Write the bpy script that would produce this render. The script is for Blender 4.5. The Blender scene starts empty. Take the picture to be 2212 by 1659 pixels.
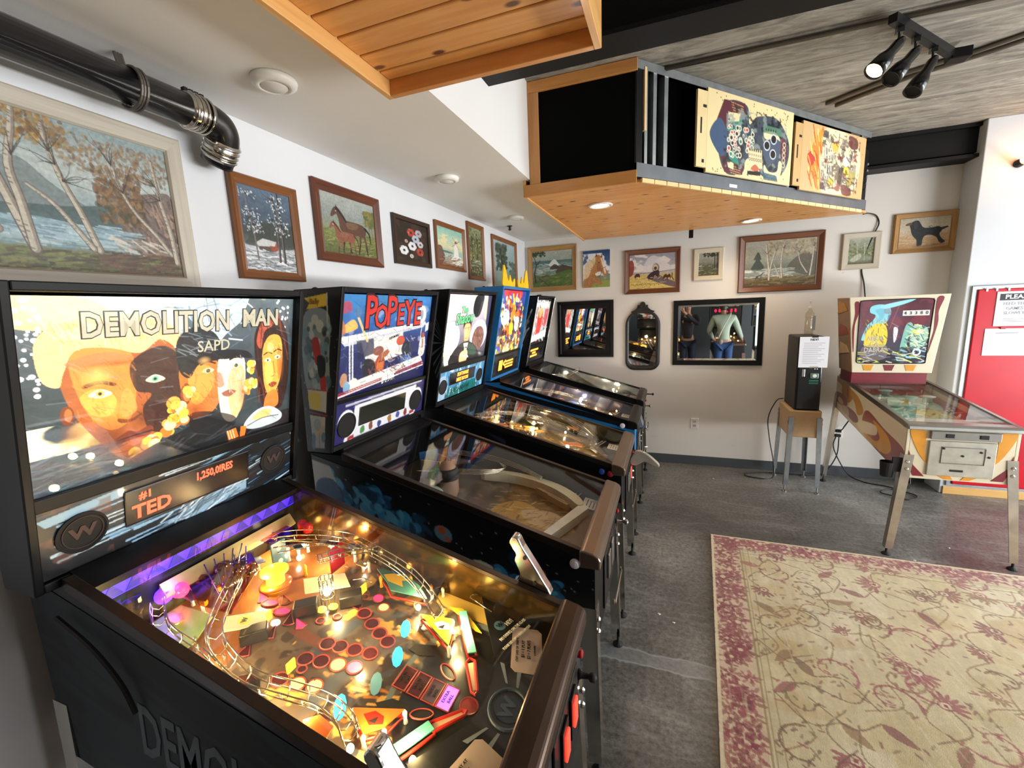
import bpy, bmesh, math, random
import numpy as np
from mathutils import Vector, Matrix

SC = bpy.context.scene
COL = SC.collection
PI = math.pi

# ------------------------------------------------------------------ camera
cam_d = bpy.data.cameras.new('camera')
cam = bpy.data.objects.new('camera', cam_d)
COL.objects.link(cam)
yaw, pit, rol = 0.3552, -0.1683, -0.0399
fw = Vector((-math.sin(yaw) * math.cos(pit), math.cos(yaw) * math.cos(pit), math.sin(pit)))
rt = Vector((math.cos(yaw), math.sin(yaw), 0))
up = rt.cross(fw)
Rv = rt * math.cos(rol) + up * math.sin(rol)
Uv = -rt * math.sin(rol) + up * math.cos(rol)
cam.matrix_world = Matrix(((Rv.x, Uv.x, -fw.x, 1.6466), (Rv.y, Uv.y, -fw.y, -0.4018), (Rv.z, Uv.z, -fw.z, 1.7921), (0, 0, 0, 1)))
cam_d.sensor_width = 36
cam_d.lens = 928.6 / 2212 * 36
cam_d.clip_start = 0.02
SC.camera = cam

# ------------------------------------------------------------------ view, sky, daylight
SC.view_settings.view_transform = 'Standard'
SC.view_settings.look = 'None'
SC.view_settings.gamma = 1
SC.view_settings.use_curve_mapping = False
SC.view_settings.exposure = 0.32
SC.cycles.max_bounces = 6; SC.cycles.diffuse_bounces = 3; SC.cycles.glossy_bounces = 3; SC.cycles.transmission_bounces = 4; SC.cycles.transparent_max_bounces = 10
SC.cycles.caustics_reflective = False; SC.cycles.caustics_refractive = False
w = bpy.data.worlds.new('sky'); SC.world = w; w.use_nodes = True
wn = w.node_tree.nodes; wl = w.node_tree.links
sky = wn.new('ShaderNodeTexSky'); sky.sky_type = 'HOSEK_WILKIE'; sky.turbidity = 6
sky.sun_direction = (0.3, -0.5, 0.75)
wl.new(sky.outputs[0], wn['Background'].inputs[0]); wn['Background'].inputs[1].default_value = 0.6


def area(name, loc, target, sx, sy, power, col):
    d = bpy.data.lights.new(name, 'AREA'); d.shape = 'RECTANGLE'; d.size = sx; d.size_y = sy
    d.energy = power; d.color = col
    o = bpy.data.objects.new(name, d); COL.objects.link(o); o.location = loc
    o.rotation_euler = (Vector(target) - Vector(loc)).to_track_quat('-Z', 'Y').to_euler()
    return o


# daylight through the storefront glazing on the right hand side (x = 6.6) and the open street side behind the camera
area('daylight_right', (6.75, 2.2, 1.75), (0, 2.2, 1.55), 4.2, 2.2, 165, (0.88, 0.94, 1.0))
# added fill lamp, aimed up from window height to brighten the low ceiling
area('soffit_fill', (6.74, 1.6, .75), (0, 1.4, 2.9), 5.2, .45, 215, (0.97, 0.96, 0.93))
area('daylight_street', (5.4, -3.32, 1.62), (5.0, 4, 1.5), 2.0, 2.1, 20, (0.9, 0.96, 1.0))


def point(name, loc, power, col, r=0.03, parent=None):
    d = bpy.data.lights.new(name, 'POINT'); d.energy = power; d.color = col; d.shadow_soft_size = r
    o = bpy.data.objects.new(name, d); COL.objects.link(o); o.location = loc
    if parent: put(o, parent)
    return o


def spot(name, loc, target, power, col, ang=100, blend=.6, r=.04, parent=None):
    d = bpy.data.lights.new(name, 'SPOT'); d.energy = power; d.color = col; d.shadow_soft_size = r
    d.spot_size = math.radians(ang); d.spot_blend = blend
    o = bpy.data.objects.new(name, d); COL.objects.link(o); o.location = loc
    o.rotation_euler = (Vector(target) - Vector(loc)).to_track_quat('-Z', 'Y').to_euler()
    if parent: put(o, parent)
    return o


# ------------------------------------------------------------------ helpers
RNG = random.Random(7)


def lin(h):
    if not isinstance(h, str): return tuple(h)
    h = h.lstrip('#')
    out = []
    for i in (0, 2, 4):
        c = int(h[i:i + 2], 16) / 255
        out.append(c / 12.92 if c <= .04045 else ((c + .055) / 1.055) ** 2.4)
    return tuple(out)


def put(o, parent):
    """parent o to a thing (an Empty at its base) or to a part; geometry stays in room coordinates"""
    o.parent = parent
    if parent.type == 'EMPTY':
        o.location = Vector(o.location) - parent.location
    return o


def thing(name, loc, label, cat, group=None, kind=None):
    o = bpy.data.objects.new(name, None); COL.objects.link(o); o.location = loc
    o.empty_display_size = .05
    return tag(o, label, cat, group, kind)


def tag(o, label=None, cat=None, group=None, kind=None):
    if label: o['label'] = label
    if cat: o['category'] = cat
    if group: o['group'] = group
    if kind: o['kind'] = kind
    return o


class G:
    """collects simple solids, then becomes ONE mesh object"""
    def __init__(s): s.v = []; s.f = []

    def add(s, v, f):
        n = len(s.v); s.v += [tuple(p) for p in v]; s.f += [tuple(i + n for i in q) for q in f]; return s

    def box(s, x0, x1, y0, y1, z0, z1):
        return s.add([(x, y, z) for z in (z0, z1) for y in (y0, y1) for x in (x0, x1)],
                     [(0, 2, 3, 1), (4, 5, 7, 6), (0, 1, 5, 4), (1, 3, 7, 5), (3, 2, 6, 7), (2, 0, 4, 6)])

    def hexa(s, bot, top):
        return s.add(list(bot) + list(top), [(3, 2, 1, 0), (4, 5, 6, 7), (0, 1, 5, 4), (1, 2, 6, 5), (2, 3, 7, 6), (3, 0, 4, 7)])

    def prism(s, pts, a, b, ax='y'):
        """polygon pts in the two other axes (in x,y,z order), swept from a to b along ax"""
        def p3(p, t):
            return (t, p[0], p[1]) if ax == 'x' else ((p[0], t, p[1]) if ax == 'y' else (p[0], p[1], t))
        n = len(pts)
        v = [p3(p, a) for p in pts] + [p3(p, b) for p in pts]
        f = [tuple(range(n)), tuple(range(2 * n - 1, n - 1, -1))] + [(i, (i + 1) % n + 0, (i + 1) % n + n, i + n) for i in range(n)]
        return s.add(v, f)

    def tube(s, path, r, n=8, closed=False, r1=None, caps=True):
        P = [Vector(p) for p in path]; m = len(P); base = len(s.v)
        prev = None
        for i, p in enumerate(P):
            if closed: d = P[(i + 1) % m] - P[i - 1]
            else: d = P[min(i + 1, m - 1)] - P[max(i - 1, 0)]
            d.normalize()
            if prev is None:
                a = d.orthogonal().normalized()
            else:
                a = prev - d * prev.dot(d)
                a = a.normalized() if a.length > 1e-6 else d.orthogonal().normalized()
            prev = a; b = d.cross(a)
            rr = r if r1 is None else r + (r1 - r) * i / (m - 1)
            for k in range(n):
                t = 2 * PI * k / n
                s.v.append(tuple(p + a * (rr * math.cos(t)) + b * (rr * math.sin(t))))
        for i in range(m if closed else m - 1):
            for k in range(n):
                j = (i + 1) % m
                s.f.append((base + i * n + k, base + i * n + (k + 1) % n, base + j * n + (k + 1) % n, base + j * n + k))
        if caps and not closed:
            s.f.append(tuple(base + k for k in reversed(range(n))))
            s.f.append(tuple(base + (m - 1) * n + k for k in range(n)))
        return s

    def cyl(s, p0, p1, r, n=16, r1=None): return s.tube([p0, p1], r, n, r1=r1)

    def lathe(s, prof, c, axis=(0, 0, 1), n=20):
        """prof: list of (radius, height along axis)"""
        ax = Vector(axis).normalized(); a = ax.orthogonal().normalized(); b = ax.cross(a); c = Vector(c); base = len(s.v)
        for r, h in prof:
            for k in range(n):
                t = 2 * PI * k / n
                s.v.append(tuple(c + ax * h + a * (r * math.cos(t)) + b * (r * math.sin(t))))
        for i in range(len(prof) - 1):
            for k in range(n):
                s.f.append((base + i * n + k, base + i * n + (k + 1) % n, base + (i + 1) * n + (k + 1) % n, base + (i + 1) * n + k))
        if prof[0][0] > 1e-5: s.f.append(tuple(base + k for k in reversed(range(n))))
        if prof[-1][0] > 1e-5: s.f.append(tuple(base + (len(prof) - 1) * n + k for k in range(n)))
        return s

    def ball(s, c, r, n=10, sz=1.0):
        m = max(4, n // 2)
        return s.lathe([(max(r * math.sin(PI * i / m), 1e-6), -r * sz * math.cos(PI * i / m)) for i in range(m + 1)], c, n=n)

    def ob(s, name, mat, parent=None, fn=None, smooth=False, bevel=0, label=None):
        v = [fn(*p) for p in s.v] if fn else s.v
        me = bpy.data.meshes.new(name); me.from_pydata([tuple(p) for p in v], [], s.f); me.update()
        bm = bmesh.new(); bm.from_mesh(me)
        bmesh.ops.recalc_face_normals(bm, faces=bm.faces); bm.to_mesh(me); bm.free()
        if smooth: me.polygons.foreach_set('use_smooth', [True] * len(me.polygons))
        if mat: me.materials.append(mat)
        o = bpy.data.objects.new(name, me); COL.objects.link(o)
        if parent: put(o, parent)
        if bevel:
            md = o.modifiers.new('bevel', 'BEVEL'); md.width = bevel; md.segments = 2; md.limit_method = 'ANGLE'; md.angle_limit = .6
        if label: o['label'] = label
        return o


def cr(pts, n=6, closed=False):
    """smooth curve through points (Catmull-Rom)"""
    P = [np.array(p, float) for p in pts]; m = len(P); out = []
    rng = range(m) if closed else range(m - 1)
    for i in rng:
        p0 = P[i - 1] if (closed or i > 0) else 2 * P[0] - P[1]
        p1 = P[i]; p2 = P[(i + 1) % m]
        p3 = P[(i + 2) % m] if (closed or i + 2 < m) else 2 * P[-1] - P[-2]
        for k in range(n):
            t = k / n
            out.append(.5 * (2 * p1 + (p2 - p0) * t + (2 * p0 - 5 * p1 + 4 * p2 - p3) * t * t + (3 * p1 - p0 - 3 * p2 + p3) * t ** 3))
    if not closed: out.append(P[-1])
    return [tuple(float(c) for c in q) for q in out]


# ------------------------------------------------------------------ materials (all node based)
MATS = {}


def nt(name):
    m = bpy.data.materials.new(name); m.use_nodes = True
    t = m.node_tree; return m, t.nodes, t.links, t.nodes['Principled BSDF']


def rgba(c): return (*lin(c), 1)


def coords(n, l, scale=(1, 1, 1)):
    tc = n.new('ShaderNodeTexCoord'); mp = n.new('ShaderNodeMapping'); mp.inputs['Scale'].default_value = scale
    l.new(tc.outputs['Object'], mp.inputs['Vector']); return mp.outputs['Vector']


def noise(n, l, vec, scale, detail=4, rough=.55, dist=0):
    t = n.new('ShaderNodeTexNoise'); t.inputs['Scale'].default_value = scale; t.inputs['Detail'].default_value = detail
    t.inputs['Roughness'].default_value = rough; t.inputs['Distortion'].default_value = dist
    l.new(vec, t.inputs['Vector']); return t.outputs['Fac']


def ramp(n, l, fac, stops):
    r = n.new('ShaderNodeValToRGB'); e = r.color_ramp.elements
    while len(e) < len(stops): e.new(.5)
    for i, (p, c) in enumerate(stops): e[i].position = p; e[i].color = rgba(c)
    l.new(fac, r.inputs['Fac']); return r.outputs['Color']


def mixc(n, l, fac, a, b, mode='MIX'):
    m = n.new('ShaderNodeMix'); m.data_type = 'RGBA'; m.blend_type = mode
    for sock, v in ((m.inputs[0], fac), (m.inputs[6], a), (m.inputs[7], b)):
        if hasattr(v, 'is_output'): l.new(v, sock)
        elif isinstance(v, (int, float)): sock.default_value = v
        else: sock.default_value = rgba(v)
    return m.outputs[2]


def bumpn(n, l, b, h, strength, dist=.01):
    bp = n.new('ShaderNodeBump'); bp.inputs['Strength'].default_value = strength; bp.inputs['Distance'].default_value = dist
    l.new(h, bp.inputs['Height']); l.new(bp.outputs['Normal'], b.inputs['Normal'])


def mat(name, col, rough=.5, metal=0, var=.12, nsc=9, bump=0, emit=0, ecol=None, coat=0, spec=None):
    if name in MATS: return MATS[name]
    m, n, l, b = nt(name)
    c = lin(col)
    lo = tuple(x * (1 - var) for x in c); hi = tuple(min(1, x * (1 + var)) for x in c)
    v = coords(n, l); f = noise(n, l, v, nsc)
    r = n.new('ShaderNodeValToRGB'); r.color_ramp.elements[0].position = .3; r.color_ramp.elements[1].position = .7
    r.color_ramp.elements[0].color = (*lo, 1); r.color_ramp.elements[1].color = (*hi, 1)
    l.new(f, r.inputs['Fac']); l.new(r.outputs['Color'], b.inputs['Base Color'])
    b.inputs['Roughness'].default_value = rough; b.inputs['Metallic'].default_value = metal
    if coat: b.inputs['Coat Weight'].default_value = coat; b.inputs['Coat Roughness'].default_value = .08
    if spec is not None: b.inputs['Specular IOR Level'].default_value = spec
    if bump: bumpn(n, l, b, noise(n, l, v, nsc * 8, 3), bump, .004)
    if emit:
        b.inputs['Emission Color'].default_value = rgba(ecol or col); b.inputs['Emission Strength'].default_value = emit
    MATS[name] = m; return m


def wood(name, c0, c1, axis='x', fine=26, knots=0, rough=.45, coat=.0, kcol='#5a2a14'):
    if name in MATS: return MATS[name]
    m, n, l, b = nt(name)
    sc = {'x': (1.6, fine, fine), 'y': (fine, 1.6, fine), 'z': (fine, fine, 1.6)}[axis]
    v = coords(n, l, sc); f = noise(n, l, v, 1.0, 5, .6, .6)
    c = ramp(n, l, f, [(.28, c0), (.55, c1), (.8, c0)])
    v2 = coords(n, l, (2.2, 2.2, 2.2)); c = mixc(n, l, .25, c, ramp(n, l, noise(n, l, v2, 1.5, 2), [(.3, c0), (.7, c1)]))
    if knots:
        ks = {'x': (3.2, 6.2, 1), 'y': (6.2, 3.2, 1), 'z': (6, 6, 3)}[axis]
        vo = n.new('ShaderNodeTexVoronoi'); vo.voronoi_dimensions = '2D'; vo.inputs['Scale'].default_value = knots
        l.new(coords(n, l, ks), vo.inputs['Vector'])
        kr = n.new('ShaderNodeValToRGB'); kr.color_ramp.elements[0].position = .045; kr.color_ramp.elements[1].position = .085
        kr.color_ramp.elements[0].color = (1, 1, 1, 1); kr.color_ramp.elements[1].color = (0, 0, 0, 1)
        l.new(vo.outputs['Distance'], kr.inputs['Fac']); c = mixc(n, l, kr.outputs['Color'], c, kcol)
    l.new(c, b.inputs['Base Color']); b.inputs['Roughness'].default_value = rough
    if coat: b.inputs['Coat Weight'].default_value = coat; b.inputs['Coat Roughness'].default_value = .15
    bumpn(n, l, b, f, .15, .003)
    MATS[name] = m; return m


def vcol(name, emit=0, rough=.5, coat=0, grain=.0):
    """printed or painted colours carried by the surface itself"""
    if name in MATS: return MATS[name]
    m, n, l, b = nt(name)
    a = n.new('ShaderNodeVertexColor'); a.layer_name = 'Col'
    c = a.outputs['Color']
    if grain:
        c = mixc(n, l, grain, c, ramp(n, l, noise(n, l, coords(n, l, (90, 90, 90)), 1.0, 3), [(.3, '#000000'), (.7, '#ffffff')]), 'OVERLAY')
    l.new(c, b.inputs['Base Color']); b.inputs['Roughness'].default_value = rough
    if coat: b.inputs['Coat Weight'].default_value = coat; b.inputs['Coat Roughness'].default_value = .05
    if emit: l.new(c, b.inputs['Emission Color']); b.inputs['Emission Strength'].default_value = emit
    MATS[name] = m; return m


def glassy(name, tint='#ffffff', ior=1.45, rough=.02, gain=1.0):
    if name in MATS: return MATS[name]
    m, n, l, b = nt(name); n.remove(b); out = n['Material Output']
    tr = n.new('ShaderNodeBsdfTransparent'); tr.inputs['Color'].default_value = rgba(tint)
    gl = n.new('ShaderNodeBsdfGlossy'); gl.inputs['Roughness'].default_value = rough
    f0 = ((ior - 1) / (ior + 1)) ** 2 * 2
    lw = n.new('ShaderNodeLayerWeight'); lw.inputs['Blend'].default_value = .5
    pw = n.new('ShaderNodeMath'); pw.operation = 'POWER'; pw.inputs[1].default_value = 5; l.new(lw.outputs['Facing'], pw.inputs[0])
    mu = n.new('ShaderNodeMath'); mu.operation = 'MULTIPLY_ADD'; mu.use_clamp = True; mu.inputs[1].default_value = (1 - f0) * min(gain, 1.2); mu.inputs[2].default_value = f0 * gain; l.new(pw.outputs[0], mu.inputs[0])
    mx = n.new('ShaderNodeMixShader'); l.new(mu.outputs[0], mx.inputs[0]); l.new(tr.outputs[0], mx.inputs[1]); l.new(gl.outputs[0], mx.inputs[2])
    l.new(mx.outputs[0], out.inputs['Surface']); MATS[name] = m; return m


# ------------------------------------------------------------------ painted surfaces: colours laid on a fine grid
class Cv:
    def __init__(s, w, h, bg='#808080', ss=2, seed=1):
        s.w, s.h, s.ss = w, h, ss
        s.a = np.empty((h * ss, w * ss, 3), np.float32); s.a[:] = lin(bg); s.asp = h / w
        s.X = ((np.arange(w * ss) + .5) / (w * ss)).astype(np.float32); s.Y = ((np.arange(h * ss) + .5) / (h * ss)).astype(np.float32)
        s.r = np.random.RandomState(seed)

    def _sl(s, x0, x1, y0, y1):
        W, H = len(s.X), len(s.Y)
        i0, i1 = max(0, int(x0 * W) - 1), min(W, int(x1 * W) + 2); j0, j1 = max(0, int(y0 * H) - 1), min(H, int(y1 * H) + 2)
        if i0 >= i1 or j0 >= j1: return None
        return slice(j0, j1), slice(i0, i1), s.X[None, i0:i1], s.Y[j0:j1, None]

    def _put(s, js, is_, mk, col, al):
        mk = mk.astype(np.float32)[..., None] * al; c = np.array(lin(col), np.float32)
        s.a[js, is_] += (c - s.a[js, is_]) * mk

    def poly(s, col, pts, al=1, sm=0):
        if sm: pts = cr(pts, 6, True)
        P = np.array(pts); q = s._sl(P[:, 0].min(), P[:, 0].max(), P[:, 1].min(), P[:, 1].max())
        if q is None: return s
        js, is_, X, Y = q; ins = np.zeros((Y.shape[0], X.shape[1]), bool)
        for i in range(len(P)):
            xi, yi = P[i]; xj, yj = P[i - 1]
            if yi == yj: continue
            ins ^= ((yi > Y) != (yj > Y)) & (X < (xj - xi) * (Y - yi) / (yj - yi) + xi)
        s._put(js, is_, ins, col, al); return s

    def ell(s, col, cx, cy, rx, ry=None, rot=0, al=1, soft=.0, ring=0):
        if ry is None: ry = rx / s.asp
        m = max(rx, ry) * (1.05 + soft); q = s._sl(cx - max(rx, ry * s.asp) * 1.3, cx + max(rx, ry * s.asp) * 1.3, cy - max(ry, rx / s.asp) * 1.3, cy + max(ry, rx / s.asp) * 1.3)
        if q is None: return s
        js, is_, X, Y = q; dx = (X - cx); dy = (Y - cy) * s.asp; c_, s_ = math.cos(rot), math.sin(rot)
        d = np.sqrt(((dx * c_ + dy * s_) / rx) ** 2 + ((-dx * s_ + dy * c_) / (ry * s.asp)) ** 2)
        mk = np.clip((1 - d) / soft, 0, 1) if soft else (d < 1)
        if ring: mk = (d < 1) & (d > 1 - ring)
        s._put(js, is_, mk, col, al); return s

    def line(s, col, wd, pts, al=1, sm=0, taper=0):
        if sm: pts = cr(pts, 8)
        P = np.array(pts, float); q = s._sl(P[:, 0].min() - wd, P[:, 0].max() + wd, P[:, 1].min() - wd / s.asp, P[:, 1].max() + wd / s.asp)
        if q is None: return s
        js, is_, X, Y = q; mk = np.zeros((Y.shape[0], X.shape[1]), bool); n = len(P) - 1
        for i in range(n):
            ax, ay = P[i]; bx, by = P[i + 1]; ay *= s.asp; by *= s.asp
            dx, dy = bx - ax, by - ay; L2 = dx * dx + dy * dy + 1e-12
            t = np.clip(((X - ax) * dx + (Y * s.asp - ay) * dy) / L2, 0, 1)
            w2 = wd / 2 * (1 - taper * (i + t) / n)
            mk |= ((X - ax - t * dx) ** 2 + (Y * s.asp - ay - t * dy) ** 2) < w2 * w2
        s._put(js, is_, mk, col, al); return s

    def vgrad(s, stops):
        ys = [p for p, _ in stops]; cs = np.array([lin(c) for _, c in stops])
        for k in range(3): s.a[:, :, k] = np.interp(s.Y, ys, cs[:, k])[:, None]
        return s

    def vn(s, nx, ny, oct=3):
        H, W = len(s.Y), len(s.X); o = np.zeros((H, W), np.float32); amp = 1; tot = 0
        for k in range(oct):
            g = s.r.rand(ny + 2, nx + 2).astype(np.float32); y = s.Y * ny; x = s.X * nx
            j = y.astype(int); i = x.astype(int); fy = (y - j)[:, None]; fx = (x - i)[None]
            fy = fy * fy * (3 - 2 * fy); fx = fx * fx * (3 - 2 * fx)
            a = g[j][:, i]; b = g[j][:, i + 1]; c = g[j + 1][:, i]; d = g[j + 1][:, i + 1]
            o += amp * ((a * (1 - fx) + b * fx) * (1 - fy) + (c * (1 - fx) + d * fx) * fy); tot += amp; amp *= .5; nx *= 2; ny *= 2
        return o / tot

    def mott(s, amt, nx=30, ny=30):
        s.a *= (1 + amt * (s.vn(nx, ny) - .5) * 2)[..., None]; return s

    def blob(s, col, thr, nx, ny, al=1, y0=0, y1=1, x0=0, x1=1, soft=.06):
        m = np.clip((s.vn(nx, ny) - thr) / soft, 0, 1)
        m *= ((s.Y >= y0) & (s.Y <= y1))[:, None]; m *= ((s.X >= x0) & (s.X <= x1))[None]
        s.a += (np.array(lin(col), np.float32) - s.a) * (m * al)[..., None]; return s

    def strokes(s, cols, n, x0, x1, y0, y1, ln, wd, ang=0, jit=.6, al=.8):
        for _ in range(n):
            x = s.r.uniform(x0, x1); y = s.r.uniform(y0, y1); a = ang + s.r.uniform(-jit, jit); L = ln * s.r.uniform(.5, 1.3)
            dx, dy = math.cos(a) * L / 2, math.sin(a) * L / 2 / s.asp
            s.line(cols[s.r.randint(len(cols))], wd * s.r.uniform(.6, 1.3), [(x - dx, y - dy), (x + dx, y + dy)], al)
        return s

    def done(s):
        a = s.a.reshape(s.h, s.ss, s.w, s.ss, 3).mean((1, 3)); return np.clip(a, 0, 1)

    def mesh(s, name, P00, P10, P01, P11, m, parent=None, fn=None):
        """P00 top left, P10 top right, P01 bottom left, P11 bottom right, as seen by the onlooker"""
        c = s.done(); h, w_ = s.h, s.w
        P00, P10, P01, P11 = (np.array(p, float) for p in (P00, P10, P01, P11))
        tx = np.linspace(0, 1, w_)[None, :, None]; ty = np.linspace(0, 1, h)[:, None, None]
        v = (P00 * (1 - tx) + P10 * tx) * (1 - ty) + (P01 * (1 - tx) + P11 * tx) * ty
        v = v.reshape(-1, 3)
        if fn:
            v = np.array([fn(*p) for p in v]) if not getattr(fn, 'affine', None) else v @ fn.affine[0].T + fn.affine[1]
        idx = np.arange(h * w_).reshape(h, w_)
        q = np.stack([idx[:-1, :-1], idx[1:, :-1], idx[1:, 1:], idx[:-1, 1:]], -1).reshape(-1, 4)
        me = bpy.data.meshes.new(name); nv, nf = len(v), len(q)
        me.vertices.add(nv); me.vertices.foreach_set('co', v.astype(np.float32).ravel())
        me.loops.add(nf * 4); me.loops.foreach_set('vertex_index', q.astype(np.int32).ravel())
        me.polygons.add(nf); me.polygons.foreach_set('loop_start', np.arange(0, nf * 4, 4, dtype=np.int32))
        me.update(calc_edges=True)
        at = me.color_attributes.new('Col', 'FLOAT_COLOR', 'POINT')
        at.data.foreach_set('color', np.concatenate([c.reshape(-1, 3), np.ones((nv, 1))], 1).astype(np.float32).ravel())
        me.materials.append(m)
        o = bpy.data.objects.new(name, me); COL.objects.link(o)
        if parent: put(o, parent)
        return o


def lettering(s, size, P, right, upv, m, parent=None, align='CENTER', squeeze=1, bold=0, ext=.0006, fn=None, name='lettering'):
    cu = bpy.data.curves.new('txt', 'FONT'); cu.body = s; cu.size = size; cu.align_x = align; cu.align_y = 'CENTER'
    cu.offset = bold * size; cu.extrude = ext; cu.resolution_u = 2; cu.space_line = .85
    t = bpy.data.objects.new('txt', cu)
    me = bpy.data.meshes.new_from_object(t); bpy.data.objects.remove(t); bpy.data.curves.remove(cu)
    R = Vector(right).normalized(); U = Vector(upv).normalized(); N = R.cross(U); P = Vector(P)
    for v in me.vertices:
        q = P + R * (v.co.x * squeeze) + U * v.co.y + N * (v.co.z + ext)
        v.co = Vector(fn(*q)) if fn else q
    me.materials.clear(); me.materials.append(m); me.name = name
    o = bpy.data.objects.new(name, me); COL.objects.link(o)
    if parent: put(o, parent)
    return o
# ------------------------------------------------------------------ shared materials
L = 4.6565          # back wall
ZS = 2.595          # low white ceiling
ZC = 3.15           # concrete slab
XS = 0.802          # edge of the low ceiling


def plaster(name, col, var=.03):
    m, n, l, b = nt(name); v = coords(n, l)
    c = mixc(n, l, 1.0, ramp(n, l, noise(n, l, v, 1.3, 4), [(.3, tuple(x * (1 - var) for x in lin(col))), (.7, tuple(min(1, x * (1 + var)) for x in lin(col)))]),
             ramp(n, l, noise(n, l, v, 7, 6, .7), [(.20, '#dcdcdc'), (.30, '#ffffff')]), 'MULTIPLY')
    l.new(c, b.inputs['Base Color']); b.inputs['Roughness'].default_value = .55
    bumpn(n, l, b, noise(n, l, v, 120, 3), .12, .002); return m


M_WALL = plaster('white_wall_paint', '#dfe0e2'); M_WALLB = plaster('back_wall_paint', '#dcd8d1'); M_SOF = plaster('ceiling_paint', '#e6e3df')
M_GREYW = plaster('grey_wall_paint', '#565a5e')


def concrete_floor():
    m, n, l, b = nt('polished_concrete'); v = coords(n, l)
    big = ramp(n, l, noise(n, l, v, 1.1, 6, .6, .8), [(.3, '#5a5a57'), (.5, '#787874'), (.72, '#a0a19d')])
    fine = ramp(n, l, noise(n, l, v, 42, 6, .75), [(.34, '#5c5c5c'), (.62, '#ffffff')])
    c = mixc(n, l, .75, big, fine, 'MULTIPLY')
    str_ = ramp(n, l, noise(n, l, coords(n, l, (1.2, 5, 1)), 2.2, 6, .65, 1.2), [(.52, '#000000'), (.72, '#a8a8a6')])
    c = mixc(n, l, .22, c, str_, 'ADD')
    # the repaired saw cut that crosses the aisle
    tc = n.new('ShaderNodeTexCoord'); sp = n.new('ShaderNodeSeparateXYZ'); l.new(tc.outputs['Object'], sp.inputs[0])
    wob = noise(n, l, v, 5, 4); mm = n.new('ShaderNodeMath'); mm.operation = 'MULTIPLY_ADD'; mm.inputs[1].default_value = .10; l.new(wob, mm.inputs[0]); l.new(sp.outputs['Y'], mm.inputs[2])
    cr_ = n.new('ShaderNodeValToRGB'); e = cr_.color_ramp.elements
    e[0].position = .0; e[0].color = (0, 0, 0, 1); e[1].position = 1; e[1].color = (0, 0, 0, 1)
    mr = n.new('ShaderNodeMapRange'); mr.inputs[1].default_value = 1.55; mr.inputs[2].default_value = 1.83; l.new(mm.outputs[0], mr.inputs[0])
    for p, g in ((.30, 0), (.33, .9), (.36, .32), (.62, .28), (.65, .8), (.68, 0)):
        q = e.new(p); q.color = (g, g, g, 1)
    l.new(mr.outputs[0], cr_.inputs['Fac'])
    c = mixc(n, l, cr_.outputs['Color'], c, '#a3a8aa')
    l.new(c, b.inputs['Base Color'])
    r = n.new('ShaderNodeMapRange'); r.inputs[3].default_value = .22; r.inputs[4].default_value = .5; l.new(noise(n, l, v, 6, 4), r.inputs[0]); l.new(r.outputs[0], b.inputs['Roughness'])
    bumpn(n, l, b, noise(n, l, v, 60, 4), .08, .003); return m


def concrete_slab():
    m, n, l, b = nt('board_formed_concrete')
    f = noise(n, l, coords(n, l, (1.6, 7, 4)), 1.6, 9, .72, 1.8); g = noise(n, l, coords(n, l), 1.2, 4)
    c = mixc(n, l, .3, ramp(n, l, f, [(.32, '#3a3630'), (.48, '#857f74'), (.62, '#aaa496'), (.74, '#d0cabb')]), ramp(n, l, g, [(.3, '#7d776c'), (.7, '#a59f92')]))
    l.new(c, b.inputs['Base Color']); b.inputs['Roughness'].default_value = .8; bumpn(n, l, b, f, .5, .02); return m


M_FLOOR = concrete_floor(); M_SLAB = concrete_slab()
M_BLACK = mat('black_laminate', '#0c0c0d', .45, var=.2, spec=.22); M_BLKM = mat('black_steel', '#17171a', .38, .6); M_DARK = mat('interior_shade_black', '#020202', .95, spec=.02)  # M_DARK: flat black standing in for shade inside the ceiling boxes
M_BEAM = mat('black_painted_beam', '#100f0f', .55, var=.2, nsc=4, spec=.2)
M_CHROME = mat('chrome', '#d6d2ca', .16, 1, var=.08, nsc=3); M_STEEL = mat('brushed_steel', '#a9a7a2', .3, 1, var=.12, nsc=5)
M_GALV = mat('galvanised_steel', '#9ea3a5', .42, .85, var=.15, nsc=12); M_RUB = mat('black_rubber', '#0c0c0c', .7)
M_LOCK = mat('bronze_lockbar', '#8d7a6b', .3, .85, var=.1, nsc=4)
M_WHITEP = mat('white_plastic', '#e8e6e0', .45); M_PAPER = mat('white_paper', '#eceef4', .7, var=.02); M_INK = mat('black_ink', '#17181a', .6)
M_GREYINK = mat('grey_print', '#9a9ca2', .7); M_WHITEINK = mat('white_ink', '#d8d8d4', .5)
M_GLASS = glassy('clear_glass', '#ffffff', 1.45, .02, .62); M_BOXG = glassy('picture_glass', '#fafafa', 1.5, .01)
M_CLEAR = glassy('clear_plastic', '#f3f0e6', 1.5, .06, 1.6)
M_MIRROR = mat('mirror_silver', '#e6eaea', .015, 1, var=.0)
M_BASEB = mat('charcoal_vinyl', '#43484c', .5, var=.08)

# ------------------------------------------------------------------ the room
YB, XR = -3.4, 6.8


def struct(o): o['kind'] = 'structure'; return o


struct(G().box(-.2, XR + .2, YB - .2, L + .2, -.12, 0).ob('floor', M_FLOOR))
struct(G().box(-.15, 0, YB, L + .15, 0, 3.3).ob('wall_left', M_WALL))
struct(G().box(0, 5.2, L, L + .15, 0, 3.3).ob('wall_back', M_WALLB))
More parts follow.
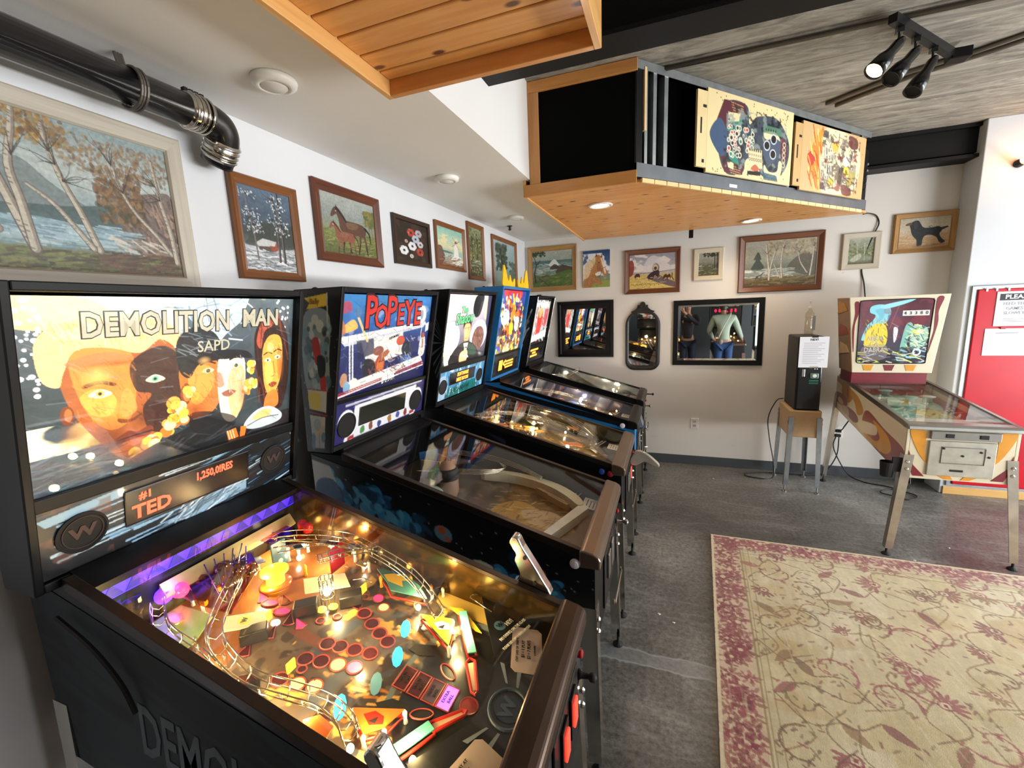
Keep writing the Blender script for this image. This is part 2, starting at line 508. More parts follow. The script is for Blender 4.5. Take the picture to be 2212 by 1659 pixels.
# street side: grey wall with a wide opening glazed behind the camera
struct(G().box(0, 4.3, YB - .15, YB, 0, 3.3).box(6.5, XR, YB - .15, YB, 0, 3.3).box(4.3, 6.5, YB - .15, YB, 2.8, 3.3).box(4.3, 6.5, YB - .15, YB, 0, .45).ob('wall_front', M_GREYW))
struct(G().box(XR, XR + .15, YB, -2.4, 0, 3.3).box(XR, XR + .15, 4.4, L + .15, 0, 3.3).box(XR, XR + .15, -2.4, 4.4, 2.9, 3.3).box(XR, XR + .15, -2.4, 4.4, 0, .5).ob('wall_right', M_GREYW))
struct(G().box(5.2, XR + .15, L, L + .15, 0, 3.3).ob('wall_back_end', M_WALLB))
for i, (a, b) in enumerate(((-2.4, -.13), (-.13, 2.13), (2.13, 4.4))):
    f = G()
    f.box(XR + .02, XR + .09, a, a + .06, .5, 2.9).box(XR + .02, XR + .09, b - .06, b, .5, 2.9).box(XR + .02, XR + .09, a, b, .5, .56).box(XR + .02, XR + .09, a, b, 2.84, 2.9).box(XR + .02, XR + .09, a, b, 1.95, 2.0)
    o = struct(f.ob('window_%d' % (i + 1), M_BLKM)); G().box(XR + .05, XR + .056, a + .06, b - .06, .56, 2.84).ob('pane', M_GLASS, o)
f = G().box(4.3, 4.36, YB - .1, YB - .03, .45, 2.8).box(6.44, 6.5, YB - .1, YB - .03, .45, 2.8).box(4.3, 6.5, YB - .1, YB - .03, .45, .51).box(4.3, 6.5, YB - .1, YB - .03, 2.74, 2.8).box(5.37, 5.43, YB - .1, YB - .03, .45, 2.8)
o = struct(f.ob('window_4', M_BLKM)); G().box(4.36, 6.44, YB - .07, YB - .064, .51, 2.74).ob('pane', M_GLASS, o)

# low white ceiling along the left wall, with its upright edge
struct(G().box(0, XS, YB, L, ZS, 3.3).ob('ceiling_soffit', M_SOF))
# concrete slab: cast panels with open joints
slab = struct(G().box(XS, XR, YB, L, ZC + .012, 3.35).ob('ceiling', mat('joint_concrete', '#5d584f', .9)))  # one even, darker concrete colour shows in the open joints
ys = [YB, -2.2, -1.0, .2, 1.4, 2.478, 3.75, L]
for a, b in zip(ys, ys[1:]):
    G().box(XS, XR, a + .012, b - .012, ZC, ZC + .02).ob('concrete_panel', M_SLAB, slab, bevel=.004)
# baseboard on the back wall, pale wood skirting on the pier at the right
struct(G().box(.0, 4.0, L - .012, L, 0, .1).ob('baseboard_back', M_BASEB, bevel=.003))
struct(G().box(0, .012, YB, L - .012, 0, .1).ob('baseboard_left', M_BASEB, bevel=.003))
PX, PY = 3.985, 4.40
struct(G().box(PX, 5.2, PY, L, 0, ZC).ob('wall_pier', plaster('pier_paint', '#c6cacf'), bevel=.006))
struct(G().box(PX + .02, 5.2, PY - .014, PY, 0, .07).ob('baseboard_pier', wood('skirting_pine', '#d9b374', '#c99a58', 'x', 20), bevel=.003))

# ------------------------------------------------------------------ steel beams
def ibeam(name, y0, y1, z0, z1, x0, x1):
    ym = (y0 + y1) / 2; t = .018
    o = G().box(x0, x1, y0, y1, z0, z0 + t).box(x0, x1, ym - .008, ym + .008, z0 + t, z1 - t).box(x0, x1, y0, y1, z1 - t, z1).ob(name, M_BEAM)
    o['kind'] = 'structure'; return o


ibeam('trim_1', 1.548, 1.716, 2.86, ZC, XS, XR)
o = G().box(3.2, 5.3, 4.50, L, 2.93, ZC).box(3.2, 5.3, 4.46, L, 2.885, 2.912).box(3.2, 5.3, 4.46, 4.5, 3.12, ZC).ob('trim_2', M_BEAM); o['kind'] = 'structure'

# ------------------------------------------------------------------ pine clad ceiling boxes
M_PINE = wood('knotty_pine', '#c07c3a', '#dda25e', 'x', 18, knots=1.0, rough=.42, coat=.15)
M_PINEY = wood('pine_trim', '#c88d4a', '#e3b06c', 'y', 18, rough=.4, coat=.2)
M_PINEX = wood('pine_trim_cross', '#b97437', '#d2934f', 'x', 18, rough=.4, coat=.2)
M_PINEZ = wood('pine_stile', '#b0763f', '#c98f55', 'z', 18, rough=.45)
M_CHALK = mat('black_chalkboard', '#060606', .9, var=.25, nsc=3, spec=.08)


def planks(par, y0, y1, z, xl, xr, wdt):
    """tongue and groove boards across x; xl, xr give the ends at a given y"""
    y = y0; k = 0
    while y < y1 - .01:
        e = min(y + wdt, y1); g = .0035
        a0, a1, b0, b1 = xl(y), xl(e), xr(y), xr(e)
        q = G().hexa([(a0, y + g, z), (b0, y + g, z), (b1, e - g, z), (a1, e - g, z)], [(a0, y + g, z + .018), (b0, y + g, z + .018), (b1, e - g, z + .018), (a1, e - g, z + .018)])
        o = q.ob('plank', M_PINE, par, bevel=.004); k += 1; y = e


b1 = thing('ceiling_box', (1.1, -.4, 2.5), 'knotty pine soffit box overhead, nearest one with dark knots', 'ceiling panel', 'pine soffit boxes')
BX0, BX1, BY1 = .752, 1.452, .945
G().box(BX0 + .02, BX1 - .02, -2.2, BY1 - .02, 2.575, ZC).ob('shade_core', M_DARK, b1)  # near-black filler, same shade colour as inside the second box
planks(b1, -2.2, BY1 - .022, 2.545, lambda y: BX0 + .02, lambda y: BX1 - .02, .093)
G().box(BX0, BX0 + .02, -2.2, BY1, 2.50, 2.62).ob('edge_board', M_PINEY, b1, bevel=.002)
G().box(BX1 - .02, BX1, -2.2, BY1, 2.50, 2.80).ob('edge_board', M_PINEY, b1, bevel=.002)
G().box(BX0 + .02, BX1 - .02, BY1 - .022, BY1, 2.50, 2.62).ob('edge_board', M_PINEX, b1, bevel=.002)
G().box(BX0, BX1, BY1 - .05, BY1 - .021, 2.62, ZC).box(BX1 - .035, BX1 - .02, -2.2, BY1 - .03, 2.80, ZC).ob('upper_panel', mat('dark_duct', '#191816', .6), b1)

# second box: chalkboard end, pine underside, splayed side of steel studs carrying two old playfields
D0 = Vector((1.447, 2.34)); D1 = Vector((3.203, 4.30)); dd = (D1 - D0); DL = dd.length; dd.normalize(); dn = Vector((dd.y, -dd.x))   # dn points to the room


def dg(s, z, o=0.0):
    p = D0 + dd * s + dn * o; return (p.x, p.y, z)


b2 = thing('ceiling_box', (1.6, 3.3, 2.5), 'pine soffit box with black chalkboard end and bare steel stud side', 'ceiling panel', 'pine soffit boxes')
xr2 = lambda y: D0.x + (y - D0.y) * (D1.x - D0.x) / (D1.y - D0.y)
planks(b2, 2.36, 4.34, 2.502, lambda y: .775, lambda y: xr2(min(y, 4.30)) + .012, .087)
G().box(.757, .775, 2.34, 4.36, 2.495, 2.60).ob('edge_board', M_PINEY, b2, bevel=.002)
G().hexa([(.78, 2.40, 2.53), (1.40, 2.40, 2.53), (3.02, 4.2, 2.53), (.78, 4.3, 2.53)], [(.82, 2.40, ZC), (1.40, 2.40, ZC), (3.02, 4.2, ZC), (.82, 4.3, ZC)]).ob('shade_core', M_DARK, b2)  # near-black block stands in for the shaded open interior behind the studs
G().box(.86, 1.43, 2.352, 2.37, 2.55, 3.10).ob('chalkboard', M_CHALK, b2, label='matt black chalkboard panel')
G().box(.765, 1.447, 2.335, 2.36, 2.495, 2.566).ob('frame_rail', M_PINEX, b2, bevel=.003)
G().box(.803, 1.447, 2.335, 2.36, 3.085, 3.148).ob('frame_rail', M_PINEX, b2, bevel=.003)
G().box(.803, .868, 2.336, 2.359, 2.566, 3.085).ob('frame_stile', M_PINEZ, b2, bevel=.003)


def dslab(s0, s1, z0, z1, o0, o1):
    return G().hexa([dg(s0, z0, o0), dg(s1, z0, o0), dg(s1, z0, o1), dg(s0, z0, o1)], [dg(s0, z1, o0), dg(s1, z1, o0), dg(s1, z1, o1), dg(s0, z1, o1)])


g = dslab(0, DL - .01, 2.522, 2.528, -.06, 0); g.add(dslab(0, DL - .01, 2.522, 2.605, -.004, .0).v, dslab(0, 1, 0, 1, 0, 1).f)
g.ob('bottom_track', mat('dull_track_steel', '#6d7277', .45, .7, var=.12), b2)
dslab(0, DL - .02, 3.095, 3.14, -.004, 0).ob('top_track', M_GALV, b2)
for s_, w_ in ((.062, .022), (.128, .026), (.216, .03), (1.47, .03), (2.47, .03)):
    dslab(s_, s_ + w_, 2.60, 3.10, -.055, -.005).ob('stud', M_GALV, b2)
dslab(.052, .068, 2.78, 3.11, -.02, .004).ob('plywood_strip', mat('raw_plywood', '#d9b98a', .7), b2)
dslab(0, .045, 2.605, 3.095, -.02, -.006).ob('corner_channel', M_BLKM, b2)
dslab(DL - .1, DL - .02, 2.54, 3.0, -.1, -.006).ob('end_panel', M_BLKM, b2)
for k in range(5): dslab(DL - .05, DL - .03, 2.68 + .05 * k, 2.695 + .05 * k, -.006, .004).ob('cable_clip', M_GALV, b2)
dslab(.82, .9, 2.545, 2.565, .001, .002).ob('sticker', M_PAPER, b2)


for k in range(25):
    s_ = .03 + k * .1; dslab(s_, s_ + .094, 2.496, 2.5195, .002, .016).ob('plank_end', mat('cut_pine_end', '#e6c88e', .55, var=.1), b2)


def downlight(x, y, z, r, power, ang, lab, col, par_name='downlight'):
    t = thing(par_name, (x, y, z), lab, 'ceiling light', 'round recessed lights under the pine box')
    G().lathe([(r * .72, 0.0), (r, -.002), (r, -.008), (r * .9, -.012), (r * .74, -.010), (r * .70, 0.004)], (x, y, z), n=28).ob('trim_ring', M_WHITEP, t, smooth=True)
    G().lathe([(0.0001, -.004), (r * .70, -.004), (r * .70, 0.0)], (x, y, z), n=24).ob('lens', mat('lit_lens', '#fff2dc', .4, emit=7, ecol='#ffe9c8'), t)
    spot('lamp', (x, y, z - .02), (x, y, 0), power, col, ang, .9, .06, t)


downlight(1.168, 2.816, 2.502, .085, 26, 150, 'round recessed light in pine underside near the chalkboard', (1, .80, .60))
downlight(2.302, 4.10, 2.502, .085, 30, 150, 'round recessed light in pine underside near the back wall', (1, .80, .60))
t = tag(G().box(1.80, 1.84, 4.345, 4.365, 2.43, 2.52).ob('hanger_bracket', M_BLKM), 'small black metal tab hanging from pine box rear edge', 'bracket')
# ------------------------------------------------------------------ pinball machines
M_RAIL = mat('dark_side_rail', '#3a302a', .35, .7, var=.15); M_BULB = mat('lit_bulb', '#ffe0a0', .4, emit=14, ecol='#ffdc98')
M_BULBW = mat('white_bulb', '#fff4e0', .4, emit=22, ecol='#fff0d8'); M_WIRE = mat('ramp_wire', '#b9b2a4', .2, 1, var=.05)
M_PRINT = vcol('flat_print', 0, .72); M_GLOSSP = vcol('gloss_print', 0, .3, .4); M_PAINT = vcol('oil_paint', 0, .45, 0, .18)
M_LITP = vcol('backlit_print', .85, .35, .0); M_LITS = vcol('bright_backlit_print', 1.5, .35, .3); M_DIMP = vcol('dim_backlit_print', .30, .35, .3); M_LITPF = vcol('lit_playfield_print', .0, .3, .4)
UT, UB = .45, .30


def zr(u): return .911 + (1.416 - u) * .273
def zp(u): return .815 + (1.36 - u) * .189


def leg(t, W, u, v, su, sv, zt, uf, vf, m=M_CHROME, wd=.062):
    """steel angle leg with levelling foot; su, sv point from the corner edge inwards"""
    def ring(u_, v_, w_, z):
        k = .005
        return [(u_, v_, z), (u_ + su * w_, v_, z), (u_ + su * w_, v_ + sv * k, z), (u_ + su * k, v_ + sv * k, z), (u_ + su * k, v_ + sv * w_, z), (u_, v_ + sv * w_, z)]
    a = ring(u, v, wd, zt); b = ring(uf, vf, wd * .8, .05)
    g = G().add(a + b, [(0, 1, 2, 3, 4, 5), (11, 10, 9, 8, 7, 6)] + [(i, (i + 1) % 6, (i + 1) % 6 + 6, i + 6) for i in range(6)])
    lg = g.ob('leg', m, t, W)
    for z in (zt - .05, zt - .1): G().lathe([(.011, 0), (.011, .006), (.005, .012), (.0001, .012)], (u - su * .001, v + sv * .02, z), (-su, 0, 0), 8).ob('leg_bolt', M_CHROME, lg, W)
    c = (uf + su * .016, vf + sv * .016)
    G().lathe([(.026, 0), (.026, .006), (.014, .016), (.007, .02), (.007, .07)], (c[0], c[1], 0), n=14).ob('leveling_foot', M_RUB, lg, W, smooth=False)
    return lg


def disc(t, W, name, u, v, h, r, m, n=18, ru=1.0, rot=0, th=.002):
    pts = [(u + r * ru * math.cos(a) * math.cos(rot) - r * math.sin(a) * math.sin(rot), v + r * ru * math.cos(a) * math.sin(rot) + r * math.sin(a) * math.cos(rot)) for a in [2 * PI * k / n for k in range(n)]]
    return plate(t, W, name, pts, h, m, th)


def plate(t, W, name, pts, h, m, th=.003):
    """flat plastic piece lying parallel to the playfield at height h above it"""
    n = len(pts); a = [(p[0], p[1], zp(p[0]) + h) for p in pts]; b = [(x, y, z + th) for x, y, z in a]
    return G().add(a + b, [tuple(reversed(range(n))), tuple(range(n, 2 * n))] + [(i, (i + 1) % n, (i + 1) % n + n, i + n) for i in range(n)]).ob(name, m, t, W)


def outline(t, W, name, pts, h, r, m): return G().tube([(p[0], p[1], zp(p[0]) + h) for p in pts], r, 6, closed=True).ob(name, m, t, W, smooth=True)


def post(t, W, u, v, h, m, r=.006): return G().lathe([(r, 0), (r * .7, h * .3), (r, h * .8), (r * .4, h)], (u, v, zp(u)), n=8).ob('post', m, t, W, smooth=True)


def habitrail(t, W, path, gap=.014, m=None, name='wire_ramp', r=.0018, ev=4):
    P = cr(path, 7); g = G(); offs = ((-gap, 0), (gap, 0), (-gap * 1.25, gap * 1.3), (gap * 1.25, gap * 1.3))
    for ox, oz in offs:
        q = []
        for i, p in enumerate(P):
            a = Vector(P[max(i - 1, 0)]); b = Vector(P[min(i + 1, len(P) - 1)]); d = (b - a); nrm = Vector((-d.y, d.x, 0)).normalized()
            q.append((p[0] + nrm.x * ox, p[1] + nrm.y * ox, zp(p[0]) + p[2] + oz))
        g.tube(q, r, 5)
    for i in range(1, len(P) - 1, ev):
        a = Vector(P[i - 1]); b = Vector(P[i + 1]); d = b - a; nrm = Vector((-d.y, d.x, 0)).normalized(); p = P[i]
        g.tube([(p[0] + nrm.x * ox, p[1] + nrm.y * ox, zp(p[0]) + p[2] + oz) for ox, oz in ((-gap * 1.25, gap * 1.3), (-gap, 0), (0, -gap * .7), (gap, 0), (gap * 1.25, gap * 1.3))], r, 5)
    return g.ob(name, m or M_WIRE, t, W, smooth=True)


def bulb(t, W, u, v, h, m=None, r=.008):
    o = G().ball((u, v, zp(u) + h), r, 10, 1.25).ob('bulb', m or M_BULB, t, W, smooth=True); return o


def pinball(W, v0, v1, b0, b1, zb, zt, t, cab=None, box=None, lock=None, rail=None, inner=None, floor_m=None, splay=.02, deep=True):
    """cabinet, rails, lockdown bar, glass, legs and backbox of a solid state machine; u runs out from the wall, v across"""
    cab = cab or M_BLACK; box = box or M_BLACK; lock = lock or M_LOCK; rail = rail or M_RAIL
    th = .019; uf = 1.41; ur = .14
    side = [(uf, .52), (uf, zr(uf) - .012), (.31, zr(.31) - .012), (ur, zr(.31) - .012), (ur, .665)]
    g = G(); g.prism(side, v0, v0 + th); g.prism(side, v1 - th, v1)
    g.box(uf - th, uf, v0 + th, v1 - th, .52, .88); g.box(ur, ur + th, v0 + th, v1 - th, .665, zr(.31) - .02)
    g.prism([(uf - th, .53), (ur + th, .675), (ur + th, .69), (uf - th, .545)], v0 + th, v1 - th)
    c = g.ob('cabinet', cab, t, W, bevel=.003)
    for v in (v0 - .003, v1 - .021):
        G().prism([(1.40, zr(1.40)), (.315, zr(.315)), (.315, zr(.315) - .03), (1.40, zr(1.40) - .03)], v, v + .024).ob('side_rail', rail, t, W, bevel=.002)
    G().prism([(1.353, .926), (1.365, .931), (1.405, .921), (1.424, .910), (1.43, .897), (1.43, .862), (1.353, .862)], v0 - .010, v1 + .010).ob('lockdown_bar', lock, t, W, bevel=.006)
    G().prism([(1.356, zr(1.356) - .008), (.32, zr(.32) - .008), (.32, zr(.32) - .012), (1.356, zr(1.356) - .012)], v0 + .022, v1 - .022).ob('playfield_glass', M_GLASS, t, W)
    for v, nm in ((v0 + th, 1), (v1 - th - .003, 1)):
        G().prism([(1.36, zp(1.36)), (1.36, zr(1.36) - .014), (.352, zr(.352) - .014), (.352, zp(.352))], v, v + .003).ob('side_blade', inner or M_BLACK, t, W)
    G().box(.343, .350, v0 + th, v1 - th, zp(.345), 1.185).ob('rear_panel', M_BLACK, t, W)
    G().prism([(.386, zr(.386) - .004), (.295, zr(.295) - .004), (.295, zr(.295) - .05), (.378, zr(.386) - .026)], v0 + .021, v1 - .021).ob('rear_glass_channel', M_BLACK, t, W)
    for u, su, uo in ((uf + .004, -1, splay), (ur - .004, 1, -.01)):
        for v, sv in ((v0 - .004, 1), (v1 + .004, -1)):
            leg(t, W, u, v, su, sv, .70 if su < 0 else .83, u + uo, v - sv * .018)
    # backbox
    ps = [(.20, zt), (UT, zt), (UB, zb), (.17, zb)]; g = G()
    g.prism(ps, b0, b0 + .018); g.prism(ps, b1 - .018, b1)
    g.hexa([(.20, b0 + .018, zt - .02), (UT - .004, b0 + .018, zt - .02), (UT - .004, b1 - .018, zt - .02), (.20, b1 - .018, zt - .02)], [(.20, b0 + .018, zt), (UT, b0 + .018, zt), (UT, b1 - .018, zt), (.20, b1 - .018, zt)])
    g.box(.17, UB, b0 + .018, b1 - .018, zb, zb + .022)
    g.hexa([(.17, b0 + .018, zb), (.185, b0 + .018, zb), (.185, b1 - .018, zb), (.17, b1 - .018, zb)], [(.20, b0 + .018, zt), (.215, b0 + .018, zt), (.215, b1 - .018, zt), (.20, b1 - .018, zt)])
    bb = g.ob('backbox', box, t, W, bevel=.003)
    G().box(.17, .30, v0 + .03, v1 - .03, 1.16, zb).ob('backbox_neck', M_BLACK, t, W)
    for k in (.25, .6): G().lathe([(.013, 0), (.013, .004), (.006, .009), (.0001, .009)], (.26, b0 + (b1 - b0) * k * .3, zt), n=10).ob('head_bolt', M_RUB, bb, W)
    return c, bb


def bplane(zb, zt):
    def f(v, z, rec=0.0): return (UB + (UT - UB) * (z - zb) / (zt - zb) - rec, v, z)
    return f


def headface(cv, name, f, v0, v1, z0, z1, rec, m, t, W):
    return cv.mesh(name, f(v0, z1, rec), f(v1, z1, rec), f(v0, z0, rec), f(v1, z0, rec), m, t, W)


def headslab(f, name, v0, v1, z0, z1, r0, r1, m, t, W, bevel=0):
    return G().hexa([f(v0, z0, r1), f(v1, z0, r1), f(v1, z0, r0), f(v0, z0, r0)], [f(v0, z1, r1), f(v1, z1, r1), f(v1, z1, r0), f(v0, z1, r0)]).ob(name, m, t, W, bevel=bevel)


def head(t, W, f, zb, zt, v0, v1, zg0, zg1, cv, m, zs0, zs1, cvs, ms, speakers=(), sr=.045, sparent_label=None):
    """lit backglass behind glass, channel trim, speaker panel with speakers"""
    bg = headface(cv, 'backglass', f, v0, v1, zg0, zg1, .032, m, t, W)
    headslab(f, 'backglass_tray', v0, v1, zg0, zg1, .036, .05, M_BLACK, t, W)
    G().hexa([f(v0, zg0, .022), f(v1, zg0, .022), f(v1, zg0, .019), f(v0, zg0, .019)], [f(v0, zg1, .022), f(v1, zg1, .022), f(v1, zg1, .019), f(v0, zg1, .019)]).ob('cover_glass', M_GLASS, t, W)
    headslab(f, 'glass_channel', v0, v1, zs1, zg0, .01, .05, M_BLACK, t, W, .003)
    sp = headslab(f, 'speaker_panel', v0, v1, zs0, zs1, .016, .05, M_BLACK, t, W)
    headface(cvs, 'panel_print', f, v0 + .004, v1 - .004, zs0, zs1, .0155, ms, sp, W)
    for sv, sz in speakers:
        c = f(sv, sz, .014); nrm = Vector((zt - zb, 0, -(UT - UB))).normalized()
        G().lathe([(sr, 0), (sr, .004), (sr * .9, .005), (sr * .86, .002), (.0001, .002)], c, nrm, 28).ob('speaker_grille', mat('speaker_cloth', '#120f0f', .85), sp, W, smooth=False)
    return bg, sp


# ---------------------------------------------------------------- artwork of the nearest machine (plain stand-in faces)
def art_faces():
    c = Cv(430, 280, '#2a3436', seed=3)
    c.vgrad([(0, '#5b6a70'), (.25, '#3f4a50'), (.55, '#303e42'), (1, '#232c31')]).mott(.35, 10, 8)
    c.blob('#e9e4cf', .56, 5, 4, .95, 0, .3, 0, .5); c.blob('#fbe9a0', .6, 6, 5, .9, 0, .28, .75, 1)
    c.poly('#f3d98a', [(0, 0), (.16, 0), (.26, .10), (.13, .16), (0, .14)], .85, 1); c.blob('#ffe98c', .52, 8, 6, .8, .04, .2, 0, .3)
    for k in range(70):
        x, y = c.r.rand() * .07 + (.9 if k % 2 else .01), c.r.rand() * .5; c.ell('#e9efe8', x, y, .004 + .004 * c.r.rand())
    c.poly('#c8d8e2', [(.40, 0), (.76, 0), (.72, .16), (.6, .30), (.50, .12)], .75); c.strokes(['#eef6fb', '#9db4c2', '#5a6b78'], 60, .42, .76, 0, .3, .08, .006, .3, 1.2, .6)
    # ochre clouds low left
    c.blob('#f4ecc4', .5, 5, 9, .95, .64, .80, 0, .22); c.blob('#e9c463', .62, 6, 8, .7, .64, .84, 0, .24)
    # left head
    c.poly('#a85a2a', [(.10, .36), (.13, .20), (.25, .14), (.40, .20), (.465, .40), (.46, .62), (.40, .82), (.32, .93), (.25, .90), (.17, .72), (.12, .55)], 1, 1)
    c.poly('#e88a3a', [(.13, .32), (.20, .24), (.30, .30), (.31, .56), (.28, .70), (.22, .72), (.16, .58)], .95, 1)
    c.poly('#f4b04c', [(.15, .52), (.20, .48), (.25, .55), (.23, .64), (.18, .62)], .8, 1)
    c.poly('#21181a', [(.30, .36), (.40, .28), (.47, .38), (.465, .62), (.42, .80), (.35, .78), (.33, .64), (.36, .56), (.31, .52)], .92, 1)
    c.poly('#f2cf86', [(.06, .40), (.055, .22), (.12, .13), (.25, .09), (.38, .12), (.46, .20), (.47, .32), (.40, .24), (.33, .31), (.24, .27), (.15, .27), (.115, .38), (.10, .45)], 1, 1)
    c.poly('#ffe9a6', [(.10, .20), (.20, .13), (.34, .14), (.40, .20), (.28, .21), (.17, .22)], .8, 1); c.poly('#c07648', [(.12, .33), (.22, .29), (.31, .33), (.25, .345), (.16, .36)], .7, 1)
    c.ell('#7a3614', .115, .60, .018, .05); c.ell('#c46a2f', .118, .60, .010, .035)
    for x, y, ic in ((.205, .515, '#d7c46a'), (.375, .475, '#6fcf94')):
        c.poly('#3a1c10', [(x - .045, y - .06), (x, y - .075), (x + .045, y - .05), (x + .04, y - .035), (x, y - .055), (x - .04, y - .042)], .9, 1)
        c.poly('#f6e9b8', [(x - .032, y), (x, y - .028), (x + .034, y + .004), (x, y + .02)], 1, 1); c.ell(ic, x, y - .003, .012); c.ell('#161310', x, y - .003, .006)
    c.poly('#f0a050', [(.27, .52), (.295, .52), (.31, .64), (.26, .66)], .7, 1); c.poly('#6b2f14', [(.25, .67), (.29, .685), (.33, .66), (.30, .70), (.26, .70)], .9, 1)
    c.poly('#7a3320', [(.24, .80), (.28, .755), (.31, .77), (.35, .75), (.36, .79), (.30, .83)], 1, 1); c.line('#2a0f0c', .006, [(.245, .80), (.30, .79), (.358, .785)], 1, 1); c.poly('#c46a45', [(.26, .82), (.34, .81), (.30, .85)], .7, 1)
    # centre head with dark cap, and the paler head turned away beside it
    c.poly('#c9702f', [(.47, .40), (.60, .40), (.635, .52), (.62, .70), (.56, .78), (.50, .76), (.47, .62)], 1, 1); c.poly('#ec9a45', [(.50, .45), (.58, .44), (.60, .56), (.54, .68), (.50, .64)], .85, 1)
    c.poly('#e9d9c4', [(.62, .40), (.72, .38), (.745, .50), (.735, .72), (.69, .86), (.63, .78)], .95, 1); c.poly('#f0a860', [(.67, .50), (.735, .48), (.735, .74), (.69, .84), (.665, .70)], .8, 1)
    c.poly('#17181b', [(.46, .44), (.455, .26), (.52, .18), (.60, .22), (.635, .32), (.63, .40), (.54, .42), (.50, .50)], 1, 1); c.poly('#17181b', [(.60, .34), (.74, .36), (.78, .42), (.72, .41), (.62, .40)], 1, 1)
    c.strokes(['#4a5258', '#2c3136', '#7c888e'], 30, .47, .60, .22, .36, .05, .004, .2, .5, .6)
    c.ell('#8a3f1b', .485, .60, .022, .07); c.ell('#d07d3c', .487, .60, .014, .05)
    for x, y in ((.575, .47), (.70, .46)):
        c.line('#2a130c', .007, [(x - .03, y - .045), (x, y - .06), (x + .03, y - .045)], 1, 1); c.poly('#f4e2ae', [(x - .024, y), (x, y - .02), (x + .025, y), (x, y + .016)], 1, 1); c.ell('#3c4a3a', x, y, .009)
    c.poly('#8b3f2c', [(.63, .645), (.665, .625), (.70, .645), (.665, .675)], .9, 1); c.poly('#a5532a', [(.605, .50), (.63, .50), (.645, .585), (.615, .59)], .7, 1)
    c.poly('#151517', [(.50, .74), (.60, .76), (.70, .84), (.66, .92), (.52, .88)], .9, 1)
    # orange blasts
    for cx, cy, r, n_ in ((.50, .60, .03, 1), (.46, .68, .04, 1), (.42, .78, .04, 1), (.36, .86, .035, 1), (.30, .94, .035, 1), (.47, .74, .035, 1), (.77, .50, .03, 1), (.785, .60, .028, 1), (.76, .66, .02, 1)):
        for k in range(9):
            a = c.r.rand() * 6.28; q = r * c.r.rand(); c.ell(['#f7c94a', '#f1a23a', '#e5722c', '#fff0a2'][k % 4], cx + q * math.cos(a), cy + q * 1.4 * math.sin(a), r * (.3 + .35 * c.r.rand()))
    # right head: long brown hair
    c.poly('#2a1712', [(.80, .50), (.79, .25), (.85, .13), (.93, .16), (.975, .32), (.985, .62), (.95, .84), (.90, .84), (.84, .80), (.815, .66)], 1, 1)
    c.poly('#b4533a', [(.80, .30), (.83, .16), (.90, .14), (.88, .20), (.84, .24), (.825, .36)], .9, 1); c.strokes(['#7a3524', '#4a2218', '#1c0f0c'], 60, .80, .98, .16, .75, .12, .004, 1.4, .25, .7)
    c.poly('#f0a043', [(.835, .36), (.87, .27), (.93, .29), (.945, .46), (.93, .64), (.885, .74), (.85, .66), (.835, .50)], 1, 1); c.poly('#f9c860', [(.845, .50), (.88, .46), (.895, .60), (.86, .64)], .8, 1); c.poly('#c8702c', [(.92, .34), (.945, .46), (.93, .62), (.915, .50)], .7, 1)
    for x, y in ((.862, .455), (.917, .44)):
        c.line('#2c140c', .006, [(x - .022, y - .045), (x, y - .06), (x + .022, y - .048)], 1, 1); c.poly('#fdf0c8', [(x - .018, y), (x, y - .018), (x + .018, y), (x, y + .014)], 1, 1); c.ell('#4d5a30', x, y, .007)
    c.poly('#8c2f20', [(.868, .645), (.893, .628), (.918, .645), (.893, .672)], .95, 1); c.line('#b5672a', .006, [(.893, .47), (.903, .57), (.886, .585)], .8, 1)
    c.poly('#cf7a34', [(.86, .72), (.915, .70), (.925, .82), (.85, .84)], .9, 1)
    # jackets, collar, pale vehicle
    c.poly('#1a1b1d', [(.24, 1), (.33, .90), (.46, .84), (.55, .80), (.66, .88), (.75, .92), (1, .88), (1, 1)], 1, 1); c.strokes(['#2f3236', '#0c0d0e', '#3b4046'], 60, .3, .95, .88, 1, .08, .006, -.3, .4, .6)
    c.poly('#b9c3c6', [(.74, .92), (.80, .83), (.88, .82), (.95, .90), (.93, .96), (.80, .97)], .9, 1); c.poly('#f0b660', [(.78, .89), (.84, .835), (.89, .86), (.86, .90)], .9, 1); c.line('#39434a', .005, [(.76, .93), (.84, .90), (.93, .91)], .9, 1)
    c.poly('#e8742a', [(.655, .93), (.70, .92), (.715, .995), (.665, 1)], 1); c.poly('#e8742a', [(.725, .92), (.755, .93), (.745, 1), (.72, 1)], 1)
    for k in range(3): c.line('#f3d5a0', .004, [(.66 + .012 * k, .93), (.672 + .012 * k, 1)])
    c.strokes(['#3f4d55', '#566a74', '#27323a'], 80, 0, .24, .8, 1, .1, .006, -.12, .3, .6)
    c.strokes(['#d87a30', '#b05c24', '#f2a04a'], 90, .14, .31, .34, .70, .03, .004, 1.1, .5, .35); c.strokes(['#3a1c18', '#100c0e', '#5a2a1c'], 60, .32, .46, .36, .78, .03, .004, 1.2, .4, .5); c.strokes(['#fff0b8', '#d8a85a', '#b98446'], 110, .07, .45, .11, .26, .03, .004, 1.2, .5, .5)
    c.strokes(['#a85a28', '#e8944a'], 60, .48, .62, .44, .74, .03, .004, 1.2, .5, .4); c.strokes(['#d88a3a', '#f8d080'], 50, .84, .94, .32, .70, .02, .003, 1.2, .4, .4); c.strokes(['#ffffff', '#c4ccd0', '#8e989c'], 40, .63, .74, .40, .8, .03, .004, 1.3, .4, .35)
